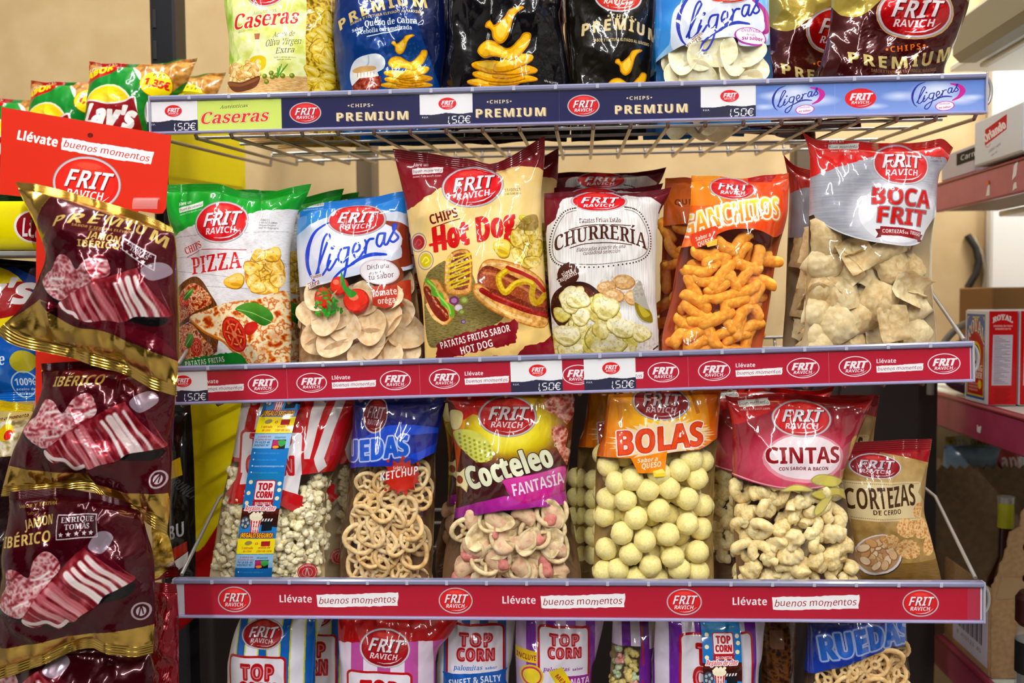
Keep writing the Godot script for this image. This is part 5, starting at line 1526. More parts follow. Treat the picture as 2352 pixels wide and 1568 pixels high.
	for i in 15:
		var q := obj("cheese_ball", bl[i % 5], bmat, null, bc.node.transform * Transform3D(Basis(Vector3.UP, i), inside(bc, 1380 + (i % 3) * 40, 1120 + (i / 3) * 46, 0.0155) + Vector3(-0.025, 0.0, -0.088)))
		tag(q, "cheese ball in the rear orange topped bag", "cheese ball", "cheese balls in the rear bag")
	# ---- bacon ribbons
	o = shelf_bag(2, -0.054, {"name": "snack_bag", "label": "clear red topped bag of curly pale snacks with white oval", "thick": 0.036, "seal_t": 12, "seed": 75, "film": true, "back_mat": mats["dark tan back"],
		"T": [1664, 906, 1690, 912, 1775, 904, 1863, 907, 1930, 915, 1973, 914, 2009, 903], "L": [1664, 906, 1680, 963, 1682, 1030, 1681, 1090, 1684, 1180, 1688, 1253, 1694, 1332], "R": [2009, 903, 1984, 968, 1955, 1040, 1936, 1090, 1942, 1143, 1954, 1200, 1963, 1253, 1980, 1334], "art": art_ribbons()})
	var rb := []
	for i in 3: rb.append(blob(700 + i, 0.016, 0.0135, 0.012, 0.55, 0.75, 0.0, 18, 14, 0.25))
	for i in 3: rb.append(joined([[tube(ring_tube(0.0105, 0.007, 710 + i, 0.85, TAU * 0.82, 0.2).slice(0, 22), 0.0066, 10, false), Transform3D()], [blob(720 + i, 0.009, 0.008, 0.0075, 0.4, 1.0), Transform3D(Basis(), Vector3(0.011, 0.001, 0))]]))
	var rm := [snack_mat("curly snack", ["e0b45c", "f0d48c", "f8e6b0", "f4da98"], 0.75, 22.0), snack_mat("curly snack pale", ["e8c470", "f6e0a4", "fcf0c8"], 0.75, 22.0)]
	strew(o, poly([1700, 1120, 1760, 1125, 1920, 1110, 1932, 1180, 1944, 1260, 1956, 1345, 1710, 1345, 1702, 1250]), rb, rm, 33, 0.0135, 31, "curly_snack", "pale curly snack in the red topped bag with white oval", "curly snack", "curly snacks in the red topped bag", 0.9, 2)
	rear(o, Vector3(-0.028, 0.002, -0.087), rb, rm, 0.0135, 1708, 1745, 1125, 1310, 2, 6, "curly_snack", "curly snack in the rear red topped bag", "curly snack", "curly snacks in the rear bag")
	bag_copy(o, "snack_bag", "second red topped curly snack bag standing behind at left", Vector3(-0.028, 0.002, -0.085), 4.0)
	# ---- rinds
	o = shelf_bag(2, -0.105, {"name": "snack_bag", "label": "brown paper look bag of pork rinds with red top, right end", "thick": 0.03, "seal_t": 24, "seed": 76, "amp": 0.8, "rough": 0.5, "coat": 0.35, "back_mat": mat("kraft back", C("8a6e40"), 0.6),
		"T": [1926, 1016, 2020, 1013, 2080, 1009, 2138, 1007], "L": [1926, 1016, 1932, 1090, 1940, 1170, 1950, 1250, 1960, 1334], "R": [2138, 1007, 2132, 1060, 2126, 1110, 2122, 1170, 2134, 1220, 2148, 1275, 2162, 1334], "art": art_rinds()})
	bag_copy(o, "snack_bag", "second brown pork rind bag taller behind the first", Vector3(-0.048, 0.052, -0.07), 3.0)
	bag_copy(o, "snack_bag", "third brown pork rind bag at the back, only its corner showing", Vector3(-0.05, 0.045, -0.15), -3.0)

# ================================================================ the bags under the lower strip
func art_tc(x0: float, x1: float, c0: Color, c1: Color, edge, red_top: float, card: Array, mk: Array, extra: String, lean := 0.0) -> Art:
	var a := Art.new(x0, 1385, x1, 1890, 1.8, c0)
	stripes(a, x0, x1, 1385, 1890, 5, c0, c1, lean, edge)
	if red_top > 0.0: a.fill([rough(poly([x0, 1380, x1, 1380, x1, red_top - 6, (x0 + x1) / 2, red_top - 10, x0, red_top]), 1.5, 6, 3)], C("a31218"))
	var red := C("a5141d")
	top_corn(a, card[0], card[1], card[2], card[3], red, C("ddd8e2"), red, 5)
	var w: float = card[2] - card[0]
	var small := extra != ""
	top_corn_words(a, card[0] + w * 0.2, card[1] + w * (0.34 if small else 0.4), card[2] - w * 0.18, w * (0.19 if small else 0.25), red, C("ddd8e2"))
	if mk.size(): a.mark(mk[0], mk[1], mk[2], mk[3], mk[4], 0, C("dcd4da"), C("9c1620"), C("6a0c16"))
	if extra == "sweet":
		a.text("palomitas", card[0] + 18, card[1] + 97, card[0] + 84, card[1] + 97, 10, C("2468b0"), "s", {"skew": 0.2})
		a.text("sabor", card[0] + 90, card[1] + 97, card[0] + 116, card[1] + 97, 6, C("2468b0"), "b")
		a.P([card[0] - 8, card[1] + 106, card[2] + 6, card[1] + 102, card[2] - 2, card[1] + 122, card[2] + 6, card[1] + 140, card[0] - 8, card[1] + 144, card[0] + 2, card[1] + 124], C("1f5ca4"))
		a.text("SWEET & SALTY", card[0] + 8, card[1] + 136, card[2] - 8, card[1] + 128, 15, C("dce4ee"), "b", {"arc": 5})
	if extra == "nata":
		a.text("palomitas", card[0] + 12, card[1] + 97, card[0] + 72, card[1] + 97, 10, C("7c2a84"), "s", {"skew": 0.2})
		a.text("sabor", card[0] + 78, card[1] + 97, card[0] + 102, card[1] + 97, 6, C("7c2a84"), "b")
		a.P([card[0] + 60, card[1] + 108, card[2] + 8, card[1] + 112, card[2] + 8, card[1] + 136, card[0] + 60, card[1] + 134], C("8c2c86"))
		a.text("NATA", card[0] + 74, card[1] + 130, card[2], card[1] + 132, 15, C("e0cfe4"), "b")
		a.P([1184, 1478, 1232, 1484, 1232, 1508, 1184, 1504], C("d8b81c"))
		a.text("INCLUYE", 1186, 1500, 1230, 1503, 11, C("7a2a1c"), "b")
		a.O(1220, 1536, 27, 25, C("c9b52a"), 0.3)
		a.O(1220, 1536, 23, 21, C("b83a6a"), 0.3)
		a.O(1220, 1536, 20, 17, C("d8c43c"), 0.3)
		a.P([1258, 1524, 1288, 1514, 1320, 1568, 1330, 1600, 1300, 1600], C("d4bc20"))
		a.text("MENÚ", 1272, 1536, 1300, 1566, 10, C("a02a2a"), "b")
	return a

func row4():
	var z := -0.075
	var blue := C("1763ac")
	var o := shelf_bag(3, z, {"name": "snack_bag", "label": "blue and white striped popcorn bag below the lower strip at left", "thick": 0.036, "seal_t": 10, "seed": 81, "back_mat": mats["pale back"],
		"T": [560, 1404, 640, 1402, 748, 1404], "L": [560, 1404, 540, 1450, 528, 1500, 522, 1568], "R": [748, 1404, 736, 1440, 727, 1470, 724, 1568], "art": art_tc(505, 760, blue, C("dcdce6"), C("c4c034"), 0.0, [534, 1491, 669, 1650], [612, 1446, 48, 30, -0.06], "", 10.0)})
	bag_copy(o, "snack_bag", "second blue striped popcorn bag standing behind the first", Vector3(0.045, 0.0, -0.09), 4.0)
	o = shelf_bag(3, -0.06, {"name": "snack_bag", "label": "pink and white striped popcorn bag with red top", "thick": 0.036, "seal_t": 10, "seed": 82, "back_mat": mats["pale back"],
		"T": [777, 1404, 900, 1402, 1060, 1404], "L": [777, 1404, 776, 1450, 780, 1510, 784, 1568], "R": [1060, 1404, 1038, 1450, 1004, 1500, 1000, 1568], "art": art_tc(765, 1075, C("b45a9c"), C("dcd0e0"), null, 1470.0, [800, 1526, 953, 1690], [889, 1476, 56, 40, 0.04], "")})
	o = shelf_bag(3, -0.1, {"name": "snack_bag", "label": "blue trimmed sweet and salty popcorn bag below the lower strip", "thick": 0.034, "seal_t": 8, "seed": 83, "back_mat": mats["pale back"],
		"T": [1018, 1404, 1100, 1402, 1185, 1404], "L": [1018, 1404, 1012, 1450, 1006, 1510, 1002, 1568], "R": [1185, 1404, 1182, 1450, 1176, 1510, 1168, 1568], "art": art_tc(990, 1195, C("3a6cae"), C("d4d0d8"), null, 0.0, [1026, 1425, 1160, 1600], [], "sweet")})
	o = shelf_bag(3, -0.09, {"name": "snack_bag", "label": "mauve striped cream popcorn bag with yellow corner label", "thick": 0.036, "seal_t": 8, "seed": 84, "back_mat": mats["pale back"],
		"T": [1186, 1404, 1290, 1402, 1390, 1404], "L": [1186, 1404, 1184, 1450, 1184, 1510, 1186, 1568], "R": [1390, 1404, 1382, 1450, 1368, 1510, 1358, 1568], "art": art_tc(1175, 1400, C("7c3c98"), C("b8a4c0"), null, 0.0, [1234, 1427, 1352, 1600], [], "nata")})
	# striped bag with coloured popcorn
	var a := Art.new(1395, 1385, 1520, 1890, 1.8, C("6c2a8c"))
	stripes(a, 1395, 1520, 1385, 1480, 3, C("6a268a"), C("cfc4d6"))
	a.P([1470, 1385, 1474, 1385, 1474, 1890, 1470, 1890], C("a02030"))
	a.P([1462, 1520, 1505, 1500, 1500, 1560, 1480, 1570], C("6a268a"))
	a.hole(poly([1390, 1474, 1468, 1474, 1464, 1520, 1462, 1570, 1490, 1600, 1525, 1600, 1525, 1895, 1390, 1895]))
	o = shelf_bag(3, -0.1, {"name": "snack_bag", "label": "purple striped bag of pink and green coloured popcorn", "thick": 0.03, "seal_t": 8, "seed": 85, "film": true, "back_mat": mats["pale back"],
		"T": [1408, 1404, 1460, 1402, 1512, 1404], "L": [1408, 1404, 1406, 1450, 1404, 1510, 1402, 1568], "R": [1512, 1404, 1508, 1450, 1506, 1510, 1505, 1568], "art": a})
	var kern := []
	for i in 3: kern.append(popcorn(330 + i, 0.0095))
	var cl := [snack_mat("popcorn pink", ["c86a62", "e0988c", "ecc4b4"], 0.8, 26.0), snack_mat("popcorn green", ["8fb07c", "bcd0a4", "dce4c4"], 0.8, 26.0), snack_mat("popcorn yellow", ["d0b45c", "e4d08c"], 0.8, 26.0)]
	strew(o, poly([1412, 1482, 1460, 1482, 1458, 1600, 1412, 1600]), kern, cl, 17, 0.0085, 41, "popcorn_piece", "coloured popcorn piece in the purple striped bag", "popcorn", "coloured popcorn in the purple striped bag", 1.5, 2)
	o = shelf_bag(3, -0.075, {"name": "snack_bag", "label": "purple striped popcorn bag with a blue prize band down its front", "thick": 0.036, "seal_t": 8, "seed": 86, "back_mat": mats["pale back"],
		"T": [1506, 1404, 1630, 1402, 1762, 1404], "L": [1506, 1404, 1504, 1450, 1502, 1510, 1500, 1568], "R": [1762, 1404, 1756, 1450, 1750, 1510, 1742, 1568], "art": art_tc(1490, 1775, C("6a2490"), C("d0c8d8"), null, 0.0, [1552, 1440, 1722, 1640], [], "")})
	var st := SurfaceTool.new()
	st.begin(Mesh.PRIMITIVE_TRIANGLES)
	st.set_smooth_group(1)
	for j in 16:
		for i in 6:
			for q in [[0, 0], [1, 0], [0, 1], [1, 0], [1, 1], [0, 1]]:
				var y := lerpf(1406, 1640, (j + q[1]) / 16.0)
				var x := lerpf(1602, 1690, (i + q[0]) / 6.0)
				var uv := bag_uv(o, x, y)
				st.set_uv(Vector2((i + q[0]) / 6.0, (152.0 + (y - 1419)) / 412.0))
				st.add_vertex(Vector3((x - o.c.x) * o.s, -(y - o.c.y) * o.s, bag_plain(o, uv.x, uv.y) + 0.006))
	st.generate_normals()
	var pm: Material = mats["promo print"]
	tag(obj("promo_band", st.commit(), pm, null, o.node.transform), "blue paper prize band on the purple striped popcorn bag", "paper band")
	# brown bag, then the blue wheel bag
	a = Art.new(1745, 1385, 1835, 1890, 1.2, C("4a2c1c"))
	a.G(3, 0.04, ["2c1a10", "5c3a20", "7c542c", "3a2214"], poly([1745, 1385, 1835, 1385, 1835, 1890, 1745, 1890]))
	a.fill([rrect(1762, 1440, 1792, 1480, 4)], C("8c6a58"))
	shelf_bag(3, -0.15, {"name": "snack_bag", "label": "dim brown snack bag between the purple bag and the wheel bag", "thick": 0.03, "seal_t": 8, "seed": 87, "fine": 0.5, "back_mat": mats["dark tan back"],
		"T": [1752, 1404, 1790, 1402, 1830, 1404], "L": [1752, 1404, 1751, 1450, 1750, 1510, 1750, 1568], "R": [1830, 1404, 1828, 1450, 1826, 1510, 1824, 1568], "art": a})
	a = Art.new(1838, 1385, 2100, 1890, 1.8, C("10296e"))
	a.crop(2.5565, 1300, 1380)
	a.P([1350, 0, 2080, 0, 2080, 400, 1350, 400], [C("0c1c54"), C("1c44a0")])
	a.hole(spl([1340, 440, 1440, 400, 1560, 350, 1700, 300, 1850, 255, 2100, 220, 2100, 1400, 1340, 1400], 5))
	a.text("RUEDAS", 1480, 318, 2010, 208, 118, C("2c68bc"), "b", {"skew": 0.1, "arc": 10, "ow": [22.0, 15.0, 5.0], "oc": [C("2444a0"), C("a4b0d4"), C("2c68bc")]})
	o = shelf_bag(3, -0.085, {"name": "snack_bag", "label": "blue topped wheel snack bag below the lower strip at right", "thick": 0.036, "seal_t": 8, "seed": 88, "film": true, "back_mat": mats["dark tan back"],
		"T": [1858, 1404, 1960, 1402, 2080, 1404], "L": [1858, 1404, 1854, 1450, 1850, 1510, 1848, 1568], "R": [2080, 1404, 2080, 1450, 2084, 1510, 2088, 1568], "art": a})
	var wh := []
	for i in 4: wh.append(wheel(430 + i, 0.0165))
	strew(o, poly([1880, 1560, 1960, 1500, 2070, 1480, 2070, 1640, 1880, 1640]), wh, [mats["wheel snack"]], 32, 0.0075, 45, "wheel_snack", "tan wheel snack in the bag under the lower strip", "wheel snack", "wheel snacks in the lowest blue bag", 0.4, 2)
func P2(p: Vector3) -> Vector2:      # the picture place of a point
	var v := VB.inverse() * (p - CAM)
	return Vector2(1176.0 + F * v.x / -v.z, 784.0 - F * v.y / -v.z)

func floor_y(si: int, px: float, z: float) -> float:      # picture height of a shelf's wires at depth z
	if si == 3: return 1880.0
	var fr: Transform3D = shelves[si].fr
	var x := (fr.affine_inverse() * U(px, 784, z)).x
	return P2(fr * Vector3(x, -0.0035 + 0.0516 * absf(z) + 0.0062, z)).y

func shelf_bag(si: int, z: float, o: Dictionary) -> Dictionary:
	var l: Array = o.L
	var r: Array = o.R
	var n := l.size()
	var m := r.size()
	var yl := floor_y(si, l[n - 2], z)
	var yr := floor_y(si, r[m - 2], z)
	var yy := maxf(yl, yr) if si < 3 else 1880.0
	o.L = l + [l[n - 2] + o.get("foot", 4), yl]
	o.R = r + [r[m - 2] - o.get("foot", 4), yr]
	o.B = [o.L[n], yl, o.R[m], yr]
	o.d = D((l[0] + r[0]) / 2.0, (l[1] + yy) / 2.0, z)
	bag(o)
	return o

func shelf_bags():
	row1()
	row2()
	row3()
	row4()

func row2():
	var z := -0.066
	var cm := "middle shelf"
	# ---- pizza crisps
	var o := shelf_bag(1, z, {"name": "crisps_bag", "label": "green and white crisps bag with a pizza slice picture, left end of middle shelf", "thick": 0.036, "seal_t": 16, "seed": 3,
		"T": [376, 424, 440, 420, 505, 424, 545, 437, 590, 443, 650, 436, 714, 421], "L": [376, 424, 386, 500, 402, 545, 408, 620, 411, 720, 412, 838], "R": [714, 421, 705, 450, 684, 490, 668, 565, 666, 641, 670, 748, 668, 832],
		"art": art_pizza(), "back_mat": mat("green foil", C("0a7a2a"), 0.4, 0, 0.4)})
	var pz := o
	# two more of them behind, their dark green tops show
	for k in 3:
		var c := bag_copy(pz, "crisps_bag", ["second green and white pizza crisps bag showing beside the front one", "dark green crisps bag top rising behind the pizza bag", "rearmost dark green crisps bag top behind the light blue bag"][k], [Vector3(0.028, 0.0, -0.075), Vector3(0.03, 0.006, -0.155), Vector3(0.145, 0.004, -0.235)][k], [-4.0, 5.0, -6.0][k])
	# ---- light crisps with tomato
	o = shelf_bag(1, z, {"name": "crisps_bag", "label": "light blue and white crisps bag with flowing blue word and a tomato", "thick": 0.036, "seal_t": 14, "seed": 11, "film": true, "film_v": 0.0,
		"T": [684, 486, 720, 470, 763, 463, 850, 453, 929, 440], "L": [684, 486, 681, 545, 686, 641, 692, 731, 687, 779, 687, 832], "R": [929, 440, 938, 514, 948, 607, 962, 710, 970, 824],
		"art": art_light_crisps(), "back_mat": mat("peach back", C("b08a5e"), 0.6), "amp": 1.0})
	var crack := []
	for i in 4: crack.append(curl(20 + i, 0.025, 0.022, 0.0016, 0.35 - 0.15 * i, 0.2 + 0.1 * (i % 2), 0.2 * (i - 1.5), 0, 0.0008))
	var cm1 := [snack_mat("peach crisp", ["e0b078", "eec898", "f4d8b0"]), snack_mat("pale crisp", ["e2b680", "efcfa4", "f4dab8"])]
	strew(o, poly([716, 672, 925, 655, 938, 850, 722, 860]), crack, cm1, 36, 0.0105, 5, "crisp_piece", "pale orange crisp seen through the clear front of the tomato crisps bag", "crisp", "crisps in the tomato bag", 0.45, 2)
	bag_copy(o, "crisps_bag", "second light blue crisps bag standing behind the tomato crisps bag", Vector3(0.012, 0.012, -0.085), 3.0)
	# ---- hot dog crisps
	o = shelf_bag(1, -0.058, {"name": "crisps_bag", "label": "maroon and cream crisps bag with hot dog pictures, tallest on middle shelf", "thick": 0.034, "seal_t": 26, "seed": 21,
		"T": [901, 340, 950, 346, 1002, 353, 1050, 362, 1092, 368, 1125, 375, 1166, 362, 1205, 340, 1251, 314], "L": [901, 340, 921, 422, 933, 475, 941, 528, 957, 626, 970, 692, 976, 822], "R": [1251, 314, 1250, 375, 1244, 435, 1245, 520, 1253, 651, 1264, 761, 1284, 812],
		"art": art_hot_dog(), "back_mat": mat("maroon foil", C("6e1a28"), 0.4, 0, 0.4), "foot": 0})
	bag_copy(o, "crisps_bag", "second maroon and cream hot dog crisps bag just showing at right of the first", Vector3(0.016, -0.004, -0.08), 2.0)
	# ---- fried crisps
	o = shelf_bag(1, z, {"name": "crisps_bag", "label": "white and wine red bag of fried crisps with potatoes, front of its row", "thick": 0.036, "seal_t": 12, "seed": 31,
		"T": [1250, 443, 1309, 441, 1380, 443, 1451, 443, 1500, 439, 1541, 431], "L": [1250, 443, 1250, 500, 1254, 545, 1262, 680, 1272, 800], "R": [1541, 431, 1530, 460, 1514, 490, 1508, 545, 1506, 667, 1514, 798],
		"art": art_churreria(), "back_mat": mat("wine foil", C("5a1222"), 0.4, 0, 0.4), "amp": 0.8, "rough": 0.55, "coat": 0.3})
	bag_copy(o, "crisps_bag", "white and wine red crisps bag second in its row, top of oval showing", Vector3(-0.004, 0.0145, -0.08), 1.0)
	bag_copy(o, "crisps_bag", "wine red crisps bag third in its row, only its dark crumpled top showing", Vector3(0.006, 0.045, -0.155), -2.0)
	# ---- cheese puffs
	o = shelf_bag(1, z, {"name": "snack_bag", "label": "clear orange bag of cheese puffs, front one with white edged orange word", "thick": 0.037, "seal_t": 14, "seed": 41, "film": true, "film_v": 0.0,
		"T": [1590, 401, 1655, 404, 1708, 409, 1750, 404, 1780, 402, 1813, 396], "L": [1590, 401, 1586, 470, 1578, 524, 1557, 594, 1541, 688, 1523, 761, 1521, 803], "R": [1813, 396, 1812, 440, 1806, 504, 1784, 586, 1766, 708, 1750, 800],
		"art": art_puffs(), "back_mat": mat("orange back", C("c0561a"), 0.6)})
	var puffs := []
	for i in 5: puffs.append(blob(60 + i, 0.0185 + 0.003 * (i % 3), 0.0078, 0.0078, 0.16, 1.6, [0.1, -0.25, 0.0, 0.3, 0.18][i], 12, 18))
	var pm := [snack_mat("orange puff", ["ee8410", "fca428", "ffbe4c"])]
	var pl := "orange cheese puff in the front clear orange bag"
	strew(o, poly([1600, 585, 1700, 560, 1758, 590, 1738, 700, 1722, 840, 1552, 840, 1568, 700]), puffs, pm, 23, 0.0125, 8, "cheese_puff", pl, "cheese puff", "cheese puffs in the front orange bag", 0.14, 2)
	var b := o.duplicate()
	var ob := shelf_bag(1, -0.16, {"name": "snack_bag", "label": "second clear orange bag of cheese puffs standing behind at left", "thick": 0.03, "seal_t": 12, "seed": 45, "film": true, "fine": 0.6,
		"T": [1527, 410, 1570, 408, 1600, 410, 1680, 412], "L": [1527, 410, 1524, 480, 1520, 600, 1516, 700, 1512, 803], "R": [1680, 412, 1685, 520, 1690, 650, 1692, 803],
		"art": _plain_top(1505, 400, 1700, 900, C("d8700f"), 520, "QUESO"), "back_mat": mats["orange back"]})
	strew(ob, poly([1530, 510, 1610, 510, 1600, 830, 1525, 830]), puffs, pm, 30, 0.009, 9, "cheese_puff", "orange cheese puff in the rear clear orange bag", "cheese puff", "cheese puffs in the rear orange bag", 0.3, 1)
	# ---- wheat snacks
	o = shelf_bag(1, -0.05, {"name": "snack_bag", "label": "red and silver bag of curled wheat snacks, front one at right end", "thick": 0.034, "seal_t": 20, "seed": 51, "film": true,
		"T": [1838, 303, 1870, 320, 1920, 322, 1985, 328, 2060, 331, 2130, 323, 2170, 317, 2197, 336], "L": [1838, 303, 1858, 350, 1860, 402, 1858, 500, 1856, 586, 1850, 680, 1848, 749, 1838, 795], "R": [2197, 336, 2176, 375, 2157, 402, 2149, 484, 2141, 553, 2141, 667, 2152, 790],
		"art": art_wheat(), "back_mat": mat("tan back", C("b8a27c"), 0.6)})
	var wheat := []
	for i in 5: wheat.append(curl(70 + i, 0.0285 - 0.001 * i, 0.0235, 0.0046, [-1.5, -1.2, 1.5, -1.9, -0.9][i], [-0.3, -0.35, 0.15, -0.2, -0.4][i], 0.12 * (i - 2), 1, 0.0016))
	var wm := [snack_mat("wheat snack", ["c4a068", "d8bc88", "e6d2a4"]), snack_mat("pale wheat", ["d0b47e", "e2cc9c", "ecdcb4"])]
	var wl := "tan curled wheat snack in the front silver bag"
	var spots := [[1905, 540, 0.2], [1895, 610, 1.0], [1962, 590, 0.5], [2035, 570, 2.0], [2055, 625, 0.4], [1935, 668, 0.1], [2010, 690, 2.6], [2080, 660, 1.2], [2110, 600, 0.8], [1920, 745, 0.7], [1978, 735, 2.0], [1885, 710, 1.3], [2035, 745, 0.2], [2095, 720, 2.2], [2125, 690, 1.5], [1900, 800, 2.6], [1960, 800, 0.4], [2030, 800, 0.1], [2100, 790, 0.5], [1865, 790, 1.0], [1870, 650, 1.6], [2125, 770, 2.2]]
	for i in spots.size():
		piece(o, wheat[i % 5], wm[i % 2], clampf(spots[i][0], 1894, 2098), spots[i][1], 0.0105, Vector3(0.25 * sin(i * 2.1), 0.3 * cos(i * 1.7), spots[i][2]), "wheat_snack", wl, "wheat snack", "wheat snacks in the front silver bag", 0.006 * (i % 3))
	for i in 26:
		piece(o, wheat[i % 5], wm[i % 2], 1898 + (i % 6) * 38 + 8 * sin(i * 3.0), 560 + (i / 6) * 62, 0.0105, Vector3(0.6 * sin(i * 2.7), 0.5 * cos(i * 1.3), i), "wheat_snack", wl, "wheat snack", "wheat snacks in the front silver bag", 0.024)
	var w2 := shelf_bag(1, -0.125, {"name": "snack_bag", "label": "red and silver wheat snack bag standing behind, left of the front one", "thick": 0.034, "seal_t": 20, "seed": 52, "film": true, "fine": 0.7,
		"T": [1798, 354, 1830, 385, 1900, 395, 2000, 398, 2090, 380], "L": [1798, 354, 1812, 430, 1809, 545, 1806, 640, 1804, 700, 1798, 790], "R": [2090, 380, 2092, 545, 2094, 700, 2096, 790],
		"art": art_wheat_rear(), "back_mat": mats["tan back"]})
	for i in 14:
		piece(w2, wheat[i % 5], wm[i % 2], 1860 + (i % 3) * 30, 575 + (i / 3) * 58, 0.0105, Vector3(0.5 * sin(i * 2.7), 0.5 * cos(i * 1.3), i), "wheat_snack", "tan curled wheat snack in the rear silver bag", "wheat snack", "wheat snacks in the rear silver bag", 0.004 * (i % 3))

func art_wheat_rear() -> Art:
	var a := Art.new(1785, 340, 2105, 900, 1.4, C("9c9ea8"))
	a.fill([rough(poly([1780, 330, 2110, 330, 2110, 410, 1900, 430, 1850, 432, 1800, 450, 1780, 450]), 2, 9, 3)], C("b81c1c"))
	a.hole(spl([1780, 545, 1820, 548, 1860, 560, 2110, 600, 2110, 910, 1780, 910], 5))
	return a

func _plain_top(x0: float, y0: float, x1: float, y1: float, col: Color, cut: float, word := "") -> Art:
	var a := Art.new(x0, y0, x1, y1, 1.2, col)
	if word: a.text(word, x0 + 40, y0 + 75, x0 + 105, y0 + 75, 13, col.darkened(0.5), "b")
	a.hole(poly([x0 - 5, cut, x1 + 5, cut, x1 + 5, y1 + 5, x0 - 5, y1 + 5]))
	return a

# another of the same bag: shares meshes and print
func bag_copy(o: Dictionary, called: String, label: String, by: Vector3, yaw := 0.0, group := "") -> Node3D:
	var r: Node3D = o.node.duplicate()
	r.name = numbered(called)
	add_child(r)
	r.transform = Transform3D(o.node.transform.basis * Basis(Vector3.UP, deg_to_rad(yaw)), o.node.transform.origin + by)
	tag(r, label, o.get("cat", "snack bag"), group)
	return r
# ================================================================ the snacks inside clear bags
func blob(sd: int, sx: float, sy: float, sz: float, bump: float, freq: float, bend := 0.0, nu := 20, nv := 14, pinch := 0.0) -> Mesh:    # a rounded lumpy piece, long way along x
	var n := FastNoiseLite.new()
	n.seed = sd
	n.noise_type = FastNoiseLite.TYPE_SIMPLEX
	n.fractal_octaves = 3
	n.frequency = freq
	var v := PackedVector3Array()
	var ix := PackedInt32Array()
	for j in nv + 1:
		for i in nu:
			var th := PI * j / nv
			var ph := TAU * i / nu
			var d := Vector3(cos(th), sin(th) * cos(ph), sin(th) * sin(ph))
			var k := 1.0 + bump * n.get_noise_3d(d.x * sx * 100, d.y * sy * 100, d.z * sz * 100)
			if pinch > 0.0: k *= 1.0 - pinch * exp(-pow(d.x / 0.3, 2.0))
			var p := Vector3(d.x * sx, d.y * sy * k, d.z * sz * k)
			if sx > 1.4 * sy:      # capsule rather than egg
				p.x = signf(d.x) * sx * pow(absf(d.x), 0.75)
				var q := pow(maxf(0.0, 1.0 - pow(absf(d.x), 4.0)), 0.35)
				var s := sqrt(maxf(1e-6, 1.0 - d.x * d.x))
				p.y = d.y / s * sy * q * k
				p.z = d.z / s * sz * q * k
			if bend != 0.0: p.y += bend * (p.x * p.x / sx) - bend * sx * 0.35
			v.append(p)
	for j in nv:
		for i in nu:
			var a := j * nu + i
			var b := j * nu + (i + 1) % nu
			ix.append_array([a, a + nu, b, b, a + nu, b + nu])
	return smooth(v, ix)

func smooth(v: PackedVector3Array, ix: PackedInt32Array) -> ArrayMesh:      # shared vertices, averaged normals
	var n := PackedVector3Array()
	n.resize(v.size())
	for t in range(0, ix.size(), 3):
		var f := (v[ix[t + 2]] - v[ix[t]]).cross(v[ix[t + 1]] - v[ix[t]])
		for k in 3: n[ix[t + k]] += f
	for i in n.size(): n[i] = n[i].normalized() if n[i].length_squared() > 1e-24 else Vector3.UP
	return arrays_mesh(v, n, PackedVector2Array(), ix)

# a thin curled sheet: shape 0 round, 1 square, 2 oval; curl bends it, warp twists it
func curl(sd: int, rx: float, ry: float, th: float, cx: float, cy: float, twist: float, shape := 0, rough_amp := 0.0006, n := 12) -> Mesh:
	var nz := FastNoiseLite.new()
	nz.seed = sd
	nz.frequency = 90.0
	nz.fractal_octaves = 2
	var v := PackedVector3Array()
	var m := n + 1
	for side in 2:
		for j in m:
			for i in m:
				var a := 2.0 * i / n - 1.0
				var b := 2.0 * j / n - 1.0
				if shape == 0:
					var q := Vector2(a * sqrt(1.0 - b * b / 2.0), b * sqrt(1.0 - a * a / 2.0))
					a = q.x
					b = q.y
				else:
					var q := Vector2(a * sqrt(1.0 - b * b * 0.16), b * sqrt(1.0 - a * a * 0.16))
					a = q.x
					b = q.y
				var x := a * rx
				var y := b * ry
				var wob := 1.0 + 0.06 * sin(3.0 * atan2(b, a) + sd)
				x *= wob
				y *= wob
				var edge := 1.0 - pow(maxf(absf(2.0 * i / n - 1.0), absf(2.0 * j / n - 1.0)), 8.0)
				var z := cx * a * a * rx + cy * b * b * ry + twist * a * b * rx + nz.get_noise_2d(x + side * 0.0, y) * rough_amp * 2.0
				if absf(cx) > 0.7: 
					var an := a * absf(cx) * 0.9
					x = sin(an) / (absf(cx) * 0.9) * rx
					z = (1.0 - cos(an)) / (cx * 0.9) * rx + cy * b * b * ry + twist * a * b * rx + nz.get_noise_2d(a * rx, y) * rough_amp * 2.0
				z += (th / 2.0 * edge + 0.0001) * (1.0 if side == 0 else -1.0)
				v.append(Vector3(x, y, z))
	var ix := PackedInt32Array()
	for side in 2:
		for j in n:
			for i in n:
				var a := side * m * m + j * m + i
				if side == 1: ix.append_array([a, a + 1, a + m, a + 1, a + m + 1, a + m])
				else: ix.append_array([a, a + m, a + 1, a + 1, a + m, a + m + 1])
	var rim := []
	for i in n: rim.append(i)
	for j in n: rim.append(j * m + n)
	for i in n: rim.append(n * m + n - i)
	for j in n: rim.append((n - j) * m)
	for k in rim.size():
		var a: int = rim[k]
		var b: int = rim[(k + 1) % rim.size()]
		ix.append_array([a, b, a + m * m, b, b + m * m, a + m * m])
	return smooth(v, ix)

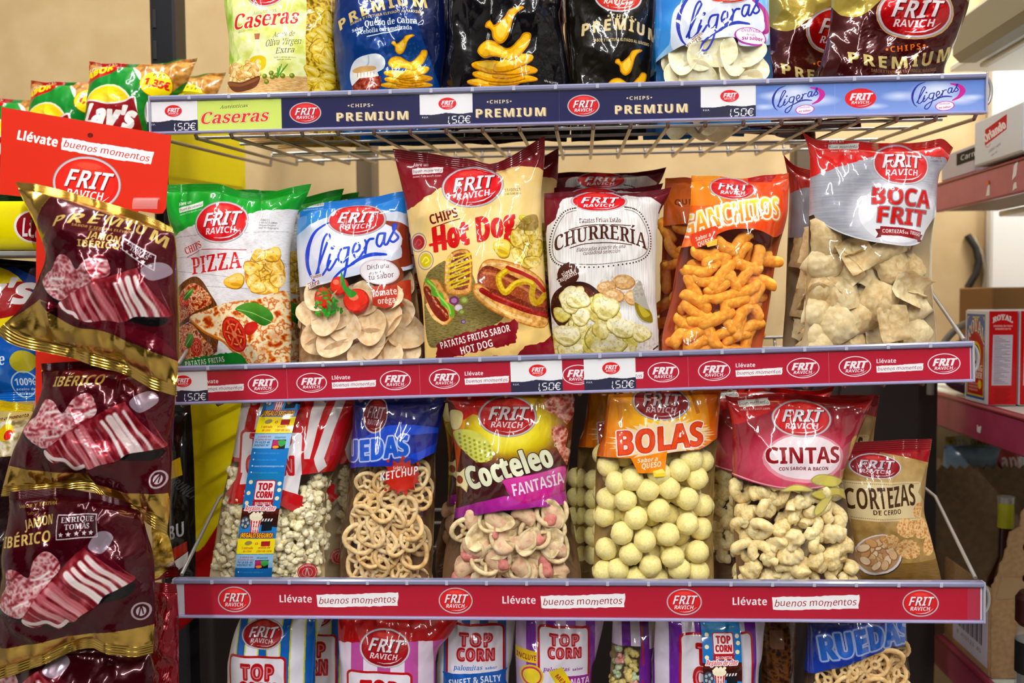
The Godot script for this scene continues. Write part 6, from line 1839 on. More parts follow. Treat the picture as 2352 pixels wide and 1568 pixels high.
func ring_tube(r: float, tr: float, sd: int, squash := 1.0, arc := TAU, wob := 0.12) -> Array:
	var p := []
	var rg := RandomNumberGenerator.new()
	rg.seed = sd
	var a := rg.randf() * 6
	var n := 22
	for k in n:
		var t := arc * k / n
		var q := r * (1.0 + wob * sin(2 * t + a) * 0.6 + wob * 0.4 * sin(3 * t + 2 * a))
		p.append(Vector3(cos(t) * q, sin(t) * q * squash, 0.12 * r * sin(2 * t + a)))
	return p

func joined(ms: Array) -> Mesh:     # [mesh, transform] pairs as one
	var st := SurfaceTool.new()
	st.begin(Mesh.PRIMITIVE_TRIANGLES)
	for e in ms: st.append_from(e[0], 0, e[1])
	return st.commit()

func wheel(sd: int, r: float) -> Mesh:
	var rg := RandomNumberGenerator.new()
	rg.seed = sd
	var tr := r * 0.18
	var sq := rg.randf_range(0.72, 1.0)
	var ms := [[tube(ring_tube(r, tr, sd, sq), tr, 8, true), Transform3D()]]
	if sd % 4 != 3:
		ms.append([tube(ring_tube(r * 0.3, tr, sd + 1, sq), tr * 0.85, 7, true), Transform3D()])
		for k in 4:
			var t := TAU * k / 4 + 0.4 + sd
			ms.append([tube([Vector3(cos(t) * r * 0.34, sin(t) * r * 0.34 * sq, 0), Vector3(cos(t) * r * 0.65, sin(t) * r * 0.65 * sq, 0.05 * r), Vector3(cos(t) * r * 0.97, sin(t) * r * 0.97 * sq, 0)], tr * 0.8, 6), Transform3D()])
	return joined(ms)

func popcorn(sd: int, r: float) -> Mesh:
	var rg := RandomNumberGenerator.new()
	rg.seed = sd
	var ms := []
	for k in 6:
		var d := Vector3(rg.randf_range(-1, 1), rg.randf_range(-1, 1), rg.randf_range(-0.6, 0.9)).normalized() * r * rg.randf_range(0.3, 0.66)
		var q := r * rg.randf_range(0.34, 0.6)
		ms.append([blob(sd * 9 + k, q, q * rg.randf_range(0.6, 1.0), q * 0.85, 0.6, 2.6, 0.0, 11, 9), Transform3D(Basis.from_euler(Vector3(rg.randf() * 6, rg.randf() * 6, 0)), d)])
	return joined(ms)

func snack_mat(key: String, cols: Array, rough := 0.75, scale := 12.0) -> StandardMaterial3D:
	if mats.has(key): return mats[key]
	var a := Art.new(0, 0, 128, 128, 1)
	var cc := []
	for c in cols: cc.append(C(c))
	a.im = a.grain(hash(key) % 997, 0.05, cc, {"oct": 4})
	var m := StandardMaterial3D.new()
	m.resource_name = key
	m.albedo_texture = ImageTexture.create_from_image(a.im)
	m.uv1_triplanar = true
	m.uv1_scale = Vector3.ONE * scale
	m.roughness = rough
	m.subsurf_scatter_enabled = true
	m.subsurf_scatter_strength = 0.12
	mats[key] = m
	return m

func piece(o: Dictionary, m: Mesh, mt: Material, px: float, py: float, r: float, turn: Vector3, called: String, label: String, cat: String, group: String, deeper := 0.0, sc := 1.0):
	var b := Basis.from_euler(turn).scaled(Vector3.ONE * sc)
	var at: Transform3D = o.node.transform * Transform3D(b, inside(o, px, py, r, deeper))
	var q := obj(called, m, mt, null, at)
	tag(q, label, cat, group)

# a few pieces in a bag that stands behind, where the gap between the front bags shows it
func rear(o: Dictionary, by: Vector3, ms: Array, mt: Array, r: float, x0: float, x1: float, y0: float, y1: float, nx: int, ny: int, called: String, label: String, cat: String, group: String):
	for j in ny:
		for i in nx:
			var k := j * nx + i
			var x := lerpf(x0, x1, (i + 0.5 * (j % 2)) / maxf(1.0, nx - 0.5))
			var q := obj(called, ms[k % ms.size()], mt[k % mt.size()], null, Transform3D(Basis(), by) * o.node.transform * Transform3D(Basis.from_euler(Vector3(0.4 * sin(k * 2.0), 0.4 * cos(k), k * 1.7)), inside(o, x, lerpf(y0, y1, j / maxf(1.0, ny - 1)), r)))
			tag(q, label, cat, group)

# pieces strewn over a clear window, the nearest touching the film
func strew(o: Dictionary, area: PackedVector2Array, ms: Array, mt: Array, gap: float, r: float, sd: int, called: String, label: String, cat: String, group: String, tilt := 0.5, layers := 2, skip = null):
	var rg := RandomNumberGenerator.new()
	rg.seed = sd
	var lo := Vector2(1e9, 1e9)
	var hi := -lo
	for p in area:
		lo = lo.min(p)
		hi = hi.max(p)
	for layer in layers:
		var got := []
		var tries := 0
		while tries < 900 and got.size() < 190:
			tries += 1
			var p := Vector2(rg.randf_range(lo.x, hi.x), rg.randf_range(lo.y, hi.y))
			if not Geometry2D.is_point_in_polygon(p, area): continue
			var ok := true
			for g in got:
				if g.distance_to(p) < gap * (1.0 if layer == 0 else 1.15):
					ok = false
					break
			if not ok: continue
			if skip != null and Geometry2D.is_point_in_polygon(p, skip): continue
			got.append(p)
			var t := Vector3(rg.randf_range(-tilt, tilt), rg.randf_range(-tilt, tilt), rg.randf() * TAU)
			piece(o, ms[rg.randi() % ms.size()], mt[rg.randi() % mt.size()], p.x, p.y, r, t, called, label, cat, group, layer * r * 1.5, rg.randf_range(0.86, 1.1))

# ================================================================ the hanging strip of ham crisps and the shelf at the left
func ham_picture(a: Art, t: Transform2D, o := {}):
	a.tf = t
	var mr := C("45101a")
	# slate
	a.S([30, 1180, 120, 1120, 400, 1090, 700, 1020, 746, 1040, 700, 1090, 560, 1130, 420, 1230, 330, 1262, 180, 1215], C("1c1a1c"))
	# slices: bands of fat and lean, cut to the outline
	var m := Art.new(a.x0, a.y0, a.x0 + a.w / a.k, a.y0 + a.h / a.k, a.k)
	m.im = a.grain(o.get("sd", 3), 0.03, [C("6c1a26"), C("8c3038"), C("b05a64")], {"sy": 0.6, "oct": 3})
	m.tf = t
	m.rng.seed = o.get("sd", 3)
	var pal := [C("efdcdc"), C("7a2430"), C("d49aa0"), C("933842"), C("f4e8e8"), C("c07078"), C("842c38")]
	for i in 15:
		var x := 165.0 + i * 35 + m.rng.randf_range(-14, 14)
		var y := 1218.0 - i * 28
		m.LN([x - 30, y - 30, x + 40, y + 30, x + 120 + m.rng.randf_range(-15, 15), y + 90, x + 200, y + 190], m.rng.randf_range(14, 40), pal[(i * 3 + i / 5) % 7])
		m.LN([x - 10, y - 10, x + 70, y + 62, x + 150, y + 130], m.rng.randf_range(2, 5), Color(0.95, 0.85, 0.86, 0.7))
	_soften(m)
	a.fill([a._s([180, 1210, 230, 1130, 280, 1050, 360, 970, 430, 890, 500, 830, 560, 815, 640, 880, 720, 960, 745, 1000, 680, 1040, 600, 1080, 560, 1130, 480, 1180, 440, 1215, 390, 1225, 350, 1262, 290, 1230, 240, 1250])], m.im)
	m.im = a.grain(o.get("sd", 3) + 5, 0.04, [C("8c3a42"), C("c07a82"), C("ecd4d4"), C("a84c58")], {"oct": 3})
	for i in 26:
		var x := m.rng.randf_range(20, 380)
		var y := m.rng.randf_range(860, 1190)
		m.LN([x, y, x + 40, y - 26 + m.rng.randf_range(-20, 20), x + 90, y - 40], m.rng.randf_range(4, 16), pal[i % 7])
	_soften(m)
	a.fill([a._s([20, 1150, 40, 1090, 70, 1050, 85, 960, 150, 950, 215, 985, 245, 900, 300, 850, 352, 880, 380, 935, 330, 1000, 280, 1060, 240, 1120, 180, 1190, 90, 1185])], m.im)
	a.LN([190, 1205, 240, 1225, 300, 1215, 350, 1245, 400, 1212], 20, C("f2e4e6"))
	a.S([500, 830, 560, 812, 640, 880, 735, 985, 700, 960, 600, 900], C("561826"))
	a.S([520, 830, 560, 760, 610, 750, 640, 790, 590, 860], Color(0.75, 0.76, 0.8, 0.7))
	# words and stamp
	var gold := C("c9b070")
	if o.get("words", true):
		a.text("SABOR Y TEXTURA", 135, 642, 330, 622, 16, C("a88a50"), "b")
		a.text("Sabor", 186, 674, 240, 668, 15, C("a88a50"), "r")
		a.text("JAMÓN", 176, 748, 322, 716, 48, gold, "b")
		a.text("IBÉRICO", 60, 846, 326, 800, 54, gold, "b")
		a.loop(PackedVector2Array([Vector2(350, 672), Vector2(556, 664), Vector2(566, 776), Vector2(356, 792)]), 5, C("d8d2d8"))
		a.text("ENRIQUE", 374, 708, 538, 700, 26, C("d8d2d8"), "s")
		a.text("TOMÁS", 396, 742, 518, 736, 26, C("d8d2d8"), "s")
		for i in 5: a.fill([star(378 + i * 38, 768 - i * 3, 14)], C("e2dce2"))
	if o.get("mark", true):
		a.loop(ell(762, 1175, 36, 44), 9, C("b8a8b0"))
		a.O(762, 1175, 20, 26, C("c8bcc4"))
		a.LN([752, 1195, 764, 1150, 770, 1190], 6, mr)

func ham_bag(o: Dictionary) -> Dictionary:
	var g := Art.new(o.art.x0, o.art.y0, o.art.x0 + o.art.w / o.art.k, o.art.y0 + o.art.h / o.art.k, 0.5, Color(0.42, 0.42, 0.42))
	for p in o.gold: g.fill([poly(p)], Color(1, 1, 1))
	o.mat = art_mat(o.art, 0.22, 1.0, 0.6)
	o.mat.metallic_texture = ImageTexture.create_from_image(g.im)
	o.mat.metallic_texture_channel = BaseMaterial3D.TEXTURE_CHANNEL_RED
	o.merge({"name": "crisps_bag", "back_mat": mat("gold foil", C("c4a24a"), 0.25, 0.9)})
	bag(o)
	return o

func _soften(m: Art):      # a photograph's soft edges
	m.im.resize(maxi(2, m.w / 6), maxi(2, m.h / 6), Image.INTERPOLATE_LANCZOS)
	m.im.resize(m.w, m.h, Image.INTERPOLATE_CUBIC)

func gold_ends(a: Art, polys: Array):
	a.tf = Transform2D()
	for p in polys:
		a.fill([poly(p)], C("cfb062"))

func art_lays() -> Art:
	var a := Art.new(180, 120, 470, 420, 2, C("0c7a2e"))
	a.crop(2.94, 0, 0)
	a.P([500, 380, 1400, 380, 1400, 1250, 500, 1250], [C("0f8436"), C("0a6c2a")])
	a.P([590, 400, 660, 420, 880, 430, 820, 500, 590, 590], C("b01c20"))
	a.S([610, 440, 640, 425, 680, 440, 660, 490, 620, 540, 600, 500], C("b58650"))
	a.text("DESCUBRE EL", 560, 520, 810, 446, 30, C("f0dcd0"), "b", {"skew": 0.2})
	a.text("SABOR", 560, 560, 800, 486, 46, C("f0d428"), "b", {"skew": 0.2, "ow": [3.0], "oc": [C("f0d428")]})
	a.G(4, 0.03, ["9c6c34", "c08c4c", "d4a868", "b07c3e"], a._s([920, 470, 960, 430, 1080, 425, 1200, 410, 1360, 370, 1330, 470, 1180, 640, 1080, 640, 1000, 560, 960, 520]))
	a.S([915, 465, 940, 500, 1000, 580, 990, 520], C("cfd8cc"))
	a.O(1098, 596, 100, 92, C("a8541a"))
	a.O(1098, 596, 96, 88, C("f2df1e"))
	a.text("P.V.P.", 1074, 546, 1154, 556, 26, C("3a2a10"), "b")
	a.text("1,35€", 1026, 606, 1172, 636, 50, C("cf2a1c"), "b", {"ow": [2.0], "oc": [C("cf2a1c")]})
	a.O(776, 780, 190, 182, C("e6dcc0"))
	a.O(772, 782, 180, 172, C("efc81a"))
	a.glow(740, 700, 150, 90, Color(1, 0.95, 0.5, 0.7))
	a.fill([spl([580, 700, 680, 700, 800, 730, 900, 716, 960, 690, 985, 720, 985, 900, 940, 960, 560, 960, 560, 800], 6, true)], C("e8e0e0"))
	a.fill([spl([588, 712, 680, 712, 800, 742, 900, 728, 958, 704, 974, 726, 972, 960, 560, 960, 570, 800], 6, true)], C("8c1a22"))
	a.text("Lay's", 606, 868, 975, 905, 140, C("f0eeec"), "b", {"skew": 0.25, "ow": [8.0], "oc": [C("f0eeec")]})
	return a

func left_side():
	# ---- red hanging card
	var a := Art.new(-10, 235, 400, 1010, 2, C("dc2f1c"))
	a.fill([poly([-10, 235, 400, 235, 400, 1010, -10, 1010])], [C("c8381f"), C("c4351d")])
	a.tf = Transform2D(0.185, Vector2(40, 318))
	a.text("Llévate", 0, 2, 93, 2, 21, C("f0ecec"), "b", {"ow": [0.6], "oc": [C("f0ecec")]})
	buenos(a, 101, -26, 214, 34, C("c42a1c"), C("efedf0"))
	a.tf = Transform2D()
	a.mark(200, 422, 76, 60, 0.12, 0, C("f0eef0"), C("dc3222"), C("b01c10"))
	a.hole(ell(208, 311, 6.5, 5.5))
	var d := 1.21
	var s := d / F
	var o0 := W(200, 600, d)
	var pts := []
	for p in [[4, 246], [393, 311], [381, 478], [374, 490], [362, 491], [318, 484], [300, 990], [82, 990], [84, 455], [0, 446]]: pts.append_array([(p[0] - 200) * s, -(p[1] - 600) * s])
	var card := thing("hanging_card", "red cardboard hanging card with white slogan and ringed oval, top left", "display card", Transform3D(VB, o0))
	obj("card_sheet", prism(poly(pts), -0.0006, 0.0006, Rect2((-10 - 200) * s, -(1010 - 600) * s, 410 * s, 775 * s)), art_mat(a, 0.6, 0, 0.1, true), card)
	obj("clip", tube_sheet(0.02, 0.03), pane("clip plastic", 0.08, 0.1), card, Transform3D(Basis(), Vector3((342 - 200) * s, -(478 - 600) * s, 0.006)))
	# ---- ham bags, hung one over the other
	var base := Transform2D(0, Vector2(1 / 2.279, 1 / 2.279), 0, Vector2(0, 880))
	a = Art.new(-30, 395, 430, 930, 2, C("4c1420"))
	ham_picture(a, Transform2D(0.47, Vector2(0.404, 0.404), 0, Vector2(111, 648)) * Transform2D(0, Vector2(-20, -1150)), {"words": false, "mark": false, "sd": 13})
	a.crop(2.8, 0, 380)
	a.S([460, 190, 640, 215, 880, 290, 960, 350, 900, 360, 700, 300, 500, 240], C("b01c20"))
	a.text("FRIT RAVICH", 500, 210, 900, 330, 40, C("e6dce0"), "b", {"skew": 0.2})
	a.text("PREMIUM", 440, 418, 1090, 540, 70, C("c2aa6c"), "b", {"arc": 78, "track": 8})
	a.text("SABOR Y TEXTURA ELEVADO", 562, 412, 900, 452, 16, C("a88a50"), "b")
	a.text("Sabor", 652, 438, 720, 442, 18, C("b09458"), "r")
	a.text("JAMÓN", 648, 482, 832, 516, 42, C("c9b070"), "b")
	a.text("IBÉRICO", 600, 540, 836, 556, 42, C("c9b070"), "b")
	a.loop(PackedVector2Array([Vector2(852, 482), Vector2(1050, 592), Vector2(1046, 686), Vector2(856, 556)]), 6, C("d8d2d8"))
	a.text("ENRIQUE", 880, 520, 1030, 604, 24, C("d8d2d8"), "s")
	a.text("TOMÁS", 900, 556, 1010, 622, 24, C("d8d2d8"), "s")
	for i in 5: a.fill([star(884 + i * 36, 570 + i * 22, 13)], C("e2dce2"))
	var gold0 := [[20, 400, 200, 440, 400, 520, 400, 535, 330, 520, 200, 475, 130, 450, 110, 480, 90, 540, 60, 480], [-20, 760, 20, 740, 104, 688, 130, 696, 220, 745, 330, 790, 400, 822, 430, 840, 430, 930, 300, 900, 100, 840, -20, 800], [30, 420, 90, 440, 112, 580, 100, 570]]
	gold_ends(a, gold0)
	a.crop(2.8, 0, 380)
	a.fill([spl([300, 880, 420, 905, 520, 960, 640, 1010, 760, 1000, 900, 1040, 1060, 1100, 1150, 1230, 1000, 1160, 860, 1100, 700, 1060, 560, 1040, 400, 960], 6, true)], C("5c1624"))
	ham_bag({"gold": gold0, "label": "uppermost hanging maroon and gold ham crisps bag, tilted forward", "d": 1.13, "thick": 0.045, "seal_t": 16, "seal_b": 24, "seed": 91, "amp": 1.6, "facet": 0.05,
		"T": [27, 415, 90, 424, 193, 450, 330, 492, 398, 524], "R": [398, 524, 404, 576, 407, 666, 409, 760, 412, 840, 416, 908], "B": [-2, 764, 40, 792, 96, 808, 214, 838, 286, 862, 357, 894, 416, 908], "L": [27, 415, 82, 516, 108, 580, 92, 630, 74, 672, 46, 712, -2, 764], "art": a})
	a = Art.new(-30, 820, 430, 1240, 2, C("4a121c"))
	ham_picture(a, Transform2D(0.32, Vector2(0.434, 0.434), 0, Vector2(70, 985)) * Transform2D(0, Vector2(-20, -1150)), {"words": false, "sd": 23})
	a.tf = Transform2D()
	a.text("IBÉRICO", 138, 886, 258, 880, 22, C("c2aa6c"), "b", {"skew": 0.1})
	var gold1 := [[-20, 1100, 20, 1068, 110, 1078, 200, 1082, 212, 1100, 300, 1128, 390, 1130, 400, 1240, 240, 1180, -20, 1160]]
	gold_ends(a, gold1)
	ham_bag({"gold": gold1, "label": "middle hanging maroon and gold ham crisps bag with a bright glare", "d": 1.165, "thick": 0.04, "seal_t": 16, "seal_b": 22, "seed": 92, "amp": 1.5, "facet": 0.05,
		"T": [92, 835, 200, 830, 320, 845, 405, 880], "R": [405, 880, 402, 930, 398, 1000, 395, 1055, 392, 1140, 388, 1226], "B": [0, 1140, 131, 1130, 180, 1124, 215, 1130, 246, 1160, 342, 1196, 388, 1226], "L": [92, 835, 96, 900, 74, 955, 48, 1000, 26, 1047, 0, 1140], "art": a})
	a = Art.new(-40, 1110, 400, 1590, 2, C("42101a"))
	ham_picture(a, base, {"sd": 33})
	var gold2 := [[-40, 1490, 60, 1474, 130, 1462, 190, 1448, 240, 1444, 355, 1432, 380, 1432, 380, 1590, -40, 1590]]
	gold_ends(a, gold2)
	ham_bag({"gold": gold2, "label": "lower hanging maroon ham crisps bag with white ringed stamp and stars", "d": 1.155, "thick": 0.04, "seal_t": 16, "seal_b": 24, "seed": 93, "amp": 1.5, "facet": 0.05,
		"T": [30, 1125, 120, 1122, 220, 1130, 318, 1160], "R": [318, 1160, 336, 1220, 353, 1280, 356, 1380, 354, 1497], "B": [-40, 1575, 65, 1538, 193, 1488, 237, 1488, 307, 1506, 354, 1497], "L": [30, 1125, 18, 1200, 8, 1260, -4, 1380, -40, 1575], "art": a})
	a = Art.new(-30, 1450, 400, 1900, 1.4, C("3c0f18"))
	ham_picture(a, Transform2D(0.1, Vector2(1, 1), 0, Vector2(20, 262)) * base, {"sd": 43})
	ham_bag({"gold": [], "label": "lowest hanging ham crisps bag, cut off by the picture's foot", "d": 1.19, "thick": 0.036, "seed": 94, "amp": 1.4, "fine": 0.6,
		"T": [20, 1462, 150, 1458, 330, 1478], "R": [330, 1478, 352, 1560, 356, 1840], "B": [-10, 1850, 180, 1850, 356, 1840], "L": [20, 1462, 0, 1560, -10, 1850], "art": a})
	# ---- the neighbouring shelf with green and blue bags
	a = art_lays()
	var o := {"name": "crisps_bag", "label": "green crisps bag with yellow ball and price sticker, upper left front", "d": 1.50, "thick": 0.04, "seed": 101, "seal_t": 8, "amp": 1.3, "back_mat": mats["green foil"],
		"T": [202, 139, 250, 146, 320, 148, 400, 138, 452, 131], "R": [452, 131, 430, 190, 404, 230, 372, 280, 350, 400], "B": [185, 405, 350, 400], "L": [202, 139, 204, 190, 196, 260, 190, 320, 185, 405], "art": a}
	bag(o)
	bag_copy(o, "crisps_bag", "green crisps bag left of the front one, half turned away", Vector3(-0.128, -0.012, -0.06), -4.0)
	bag_copy(o, "crisps_bag", "green topped crisps bag behind, right of the front green one", Vector3(0.005, 0.004, -0.10), 6.0)
	bag_copy(o, "crisps_bag", "rearmost green edged crisps bag left of the yellow green bag", Vector3(0.0, -0.014, -0.26), -6.0)
	bag_copy(o, "crisps_bag", "brown topped crisps bag at the left picture edge", Vector3(-0.235, -0.03, -0.09), 5.0)
	var lay := Transform3D(VB, W(40, 518, 1.262))
	var ls := 1.262 / F
	a = Art.new(-60, 455, 150, 580, 2.5, C("d9cf1c"))
	a.O(82, 522, 38, 37, C("e8e4dc"))
	a.O(84, 522, 34, 33, C("8c1c28"))
	a.text("Lay's", 62, 545, 132, 545, 42, C("eee8e8"), "b", {"skew": 0.1})
	var pf := PackedVector2Array()
	for i in 13:
		var t := PI * i / 12
		pf.append(Vector2(sin(t) * 0.014, cos(t) * 0.031))
	pf.append(Vector2(-0.004, -0.031))
	pf.append(Vector2(-0.004, 0.031))
	var sh := thing("price_rail", "rounded yellow shelf front with red oval at the left edge", "shelf strip", lay)
	obj("front_profile", _extrude_uv(pf, -200 * ls, 42 * ls, Rect2(-100 * ls, -0.0345, 210 * ls, 0.069)), art_mat(a, 0.25, 0, 0.8), sh)
	obj("lower_rail", box(0.16, 0.006, 0.02, 0.001), mat("wire metal", C("9a9894"), 0.3, 0.85), sh, Transform3D(Basis(), Vector3(-0.045, -0.036, 0)))
	var fl := thing("shelf_board", "brown shelf board under the yellow shelf front at left", "shelf", Transform3D(Basis(), W(20, 578, 1.36)))
	obj("board", box(0.34, 0.012, 0.16, 0.002), mat("dim board", C("5c4a34"), 0.6), fl, Transform3D(Basis(), Vector3(-0.10, 0, 0)))
	var fl2 := thing("shelf_board", "shelf board carrying the green crisps bags at upper left", "shelf", Transform3D(Basis(), W(120, 408, 1.54)))
	obj("board", box(0.5, 0.012, 0.30, 0.002), mats["dim board"], fl2, Transform3D(Basis(), Vector3(-0.10, -0.006, -0.02)))
	a = Art.new(-160, 590, 90, 940, 2, C("1766b4"))
	a.fill([poly([-160, 590, 90, 590, 90, 940, -160, 940])], [C("12438c"), C("1a72c4")])
	a.fill([poly([-160, 585, 90, 585, 90, 640, 40, 612, -40, 640, -160, 650])], C("101c30"))
	a.O(-14, 690, 92, 78, C("e6d21e"))
	a.fill([spl([-120, 660, -40, 668, 20, 656, 70, 650, 76, 700, 40, 730, -40, 735, -120, 740], 6, true)], C("9c1c1e"))
	a.text("Lay's", -98, 706, 92, 694, 56, C("f0eeee"), "b", {"skew": 0.3, "ow": [2.0], "oc": [C("f0eeee")]})
	a.text("Sal &", -40, 812, 22, 806, 22, C("e6eef6"), "s", {"skew": 0.2})
	a.text("Vinagre", -60, 846, 36, 836, 26, C("e6eef6"), "s", {"skew": 0.2})
	a.O(64, 830, 22, 26, C("b8b03c"))
	a.glow(8, 850, 22, 16, Color(0.9, 0.92, 0.95, 0.8))
	a.loop(ell(62, 882, 24, 30), 3, C("bcd4ec"))
	a.text("100%", 44, 884, 84, 884, 16, C("dce8f4"), "b")
	a.text("aceite de", 44, 896, 84, 896, 6, C("dce8f4"), "b")
	a.text("girasol", 48, 906, 80, 906, 6, C("dce8f4"), "b")
	bag({"name": "crisps_bag", "label": "blue crisps bag with yellow ball and red ribbon, left edge", "d": 1.33, "thick": 0.035, "seed": 102, "seal_t": 8, "back_mat": mats["blue foil"],
		"T": [-150, 594, -40, 592, 84, 600], "R": [84, 600, 86, 700, 84, 820, 82, 920], "B": [-150, 930, 82, 920], "L": [-150, 594, -152, 760, -150, 930], "art": a})
	a = Art.new(-160, 900, 100, 1560, 1.4, C("c9b87c"))
	a.fill([poly([-160, 900, 100, 900, 100, 946, -160, 940])], C("cdb41e"))
	a.text("Abre un momento", 2, 966, 66, 956, 8, C("5c3020"), "b", {"skew": 0.2})
	a.G(4, 0.02, ["8a7c54", "d8ccaa", "efe8d8", "b09c60"], poly([-160, 980, 100, 960, 100, 1060, -160, 1060]))
	a.O(28, 990, 14, 20, C("e0bc1e"), 0.4)
	a.O(34, 996, 8, 12, C("c0281c"), 0.4)
	a.P([-160, 1056, 100, 1040, 100, 1560, -160, 1560], C("2a1a1c"))
	bag({"name": "crisps_bag", "label": "crisps bag with yellow foil top under the blue bag, left edge", "d": 1.30, "thick": 0.03, "seed": 103, "seal_t": 16, "metal": 0.3, "rough": 0.25, "back_mat": mats["dark tan back"],
		"T": [-150, 912, -40, 914, 72, 930], "R": [72, 930, 74, 1050, 76, 1200, 80, 1540], "B": [-150, 1540, 80, 1540], "L": [-150, 912, -150, 1200, -150, 1540], "art": a})
	# ---- dark bags between the hanging strip and the side board
	a = Art.new(385, 915, 470, 1350, 2, C("0c0b0d"))
	a.text("KRUNCH", 396, 1100, 450, 1150, 22, C("4a4a4e"), "b", {"skew": 0.2})
	a.text("BU", 394, 1238, 438, 1222, 30, C("b4b4ba"), "b", {"skew": 0.3})
	a.P([390, 1062, 424, 1046, 430, 1086, 392, 1100], C("b8981c"))
	a.P([392, 1262, 436, 1238, 436, 1262, 394, 1290], C("a02c1c"))
	a.P([396, 1292, 438, 1262, 436, 1290, 400, 1316], C("c8c4c4"))
	bag({"name": "crisps_bag", "label": "black snack bag with grey letters in the gap beside the yellow board", "d": 1.40, "thick": 0.022, "seed": 104, "fine": 0.6, "back_mat": mat("dark foil", C("141214"), 0.3),
		"T": [392, 925, 415, 924, 440, 926], "R": [440, 926, 446, 1100, 452, 1335], "B": [390, 1335, 452, 1335], "L": [392, 925, 390, 1100, 390, 1335], "art": a})
	a = Art.new(340, 1195, 420, 1350, 2, C("6c1420"))
	a.G(5, 0.03, ["6a5220", "b8963c", "dcc474"], poly([340, 1195, 392, 1195, 400, 1290, 360, 1330, 340, 1330]))
	a.text("PARA", 388, 1306, 404, 1290, 8, C("e0d0d0"), "b")
	bag({"name": "crisps_bag", "label": "small gold and red foil bag behind the hanging bags' right edge", "d": 1.28, "thick": 0.02, "seed": 105, "fine": 0.6, "metal": 0.5, "rough": 0.25, "amp": 1.6, "back_mat": mats["gold foil"],
		"T": [350, 1200, 365, 1198, 380, 1210], "R": [380, 1210, 396, 1262, 404, 1330], "B": [346, 1335, 404, 1330], "L": [350, 1200, 348, 1270, 346, 1335], "art": a})
	a = Art.new(320, 1325, 425, 1900, 1.4, C("7c1424"))
	bag({"name": "crisps_bag", "label": "crumpled dark red foil bag right of the lowest hanging bags", "d": 1.25, "thick": 0.024, "seed": 106, "fine": 0.8, "metal": 0.5, "rough": 0.22, "amp": 2.2, "facet": 0.024, "back_mat": mats["wine foil"],
		"T": [338, 1340, 370, 1336, 404, 1342], "R": [404, 1342, 410, 1450, 412, 1800], "B": [336, 1800, 412, 1800], "L": [338, 1340, 336, 1500, 336, 1800], "art": a})

func tube_sheet(r: float, w: float) -> Mesh:     # a bent clear strip
	var pf := PackedVector2Array()
	for i in 9:
		var t := -0.4 + 2.2 * i / 8
		pf.append(Vector2(sin(t) * r * 0.4, cos(t) * r * 0.6))
	for i in 9:
		var t := -0.4 + 2.2 * (8 - i) / 8
		pf.append(Vector2(sin(t) * (r * 0.4 - 0.001), cos(t) * (r * 0.6 - 0.001)))
	return _extrude_x(pf, w)

func _extrude_uv(prof: PackedVector2Array, x0: float, x1: float, r: Rect2) -> Mesh:       # profile (z, y) along x, printed by x and y
	var st := SurfaceTool.new()
	st.begin(Mesh.PRIMITIVE_TRIANGLES)
	st.set_smooth_group(1)
	var n := prof.size()
	for i in n:
		var a := prof[i]
		var b := prof[(i + 1) % n]
		var q := [Vector3(x0, a.y, a.x), Vector3(x1, a.y, a.x), Vector3(x0, b.y, b.x), Vector3(x1, b.y, b.x)]
		for j in [0, 1, 2, 1, 3, 2]:
			st.set_uv(Vector2((q[j].x - r.position.x) / r.size.x, 1.0 - (q[j].y - r.position.y) / r.size.y))
			st.add_vertex(q[j])
	st.generate_normals()
	return st.commit()
# ================================================================ the shelf unit at the right, seen along its front
const RX := 0.645

func carton(called: String, label: String, px0: float, px1: float, ybot: float, h: float, deep: float, x: float, m: Material, cat := "box") -> Node3D:     # a carton whose long side faces the bags: picture places of its ends
	var a := UX(px0, ybot, x)
	var b := UX(px1, ybot, x)
	var t := thing(called, label, cat, Transform3D(Basis(), Vector3(x + deep / 2, a.y, (a.z + b.z) / 2)))
	obj("carton_body", box(deep, h, absf(b.z - a.z), 0.002), m, t, Transform3D(Basis(), Vector3(0, h / 2, 0)))
	t.set_meta("half", absf(b.z - a.z) / 2)
	return t

func side_print(t: Node3D, called: String, w: float, h: float, z: float, y: float, deep: float, m: Material, label := ""):     # printed panel on the face towards the bags
	var o := obj(called, prism(poly([-w / 2, -h / 2, w / 2, -h / 2, w / 2, h / 2, -w / 2, h / 2]), 0, 0.0006, Rect2(-w / 2, -h / 2, w, h)), m, t, Transform3D(Basis(Vector3(0, 1, 0), -PI / 2), Vector3(-deep / 2, y, z)))
	if label: o.set_meta("label", label)

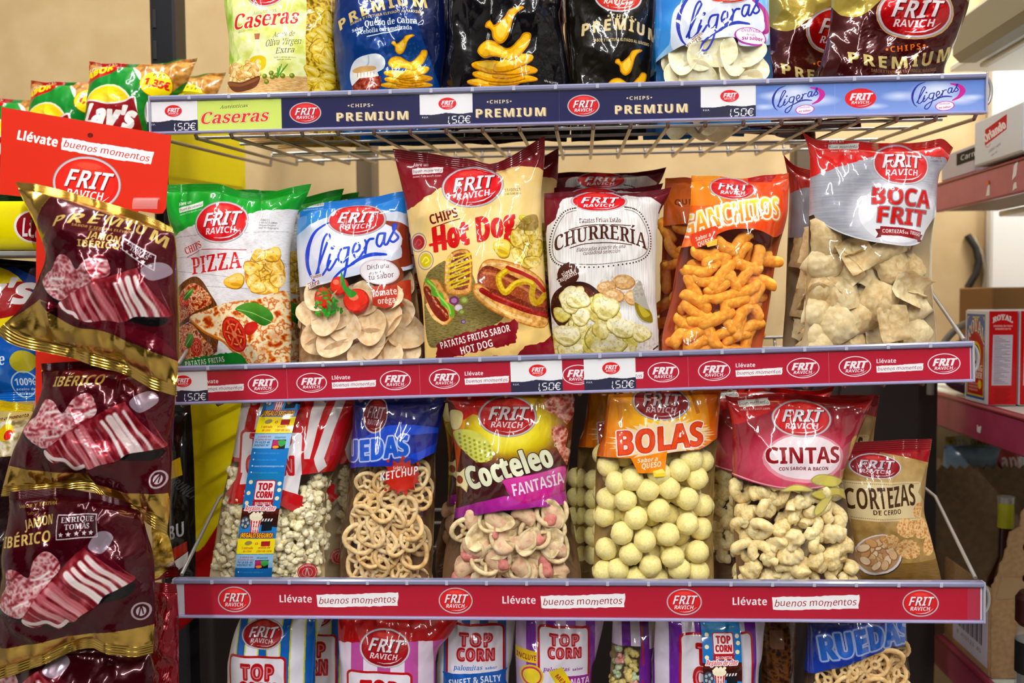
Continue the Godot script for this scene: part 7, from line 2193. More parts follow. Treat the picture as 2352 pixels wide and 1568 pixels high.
func right_side():
	var plum := mottled("plum edge", C("a2385c"), C("ac4064"), 0.02, 0.3, 3.0)
	var white := mat("white shelf", C("eaf0ea"), 0.45)
	var brown := mat("lip underside", C("8a7460"), 0.6)
	var tops := [UX(2250, 60, RX).y, UX(2352, 357, RX).y, UX(2352, 956, RX).y, UX(2269, 1568, RX).y]
	var lows := [UX(2352, 63, RX).y, UX(2352, 440, RX).y, UX(2352, 1052, RX).y, 0.0]
	lows[3] = tops[3] - (tops[2] - lows[2])
	tops[0] = lows[0] + 0.06
	var nm := ["uppermost white shelf with grey front rail at the right", "plum edged white shelf at the right carrying the white cartons", "plum edged white shelf at the right carrying red cartons", "plum edged white shelf at lower right carrying the brown carton"]
	var z1 := 0.55
	for i in 4:
		var z0: float = [-0.5, -0.64, -0.83, -0.83][i]
		var t := thing("side_shelf", nm[i], "shelf", Transform3D(Basis(), Vector3(RX, tops[i], 0)))
		var h: float = tops[i] - lows[i]
		if i == 0:
			obj("front_rail", box(0.05, 0.075, z1 - z0, 0.012), mat("grey rail", C("8a8878"), 0.5, 0.2), t, Transform3D(Basis(), Vector3(0.0, -h + 0.035, (z0 + z1) / 2)))
			obj("rail_trim", box(0.014, 0.008, z1 - z0, 0.002), mat("rail trim", C("c9c9b8"), 0.4), t, Transform3D(Basis(), Vector3(0.03, -h - 0.004, (z0 + z1) / 2)))
			obj("shelf_panel", box(0.5, 0.012, z1 - z0 + 0.1, 0.002), white, t, Transform3D(Basis(), Vector3(0.26, -h + 0.012, (z0 + z1) / 2 - 0.05)))
		else:
			obj("front_edge", box(0.014, h, z1 - z0, 0.003), plum, t, Transform3D(Basis(), Vector3(0.007, -h / 2, (z0 + z1) / 2)))
			obj("lip_underside", box(0.10, 0.004, z1 - z0, 0.001), brown, t, Transform3D(Basis(), Vector3(0.064, -h + 0.004, (z0 + z1) / 2)))
			obj("shelf_panel", box(0.46, 0.014, z1 - z0, 0.002), white, t, Transform3D(Basis(), Vector3(0.244, -0.008, (z0 + z1) / 2)))
			obj("lower_panel", box(0.36, 0.01, z1 - z0, 0.002), white, t, Transform3D(Basis(), Vector3(0.294, -h - 0.004, (z0 + z1) / 2)))
			obj("edge_line", box(0.003, 0.004, z1 - z0, 0.001), mat("edge line", C("8c2238"), 0.4), t, Transform3D(Basis(), Vector3(-0.0015, -0.004, (z0 + z1) / 2)))
	# torn remains of labels on the plum edges
	var rest := thing("label_remnant", "torn white and orange label remnant on the plum shelf edge", "label", Transform3D(Basis(Vector3(0, 1, 0), -PI / 2), UX(2269, 432, RX)))
	obj("white_scrap", prism(poly([-0.006, -0.012, 0.008, -0.012, 0.008, 0.002, 0.003, 0.008]), 0.0, 0.0006), mat("scrap white", C("e6e4e4"), 0.7), rest)
	obj("orange_scrap", prism(poly([0.0, 0.004, 0.007, 0.006, 0.005, 0.012, -0.003, 0.010]), 0.0006, 0.0012), mat("scrap orange", C("dc6420"), 0.7), rest)
	rest = thing("label_remnant", "torn white label remnant nearest the picture's right edge", "label", Transform3D(Basis(Vector3(0, 1, 0), -PI / 2), UX(2332, 398, RX)))
	obj("upper_scrap", prism(rough(poly([-0.010, -0.009, 0.004, -0.004, 0.010, 0.018, -0.004, 0.012]), 0.0008, 0.004, 4), 0.0, 0.0006), mats["scrap white"], rest)
	obj("lower_scrap", prism(rough(poly([-0.008, -0.026, 0.006, -0.022, 0.004, -0.013, -0.004, -0.014]), 0.0008, 0.004, 5), 0.0, 0.0006), mats["scrap white"], rest)
	rest = thing("label_remnant", "small white label scrap on the lower plum shelf edge", "label", Transform3D(Basis(Vector3(0, 1, 0), -PI / 2), UX(2249, 985, RX)))
	obj("scrap", prism(rough(poly([-0.008, -0.006, 0.005, -0.006, 0.009, 0.006, -0.002, 0.003, -0.008, 0.006]), 0.0006, 0.004, 6), 0.0, 0.0006), mats["scrap white"], rest)
	# ---- cartons and jar on the second shelf
	var pale := mat("pale carton", C("dde0e4"), 0.6)
	var t := carton("carton", "white carton with red name panel on the plum edged shelf", 2238, 2349, 384, 0.072, 0.22, RX - 0.01, pale)
	var a := Art.new(0, 0, 112, 100, 4, C("dde1e6"))
	a.P([26, 62, 26, 24, 78, 8, 78, 42], C("b4202e"))
	a.text("Orlando", 27, 55, 77, 38, 20, C("eee6e8"), "b", {"ow": [0.8], "oc": [C("eee6e8")]})
	a.LN([28, 64, 34, 68, 40, 62], 1.2, C("b4202e"))
	a.text("Calidad y sabor", 36, 82, 66, 72, 6, C("30384a"), "t", {"skew": 0.3})
	a.text("desde 1932", 42, 92, 58, 87, 3.6, C("30384a"), "t", {"skew": 0.3})
	var hw: float = t.get_meta("half")
	side_print(t, "printed_side", hw * 2 - 0.006, 0.066, 0, 0.036, 0.22, art_mat(a, 0.6, 0, 0))
	obj("lid_flap", box(0.10, 0.0016, hw * 1.5, 0.0005), mat("kraft flap", C("9c8a70"), 0.7), t, Transform3D(Basis(Vector3(0, 0, 1), 0.5), Vector3(-0.03, 0.085, -0.012)))
	t = carton("carton", "low pale carton with black word label behind the white carton", 2162, 2236, 418, 0.046, 0.2, RX + 0.004, mat("lilac carton", C("b9b3bf"), 0.6))
	a = Art.new(0, 0, 60, 34, 5, C("0f0f12"))
	a.text("Carne", 14, 24, 70, 24, 15, C("e6e6ea"), "r")
	side_print(t, "word_label", 0.085, 0.020, 0.042, 0.030, 0.2, art_mat(a, 0.6, 0, 0))
	var jar := thing("jar", "glass jar with blue lid behind the white carton", "jar", Transform3D(Basis(), Vector3(RX + 0.082, tops[1] + 0.001, UX(2352, 300, RX).z - 0.06)))
	var jy := 0.098
	obj("glass", lathe([Vector2(0.0, 0), Vector2(0.036, 0), Vector2(0.038, 0.004), Vector2(0.038, jy - 0.016), Vector2(0.034, jy - 0.008), Vector2(0.034, jy)], 32), pane("jar glass", 0.12, 0.05), jar)
	obj("contents", lathe([Vector2(0.0, 0.003), Vector2(0.034, 0.003), Vector2(0.034, jy - 0.03), Vector2(0, jy - 0.03)], 28), mat("jar contents", C("d9cfb4"), 0.7), jar)
	a = Art.new(0, 0, 200, 60, 2, C("141210"))
	for i in 4: a.O(24 + i * 50, 36, 13, 15, C("a8843c"))
	obj("label_wrap", lathe([Vector2(0.0385, 0.02), Vector2(0.0385, jy - 0.03)], 32), mat("jar label", C("17140f"), 0.5), jar)
	obj("lid", lathe([Vector2(0, jy + 0.024), Vector2(0.0355, jy + 0.024), Vector2(0.0375, jy + 0.022), Vector2(0.0375, jy), Vector2(0.034, jy - 0.002)].duplicate(), 40), mat("blue lid", C("123a86"), 0.35, 0, 0.4), jar)
	# ---- red cartons on the third shelf
	a = Art.new(0, 0, 66, 222, 4, C("c8141e"))
	a.text("ROYAL", 8, 28, 54, 28, 12, C("efeaea"), "s", {"arc": 8, "ow": [0.6], "oc": [C("efeaea")]})
	a.text("LEVADURA EN POLVO", 10, 37, 54, 37, 4, C("efeaea"), "b")
	a.text("FERMENTO EM PÓ", 14, 44, 50, 44, 4, C("efeaea"), "b")
	a.P([9, 56, 55, 56, 53, 176, 7, 176], C("dcd4e4"))
	for i in 30: a.LN([12, 61 + i * 3.8, 24 + (i * 7 % 26), 61 + i * 3.8], 1.1, C("7c6c80"), false)
	for i in 9: a.LN([36, 72 + i * 7.6, 50, 72 + i * 7.6], 1.1, C("8c7c90"), false)
	for i in 9: a.LN([12 + (i % 3) * 2, 184 + i * 4, 50 - (i % 3) * 3, 184 + i * 4], 1.6, C("8c0c14"), false)
	var fm := art_mat(a, 0.45, 0, 0.3)
	a = Art.new(0, 0, 110, 222, 3, C("dfe0ea"))
	a.fill([poly([6, 8, 98, 8, 98, 214, 6, 214])], C("2a62b0"))
	a.fill([poly([10, 14, 94, 14, 94, 208, 10, 208])], C("e0c81e"))
	a.fill([poly([13, 18, 91, 18, 91, 204, 13, 204])], C("b01822"))
	for q in [[13, 18, 1], [91, 18, -1]]: a.S([q[0], q[1], q[0] + 26 * q[2], q[1], q[0] + 16 * q[2], q[1] + 30, q[0], q[1] + 44], C("2a62b0"))
	a.text("ROYAL", 10, 84, 94, 84, 32, C("f0ece8"), "s", {"arc": 34, "ow": [1.6], "oc": [C("2a1212")]})
	a.text("ROYAL", 10, 84, 94, 84, 32, C("f0ece8"), "s", {"arc": 34})
	a.O(52, 104, 26, 30, C("e0c81e"))
	a.O(52, 106, 20, 24, C("1c1414"))
	a.O(52, 106, 12, 16, C("c8b890"))
	a.text("BAKING", 18, 146, 86, 146, 15, C("f0ece8"), "b")
	a.text("POWDER", 18, 164, 86, 164, 15, C("f0ece8"), "b")
	a.O(74, 178, 9, 11, C("e0c81e"))
	for i in 3: a.text("LEVADURA EN POLVO", 20, 180 + i * 8, 64, 180 + i * 8, 4.5, C("e6dada"), "b")
	var sm := art_mat(a, 0.45, 0, 0.3)
	for k in 2:
		var x := RX + 0.002 + 0.049 * k
		t = carton("carton", ["red baking powder carton with white text panel at the shelf's edge", "second red baking powder carton cut off by the picture's right edge"][k], 2216, 2268, 926, 0.153, 0.046, RX + 0.002, mat("carton white", C("e2e0e6"), 0.5))
		hw = t.get_meta("half")
		t.position.x = x + 0.023
		t.position.y = tops[2] + 0.0005
		side_print(t, "long_side", hw * 2 - 0.003, 0.150, 0, 0.0765, 0.046, sm)
		obj("narrow_side", prism(poly([-0.022, -0.075, 0.022, -0.075, 0.022, 0.075, -0.022, 0.075]), 0, 0.0006, Rect2(-0.022, -0.075, 0.044, 0.15)), fm, t, Transform3D(Basis(), Vector3(0, 0.0765, hw)))
	# purple pouch with a grey hoop, brown carton and cables behind
	t = thing("pouch", "dim purple cloth pouch with a grey hoop behind the middle shelf's end", "pouch", Transform3D(Basis(), Vector3(RX + 0.045, tops[2] + 0.001, -0.56)))
	obj("cloth", blob(801, 0.06, 0.05, 0.045, 0.12, 0.12, 0.0, 26, 18), mottled("purple cloth", C("4a2242"), C("5e2c54"), 0.05, 0.8, 6.0), t, Transform3D(Basis(), Vector3(0, 0.05, 0)))
	var hp := []
	for i in 25: hp.append(Vector3(-0.02 + cos(PI * i / 24) * 0.075, 0.006 + sin(PI * i / 24) * 0.125, 0.055))
	obj("hoop", tube(hp, 0.006, 10), mat("grey hoop", C("8c8a82"), 0.4, 0.3), t)
	t = thing("carton", "plain brown carton far behind the purple pouch", "box", Transform3D(Basis(), Vector3(RX + 0.17, tops[2] + 0.001, -0.68)))
	obj("carton_body", box(0.2, 0.19, 0.16, 0.002), mat("brown carton", C("8a6234"), 0.8), t, Transform3D(Basis(), Vector3(0.02, 0.095, 0)))
	var wz := -0.845
	for e in [["dark cable trunk hanging down the cream wall", U(2222, 540, wz), U(2222, 660, wz), 0.007, C("2c2620")], ["thin pale cable down the cream wall", U(2236, 545, wz), U(2240, 712, wz), 0.004, C("b0a48c")], ["dark bent cable before the white board", U(2300, 560, wz), U(2262, 690, wz), 0.007, C("4c4a44")]]:
		var pa: Vector3 = e[1]
		var pb: Vector3 = e[2]
		var mid := (pa + pb) / 2 + Vector3(0.02, 0, 0.006)
		var o := obj("cable", tube([pa, pa.lerp(mid, 0.5) + Vector3(0.004, 0, 0.004), mid, mid.lerp(pb, 0.5) + Vector3(0.004, 0, 0.004), pb], e[3], 10), mat("cable " + e[0].left(6), e[4], 0.6))
		tag(o, e[0], "cable")
	struct("trim_1", box(0.9, 2.6, 0.03, 0.004), mat("white board", C("f4f3ee"), 0.6), Transform3D(Basis(), Vector3(U(2268, 640, -0.83).x + 0.45, 1.3, -0.83)))
	# ---- fourth shelf: brown cartons, bottles, grinder
	var kraft := mottled("kraft board", C("a8835a"), C("b8936a"), 0.06, 0.8, 5.0)
	var y3: float = tops[3]
	t = thing("carton", "torn open brown carton with black letters at lower right", "box", Transform3D(Basis(), Vector3(RX + 0.012, y3 + 0.001, UX(2258, 1400, RX).z)))
	obj("front_panel", prism(rough(poly([0.0, 0.0, 0.19, 0.0, 0.19, 0.28, 0.052, 0.28, 0.0445, 0.272, 0.043, 0.248, 0.027, 0.238, 0.023, 0.2155, 0.012, 0.18, 0.004, 0.156, 0.0, 0.151]), 0.0012, 0.006, 9), 0.0, 0.004), kraft, t)
	obj("side_panel", box(0.004, 0.145, 0.20, 0.0005), kraft, t, Transform3D(Basis(), Vector3(0.0, 0.0725, -0.10)))
	obj("flap", prism(rough(poly([0.006, 0.130, 0.044, 0.132, 0.046, 0.166, 0.014, 0.166]), 0.001, 0.006, 3), 0.0045, 0.006), mat("torn kraft", C("b08f68"), 0.9), t)
	a = Art.new(0, 0, 60, 96, 4, C("9a7850"))
	a.im.fill(Color(0, 0, 0, 0))
	a.text("CONSERVAR", 2, 22, 150, 22, 16, C("17120c"), "b", {"ow": [0.6], "oc": [C("17120c")]})
	a.text("CONSUMIR", 2, 86, 150, 86, 16, C("17120c"), "b", {"ow": [0.6], "oc": [C("17120c")]})
	obj("print", prism(poly([0.046, 0.150, 0.092, 0.150, 0.092, 0.226, 0.046, 0.226]), 0.0042, 0.0046, Rect2(0.046, 0.150, 0.046, 0.076)), art_mat(a, 0.8, 0, 0, true), t)
	a = Art.new(0, 0, 80, 100, 4, C("d4cedc"))
	for i in 18: a.P([8 + i * 3.4, 6, 9.2 + i * 3.4 + (i % 3) * 0.7, 6, 9.2 + i * 3.4 + (i % 3) * 0.7, 70, 8 + i * 3.4, 70], C("33303c"))
	a.text("8 410123 45", 10, 84, 66, 84, 7, C("33303c"), "m")
	obj("barcode_label", prism(poly([-0.075, -0.05, 0.075, -0.05, 0.075, 0.05, -0.075, 0.05]), 0, 0.0006, Rect2(-0.075, -0.05, 0.15, 0.1)), art_mat(a, 0.6, 0, 0), t, Transform3D(Basis(Vector3(0, 1, 0), -PI / 2), Vector3(-0.0022, 0.062, -0.08)))
	for k in 2:
		var b := thing("bottle", ["dark sauce bottle with yellow green cap inside the torn carton", "second dark sauce bottle with yellow cap, further right in the carton"][k], "bottle", Transform3D(Basis().scaled(Vector3(1.1, 1.19, 1.1)), Vector3(0.702 + 0.062 * k, y3 + 0.002, -0.45)))
		obj("glass", lathe([Vector2(0, 0), Vector2(0.026, 0), Vector2(0.028, 0.004), Vector2(0.028, 0.10), Vector2(0.024, 0.125), Vector2(0.0110, 0.155), Vector2(0.0105, 0.20)], 28), mat("dark sauce", C("2c0f0a"), 0.08, 0.0, 0.6), b)
		obj("cap", lathe([Vector2(0.0118, 0.195), Vector2(0.0118, 0.236), Vector2(0, 0.237)], 24), mat("lime cap", C("a9a81c"), 0.4), b)
		obj("cap_top", lathe([Vector2(0.0122, 0.230), Vector2(0.0122, 0.2385), Vector2(0, 0.239)], 24), mat("cap silver", C("b9b8b4"), 0.3, 0.6), b)
		obj("label_wrap", lathe([Vector2(0.0284, 0.03), Vector2(0.0284, 0.095)], 28), mat("lime label", C("9aa31e"), 0.5), b)
	var g := thing("grinder", "glass pepper grinder with dark red cap at the lower right corner", "pepper grinder", Transform3D(Basis().scaled(Vector3(1.25, 1.46, 1.25)), Vector3(0.679, y3 + 0.001, UX(2330, 1600, 0.65).z)))
	obj("glass", lathe([Vector2(0, 0), Vector2(0.020, 0), Vector2(0.022, 0.004), Vector2(0.022, 0.07), Vector2(0.018, 0.085)], 28), pane("grinder glass", 0.2, 0.05), g)
	obj("peppercorns", lathe([Vector2(0, 0.002), Vector2(0.0195, 0.002), Vector2(0.0195, 0.055), Vector2(0, 0.055)], 24), mottled("pepper", C("14100e"), C("3a2a20"), 0.12, 0.7, 20.0), g)
	obj("cap", lathe([Vector2(0.019, 0.084), Vector2(0.0225, 0.088), Vector2(0.0225, 0.112), Vector2(0.018, 0.118), Vector2(0, 0.118)], 28), mat("grinder cap", C("3a1210"), 0.4), g)
	obj("label_wrap", lathe([Vector2(0.0224, 0.035), Vector2(0.0224, 0.068)], 28), mat("grinder label", C("17171a"), 0.5), g)
	# large brown carton and bags behind
	t = thing("carton", "large brown carton with perforated top edge behind the sauce bottles", "box", Transform3D(Basis(), Vector3(RX - 0.005, y3 + 0.001, -0.60)))
	var pf := PackedVector2Array([Vector2(0, 0), Vector2(0.42, 0), Vector2(0.42, 0.305)])
	for i in 26: pf.append_array(PackedVector2Array([Vector2(0.41 - i * 0.016, 0.312), Vector2(0.404 - i * 0.016, 0.304)]))
	pf.append(Vector2(0, 0.30))
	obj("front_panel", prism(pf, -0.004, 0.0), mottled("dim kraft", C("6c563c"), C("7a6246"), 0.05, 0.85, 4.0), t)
	a = Art.new(0, 0, 180, 90, 3, C("7c98b0"))
	a.fill([poly([0, 0, 180, 0, 180, 90, 0, 90])], [C("6c8cae"), C("b4c2cc")])
	a.P([0, 0, 180, 0, 180, 24, 0, 18], C("8c7a10"))
	a.text("+15% GRATIS", 6, 17, 130, 20, 12, C("4a3408"), "b")
	a.O(140, 56, 34, 30, C("9c1c1e"))
	a.text("api", 116, 68, 166, 68, 30, C("e0d4d4"), "b")
	bag({"name": "food_bag", "label": "blue grey food bag with red oval behind the brown carton", "cat": "food bag", "d": 1.86, "thick": 0.03, "seed": 121, "fine": 0.5, "back_mat": mats["blue foil"],
		"T": [2168, 1002, 2240, 1000, 2345, 1012], "R": [2345, 1012, 2350, 1060, 2352, 1180], "B": [2165, 1180, 2352, 1180], "L": [2168, 1002, 2166, 1060, 2165, 1180], "art": _shifted(a, 2168, 1002)})

func _shifted(a: Art, x: float, y: float) -> Art:
	a.x0 = x
	a.y0 = y
	return a
# ================================================================ the print on bags and labels: outlines filled row by row, in picture units
static func ell(cx: float, cy: float, rx: float, ry: float, rot := 0.0, n := 40) -> PackedVector2Array:
	var p := PackedVector2Array()
	for i in n:
		var v := Vector2(cos(TAU * i / n) * rx, sin(TAU * i / n) * ry).rotated(rot)
		p.append(v + Vector2(cx, cy))
	return p

static func poly(a: Array) -> PackedVector2Array:        # [x, y, x, y ...]
	var p := PackedVector2Array()
	for i in range(0, a.size(), 2): p.append(Vector2(a[i], a[i + 1]))
	return p

static func spl(a: Array, n := 8, closed := false) -> PackedVector2Array:     # a smooth line through [x, y, x, y ...]
	var p := poly(a)
	var out := PackedVector2Array()
	var m := p.size()
	for i in (m if closed else m - 1):
		var q0 := p[(i - 1 + m) % m] if closed or i > 0 else p[0]
		var q3 := p[(i + 2) % m] if closed or i < m - 2 else p[m - 1]
		for k in n:
			out.append(p[i].cubic_interpolate(p[(i + 1) % m], q0, q3, float(k) / n))
	if not closed: out.append(p[m - 1])
	return out

static func rough(p: PackedVector2Array, amp: float, step: float, sd: int) -> PackedVector2Array:     # a torn outline
	var r := RandomNumberGenerator.new()
	r.seed = sd
	var out := PackedVector2Array()
	for i in p.size():
		var a := p[i]
		var b := p[(i + 1) % p.size()]
		var k := maxi(1, int(a.distance_to(b) / step))
		for j in k:
			out.append(a.lerp(b, float(j) / k) + Vector2(r.randf_range(-amp, amp), r.randf_range(-amp, amp)))
	return out

static func rrect(x0: float, y0: float, x1: float, y1: float, r: float) -> PackedVector2Array:
	var p := PackedVector2Array()
	for c in [[x1 - r, y0 + r, -90], [x1 - r, y1 - r, 0], [x0 + r, y1 - r, 90], [x0 + r, y0 + r, 180]]:
		for k in 7:
			var a := deg_to_rad(c[2] + 15.0 * k)
			p.append(Vector2(c[0] + cos(a) * r, c[1] + sin(a) * r))
	return p

static func star(cx: float, cy: float, r: float, n := 5, inner := 0.45, rot := -PI / 2) -> PackedVector2Array:
	var p := PackedVector2Array()
	for i in n * 2:
		var a := rot + PI * i / n
		var q := r if i % 2 == 0 else r * inner
		p.append(Vector2(cx + cos(a) * q, cy + sin(a) * q))
	return p

class Art:
	var im: Image
	var x0: float
	var y0: float
	var k: float
	var w: int
	var h: int
	var row: Image
	var tf := Transform2D()
	var rng := RandomNumberGenerator.new()
	static var fonts := {}
	static var inner := {}

	func _init(ax: float, ay: float, bx: float, by: float, kk: float, bg := Color(0, 0, 0, 0)):
		x0 = ax
		y0 = ay
		k = kk
		w = int(ceil((bx - ax) * kk))
		h = int(ceil((by - ay) * kk))
		im = Image.create(w, h, false, Image.FORMAT_RGBA8)
		im.fill(bg)
		row = Image.create(w, 1, false, Image.FORMAT_RGBA8)
		rng.seed = int(ax * 7 + ay * 13)

	func rect() -> Rect2:
		return Rect2(x0, y0, w / k, h / k)

	# col: a colour, [top colour, bottom colour], or a picture of the canvas's size
	func fill(cs: Array, col):
		var tc := []
		var lo := 1e9
		var hi := -1e9
		var t := Transform2D(0, Vector2(k, k), 0, Vector2(-x0 * k, -y0 * k)) * tf
		for c in cs:
			var q: PackedVector2Array = t * (c as PackedVector2Array)
			tc.append(q)
			for p in q:
				lo = minf(lo, p.y)
				hi = maxf(hi, p.y)
		var r0 := maxi(0, int(ceil(lo - 0.5)))
		var r1 := mini(h - 1, int(floor(hi - 0.5)))
		if r1 < r0: return
		var rows := []
		rows.resize(r1 - r0 + 1)
		for i in rows.size(): rows[i] = PackedFloat32Array()
		for q in tc:
			var n: int = q.size()
			for i in n:
				var a: Vector2 = q[i]
				var b: Vector2 = q[i + 1 if i + 1 < n else 0]
				if a.y == b.y: continue
				if a.y > b.y:
					var s := a
					a = b
					b = s
				var ya := maxi(r0, int(ceil(a.y - 0.5)))
				var yb := mini(r1, int(ceil(b.y - 0.5)) - 1)
				if yb < ya: continue
				var dx := (b.x - a.x) / (b.y - a.y)
				var x := a.x + (ya + 0.5 - a.y) * dx
				for y in range(ya, yb + 1):
					rows[y - r0].append(x)
					x += dx
		var grad: bool = col is Array
		var pat: bool = col is Image
		var cc: Color = Color.WHITE if grad or pat else col
		var clear := cc.a < 0.999
		if not grad and not pat and clear: row.fill(cc)
		for j in rows.size():
			var xs: PackedFloat32Array = rows[j]
			if xs.size() < 2: continue
			xs.sort()
			if grad:
				cc = (col[0] as Color).lerp(col[1], (j + 0.5) / rows.size())
				clear = cc.a < 0.999
				if clear: row.fill(cc)
			var y := r0 + j
			for i in range(0, xs.size() - 1, 2):
				var a := maxi(0, int(ceil(xs[i] - 0.5)))
				var b := mini(w, int(ceil(xs[i + 1] - 0.5)))
				if b <= a: continue
				if pat: im.blend_rect(col, Rect2i(a, y, b - a, 1), Vector2i(a, y))
				elif clear: im.blend_rect(row, Rect2i(0, 0, b - a, 1), Vector2i(a, y))
				else: im.fill_rect(Rect2i(a, y, b - a, 1), cc)

	func crop(sc: float, ox: float, oy: float):       # what follows is measured on an enlargement of the picture
		tf = Transform2D(0, Vector2(1.0 / sc, 1.0 / sc), 0, Vector2(ox, oy))
	func G(sd: int, freq: float, cols: Array, p, o := {}):      # an outline filled with mottled colour; freq in picture units
		var cc := []
		for c in cols: cc.append(Color.html(c) if c is String else c)
		fill([p if p is PackedVector2Array else _p(p)], grain(sd, freq, cc, o))
	func _p(a: Array) -> PackedVector2Array:
		var p := PackedVector2Array()
		for i in range(0, a.size(), 2): p.append(Vector2(a[i], a[i + 1]))
		return p
	func S(a: Array, col, n := 6):      # a smooth closed outline through the points
		fill([_s(a, n)], col)
	func _s(a: Array, n := 6) -> PackedVector2Array:
		var p := _p(a)
		var out := PackedVector2Array()
		var m := p.size()
		for i in m:
			for k in n: out.append(p[i].cubic_interpolate(p[(i + 1) % m], p[(i - 1 + m) % m], p[(i + 2) % m], float(k) / n))
		return out
	func LN(a: Array, wd: float, col, smooth := true):
		if smooth and a.size() > 4:
			var p := _p(a)
			var out := PackedVector2Array()
			for i in p.size() - 1:
				for k in 6: out.append(p[i].cubic_interpolate(p[i + 1], p[maxi(0, i - 1)], p[mini(p.size() - 1, i + 2)], k / 6.0))
			out.append(p[p.size() - 1])
			line(out, wd, col)
		else: line(_p(a), wd, col)
	func O(cx: float, cy: float, rx: float, ry: float, col, rot := 0.0):
		fill([Transform2D(rot, Vector2(cx, cy)) * _e(rx, ry)], col)
	func hole(p: PackedVector2Array):
		var q := p
		var t := Transform2D(0, Vector2(k, k), 0, Vector2(-x0 * k, -y0 * k)) * tf
		q = t * q
		var lo := 1e9
		var hi := -1e9
		for v in q:
			lo = minf(lo, v.y)
			hi = maxf(hi, v.y)
		for y in range(maxi(0, int(lo)), mini(h, int(hi) + 1)):
			var xs := PackedFloat32Array()
			for i in q.size():
				var a := q[i]
				var b := q[(i + 1) % q.size()]
				if (a.y <= y + 0.5) != (b.y <= y + 0.5): xs.append(a.x + (y + 0.5 - a.y) / (b.y - a.y) * (b.x - a.x))
			xs.sort()
			for i in range(0, xs.size() - 1, 2):
				var a := maxi(0, int(xs[i]))
				var b := mini(w, int(xs[i + 1]))
				if b > a: im.fill_rect(Rect2i(a, y, b - a, 1), Color(0, 0, 0, 0))

	func P(a: Array, col):
		var p := PackedVector2Array()
		for i in range(0, a.size(), 2): p.append(Vector2(a[i], a[i + 1]))
		fill([p], col)

	func line(p: PackedVector2Array, width: float, col):
		if p.size() < 2: return
		fill(Geometry2D.offset_polyline(p, width / 2.0, Geometry2D.JOIN_ROUND, Geometry2D.END_ROUND), col)
	func loop(p: PackedVector2Array, width: float, col):      # a closed outline
		var a := Geometry2D.offset_polygon(p, width / 2.0, Geometry2D.JOIN_ROUND)
		var b := Geometry2D.offset_polygon(p, -width / 2.0, Geometry2D.JOIN_ROUND)
		fill(a + b, col)
	func brush(p: PackedVector2Array, w0: float, w1: float, w2: float, col):     # a line that swells from w0 to w1 and thins to w2
		var l := PackedVector2Array()
		var r := PackedVector2Array()
		for i in p.size():
			var d := (p[mini(i + 1, p.size() - 1)] - p[maxi(i - 1, 0)]).normalized().orthogonal()
			var t := float(i) / (p.size() - 1)
			var ww := lerpf(w0, w1, t * 2) if t < 0.5 else lerpf(w1, w2, t * 2 - 1)
			l.append(p[i] + d * ww / 2)
			r.append(p[i] - d * ww / 2)
		r.reverse()
		for i in l.size() - 1:
			var j := r.size() - 1 - i
			fill([PackedVector2Array([l[i], l[i + 1], r[j - 1], r[j]])], col)

	func glow(cx: float, cy: float, rx: float, ry: float, col: Color, mid := 0.5, rot := 0.0):    # a soft round patch
		var c := tf * Vector2(cx, cy)
		var s := tf.get_scale()
		var ww := int(maxf(2, rx * absf(s.x) * k * 2))
		var hh := int(maxf(2, ry * absf(s.y) * k * 2))
		if ww > 2600 or hh > 2600: return
		var key := "%d,%d,%s,%.2f" % [ww, hh, col.to_html(), mid]
		var g: Image
		if inner.has(key): g = inner[key]
		else:
			var gt := GradientTexture2D.new()
			gt.width = ww
			gt.height = hh
			gt.fill = GradientTexture2D.FILL_RADIAL
			gt.fill_from = Vector2(0.5, 0.5)
			gt.fill_to = Vector2(1.0, 0.5)
			var gr := Gradient.new()
			gr.offsets = PackedFloat32Array([0.0, mid, 1.0])
			gr.colors = PackedColorArray([col, Color(col, col.a * 0.55), Color(col, 0.0)])
			gt.gradient = gr
			g = gt.get_image()
			if g.get_format() != Image.FORMAT_RGBA8: g.convert(Image.FORMAT_RGBA8)
			inner[key] = g
		im.blend_rect(g, Rect2i(0, 0, ww, hh), Vector2i(int((c.x - x0) * k - ww / 2.0), int((c.y - y0) * k - hh / 2.0)))

	func grain(sd: int, freq: float, cols: Array, o := {}) -> Image:      # a picture of mottled colour, canvas size; freq in picture units
		var n := FastNoiseLite.new()
		n.seed = sd
		n.noise_type = o.get("type", FastNoiseLite.TYPE_SIMPLEX)
		n.fractal_type = o.get("frac", FastNoiseLite.FRACTAL_FBM)
		n.fractal_octaves = o.get("oct", 4)
		n.frequency = freq / k
		if o.has("cell"):
			n.noise_type = FastNoiseLite.TYPE_CELLULAR
			n.cellular_return_type = o.cell
		if o.has("warp"):
			n.domain_warp_enabled = true
			n.domain_warp_amplitude = o.warp * k
			n.domain_warp_frequency = o.get("wf", freq) / k
		var sx: float = o.get("sx", 1.0)
		var sy: float = o.get("sy", 1.0)
		var g := n.get_image(maxi(2, int(w * sx)), maxi(2, int(h * sy)), false, false, true)
		if sx != 1.0 or sy != 1.0: g.resize(w, h, Image.INTERPOLATE_BILINEAR)
		if o.has("rot"): pass
		var src := g.get_data()
		var gr := Gradient.new()
		var of := PackedFloat32Array()
		var cl := PackedColorArray()
		for i in cols.size():
			of.append(float(i) / maxi(1, cols.size() - 1))
			cl.append(cols[i])
		gr.offsets = of
		gr.colors = cl
		if o.has("hard"): gr.interpolation_mode = Gradient.GRADIENT_INTERPOLATE_CONSTANT
		var lut := PackedInt32Array()
		lut.resize(256)
		var lo: float = o.get("lo", 0.15)
		var hi: float = o.get("hi", 0.85)
		for i in 256: lut[i] = gr.sample(clampf((i / 255.0 - lo) / (hi - lo), 0, 1)).to_abgr32()
		var out := PackedInt32Array()
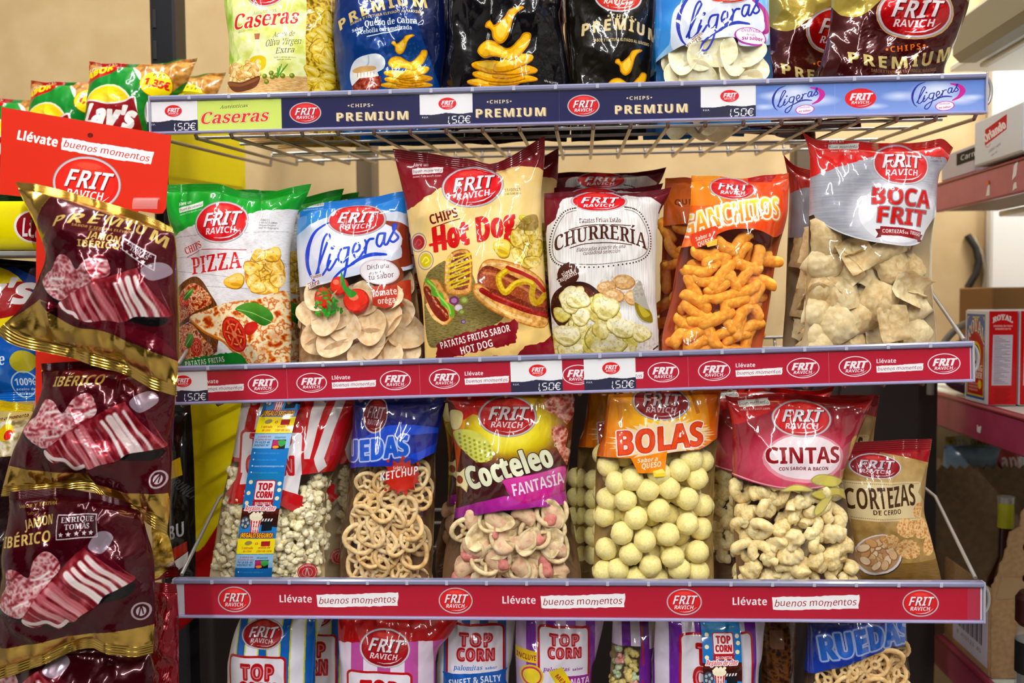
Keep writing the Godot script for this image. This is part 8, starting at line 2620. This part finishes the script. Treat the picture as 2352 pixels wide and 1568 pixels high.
		out.resize(src.size())
		for i in src.size(): out[i] = lut[src[i]]
		return Image.create_from_data(w, h, false, Image.FORMAT_RGBA8, out.to_byte_array())

	static func font(f: String) -> RID:
		if not fonts.has(f):
			var s := SystemFont.new()
			s.font_names = PackedStringArray([{"b": "Droid Sans", "r": "Droid Sans", "s": "Droid Serif", "t": "Droid Serif", "m": "Droid Sans Mono"}[f]])
			s.font_weight = 700 if f in ["b", "s"] else 400
			fonts[f] = [s, s.get_rids()[0]]
		return fonts[f][1]

	# words from xl, yl to xr, yr along the baseline, capitals h high
	func text(s: String, xl: float, yl: float, xr: float, yr: float, hh: float, col, f := "b", o := {}):
		var ts := TextServerManager.get_primary_interface()
		var rid := font(f)
		var pen := 0.0
		var gl := []
		var lo := 1e9
		var hi := -1e9
		var r := RandomNumberGenerator.new()
		r.seed = s.length() * 31 + int(xl)
		var jit: float = o.get("jit", 0.0)
		for i in s.length():
			var gi := ts.font_get_glyph_index(rid, 64, s.unicode_at(i), 0)
			var d := ts.font_get_glyph_contours(rid, 64, gi)
			var pts: PackedVector3Array = d.get("points", PackedVector3Array())
			var ends: PackedInt32Array = d.get("contours", PackedInt32Array())
			var cs := []
			var st := 0
			var dy := r.randf_range(-jit, jit) * 46.0
			var rt := r.randf_range(-jit, jit) * 1.2
			for e in ends:
				var c := PackedVector2Array()
				for q in range(st, e + 1):
					var v := Vector2(pts[q].x, pts[q].y).rotated(rt)
					c.append(Vector2(v.x + pen, v.y + dy))
					lo = minf(lo, v.x + pen)
					hi = maxf(hi, v.x + pen)
				st = e + 1
				if c.size() > 2: cs.append(c)
			gl.append(cs)
			pen += ts.font_get_glyph_advance(rid, 64, gi).x + o.get("track", 0.0)
		if hi <= lo: return
		var a := Vector2(xl, yl)
		var b := Vector2(xr, yr)
		var e := (b - a).normalized()
		var nrm := Vector2(e.y, -e.x)
		var len := a.distance_to(b)
		var skew: float = o.get("skew", 0.0)
		var arc: float = o.get("arc", 0.0)
		var grow: float = o.get("grow", 0.0)
		var sx := (len - absf(skew) * hh * 0.8) / (hi - lo)
		var sy := hh / 46.0
		var outl := []
		for cs in gl:
			var g := []
			for c in cs:
				var q := PackedVector2Array()
				for p in c:
					var X: float = (p.x - lo) * sx
					var t := X / len
					var Y: float = -p.y * sy * (1.0 + grow * (2.0 * absf(t - 0.5)))
					X += Y * skew
					var bow := arc * (4.0 * t * (1.0 - t))
					q.append(a + e * X + nrm * (Y + bow))
				g.append(q)
			outl.append(g)
		if o.has("shadow"):
			for g in outl:
				var sh := []
				for q in g: sh.append(Transform2D(0, o.shadow) * (q as PackedVector2Array))
				fill(sh, o.get("sc", Color(0.3, 0.02, 0.03)))
		if o.has("ow"):
			for step in o.ow.size():
				for g in outl:
					var big := 0.0
					for q in g:
						var ar := _area(q)
						if absf(ar) > absf(big): big = ar
					var cs := []
					for q in g:
						var hole_: bool = _area(q) * big < 0
						var qq: PackedVector2Array = _rev(q) if Geometry2D.is_polygon_clockwise(q) else q
						cs += Geometry2D.offset_polygon(qq, -o.ow[step] if hole_ else o.ow[step], Geometry2D.JOIN_ROUND)
					if cs.size(): fill(cs, o.oc[step])
		for g in outl:
			if g.size(): fill(g, col)

	func _area(q: PackedVector2Array) -> float:
		var t := 0.0
		for i in q.size(): t += q[i].cross(q[(i + 1) % q.size()])
		return t

	func _rev(q: PackedVector2Array) -> PackedVector2Array:
		var z := q.duplicate()
		z.reverse()
		return z

	# the oval maker's mark; st 0 with a silver rim, 1 a white ring on a coloured ground, 2 without a rim
	func mark(cx: float, cy: float, rx: float, ry: float, rot := 0.0, st := 0, ink := Color("e8e8ee"), base := Color("cf1a26"), dark := Color("8e0d18")):
		var keep := tf
		tf = tf * Transform2D(rot, Vector2(rx / 100.0, ry / 100.0), 0.0, Vector2(cx, cy))
		var E := func(a: float, b: float) -> PackedVector2Array:
			var p := PackedVector2Array()
			for i in 56: p.append(Vector2(cos(TAU * i / 56) * a, sin(TAU * i / 56) * b))
			return p
		if st == 0:
			fill([E.call(104.0, 105.0)], Color("8f8a90"))
			fill([E.call(102.0, 102.5)], Color("c6c2c8"))
			fill([E.call(96.0, 95.0)], dark)
			fill([E.call(95.0, 94.0)], [base, dark.lerp(base, 0.55)])
			fill([E.call(84.0, 80.0)], Color(base.lightened(0.06), 0.5))
			fill([Transform2D(0, Vector2(0, -62)) * (E.call(52.0, 24.0) as PackedVector2Array)], Color(1, 0.42, 0.34, 0.28))
			fill([Transform2D(0, Vector2(0, -68)) * (E.call(36.0, 13.0) as PackedVector2Array)], Color(1, 0.6, 0.5, 0.25))
		elif st == 1:
			fill([E.call(100.0, 100.0)], ink)
			fill([E.call(94.0, 92.0)], base)
		else:
			fill([E.call(100.0, 100.0)], base)
		var sd := {"skew": 0.22}
		if st == 0: sd.merge({"shadow": Vector2(3.5, 4.5), "sc": dark.darkened(0.25)})
		text("FRIT", -68, 18, 76, 18, 68, ink, "b", sd.merged({"ow": [2.2], "oc": [ink]}) if st != 0 else sd)
		text("RAVICH", -59, 57, 54, 57, 30, ink, "b", {"skew": 0.15})
		brush(PackedVector2Array([Vector2(-28, 76), Vector2(0, 80), Vector2(28, 76), Vector2(52, 63), Vector2(72, 40)]), 1, 6, 1, ink)
		tf = keep

	func chip(cx: float, cy: float, rx: float, ry: float, rot := 0.0, c := Color("e9bf4a"), dk := Color("b47a1c")):     # one printed potato crisp
		var p := PackedVector2Array()
		var a := rng.randf_range(0, 6)
		for i in 22:
			var t := TAU * i / 22
			var q := 1.0 + 0.12 * sin(2 * t + a) + 0.09 * sin(3 * t + 2 * a) + rng.randf_range(-0.03, 0.03)
			p.append(Vector2(cos(t) * rx * q, sin(t) * ry * q))
		var keep := tf
		tf = tf * Transform2D(rot, Vector2(cx, cy))
		fill([Transform2D(0, Vector2(rx * 0.04, ry * 0.1)) * p], dk.darkened(0.25))
		fill([p], dk.lerp(c, 0.45))
		var up := PackedVector2Array()
		var q2 := PackedVector2Array()
		for v in p:
			q2.append(v * 0.94 + Vector2(-0.03 * rx, -0.05 * ry))
			up.append(Vector2(v.x * 0.86, minf(v.y, ry * (0.12 * sin(v.x / rx * 3.0 + a))) * 0.86))
		fill([q2], c)
		fill([up], c.lightened(0.3))
		fill([Transform2D(0.2, Vector2(rx * 0.1, ry * 0.45)) * _e(rx * 0.6, ry * 0.22)], Color(dk, 0.45))
		fill([Transform2D(-0.3, Vector2(-rx * 0.2, -ry * 0.35)) * _e(rx * 0.35, ry * 0.14)], Color(c.lightened(0.7), 0.6))
		for i in 6:
			fill([Transform2D(0, Vector2(rng.randf_range(-0.7, 0.7) * rx, rng.randf_range(-0.6, 0.6) * ry)) * _e(rx * 0.045, rx * 0.035)], Color(dk, 0.6))
		tf = keep

	func _e(a: float, b: float) -> PackedVector2Array:
		var p := PackedVector2Array()
		for i in 24: p.append(Vector2(cos(TAU * i / 24) * a, sin(TAU * i / 24) * b))
		return p
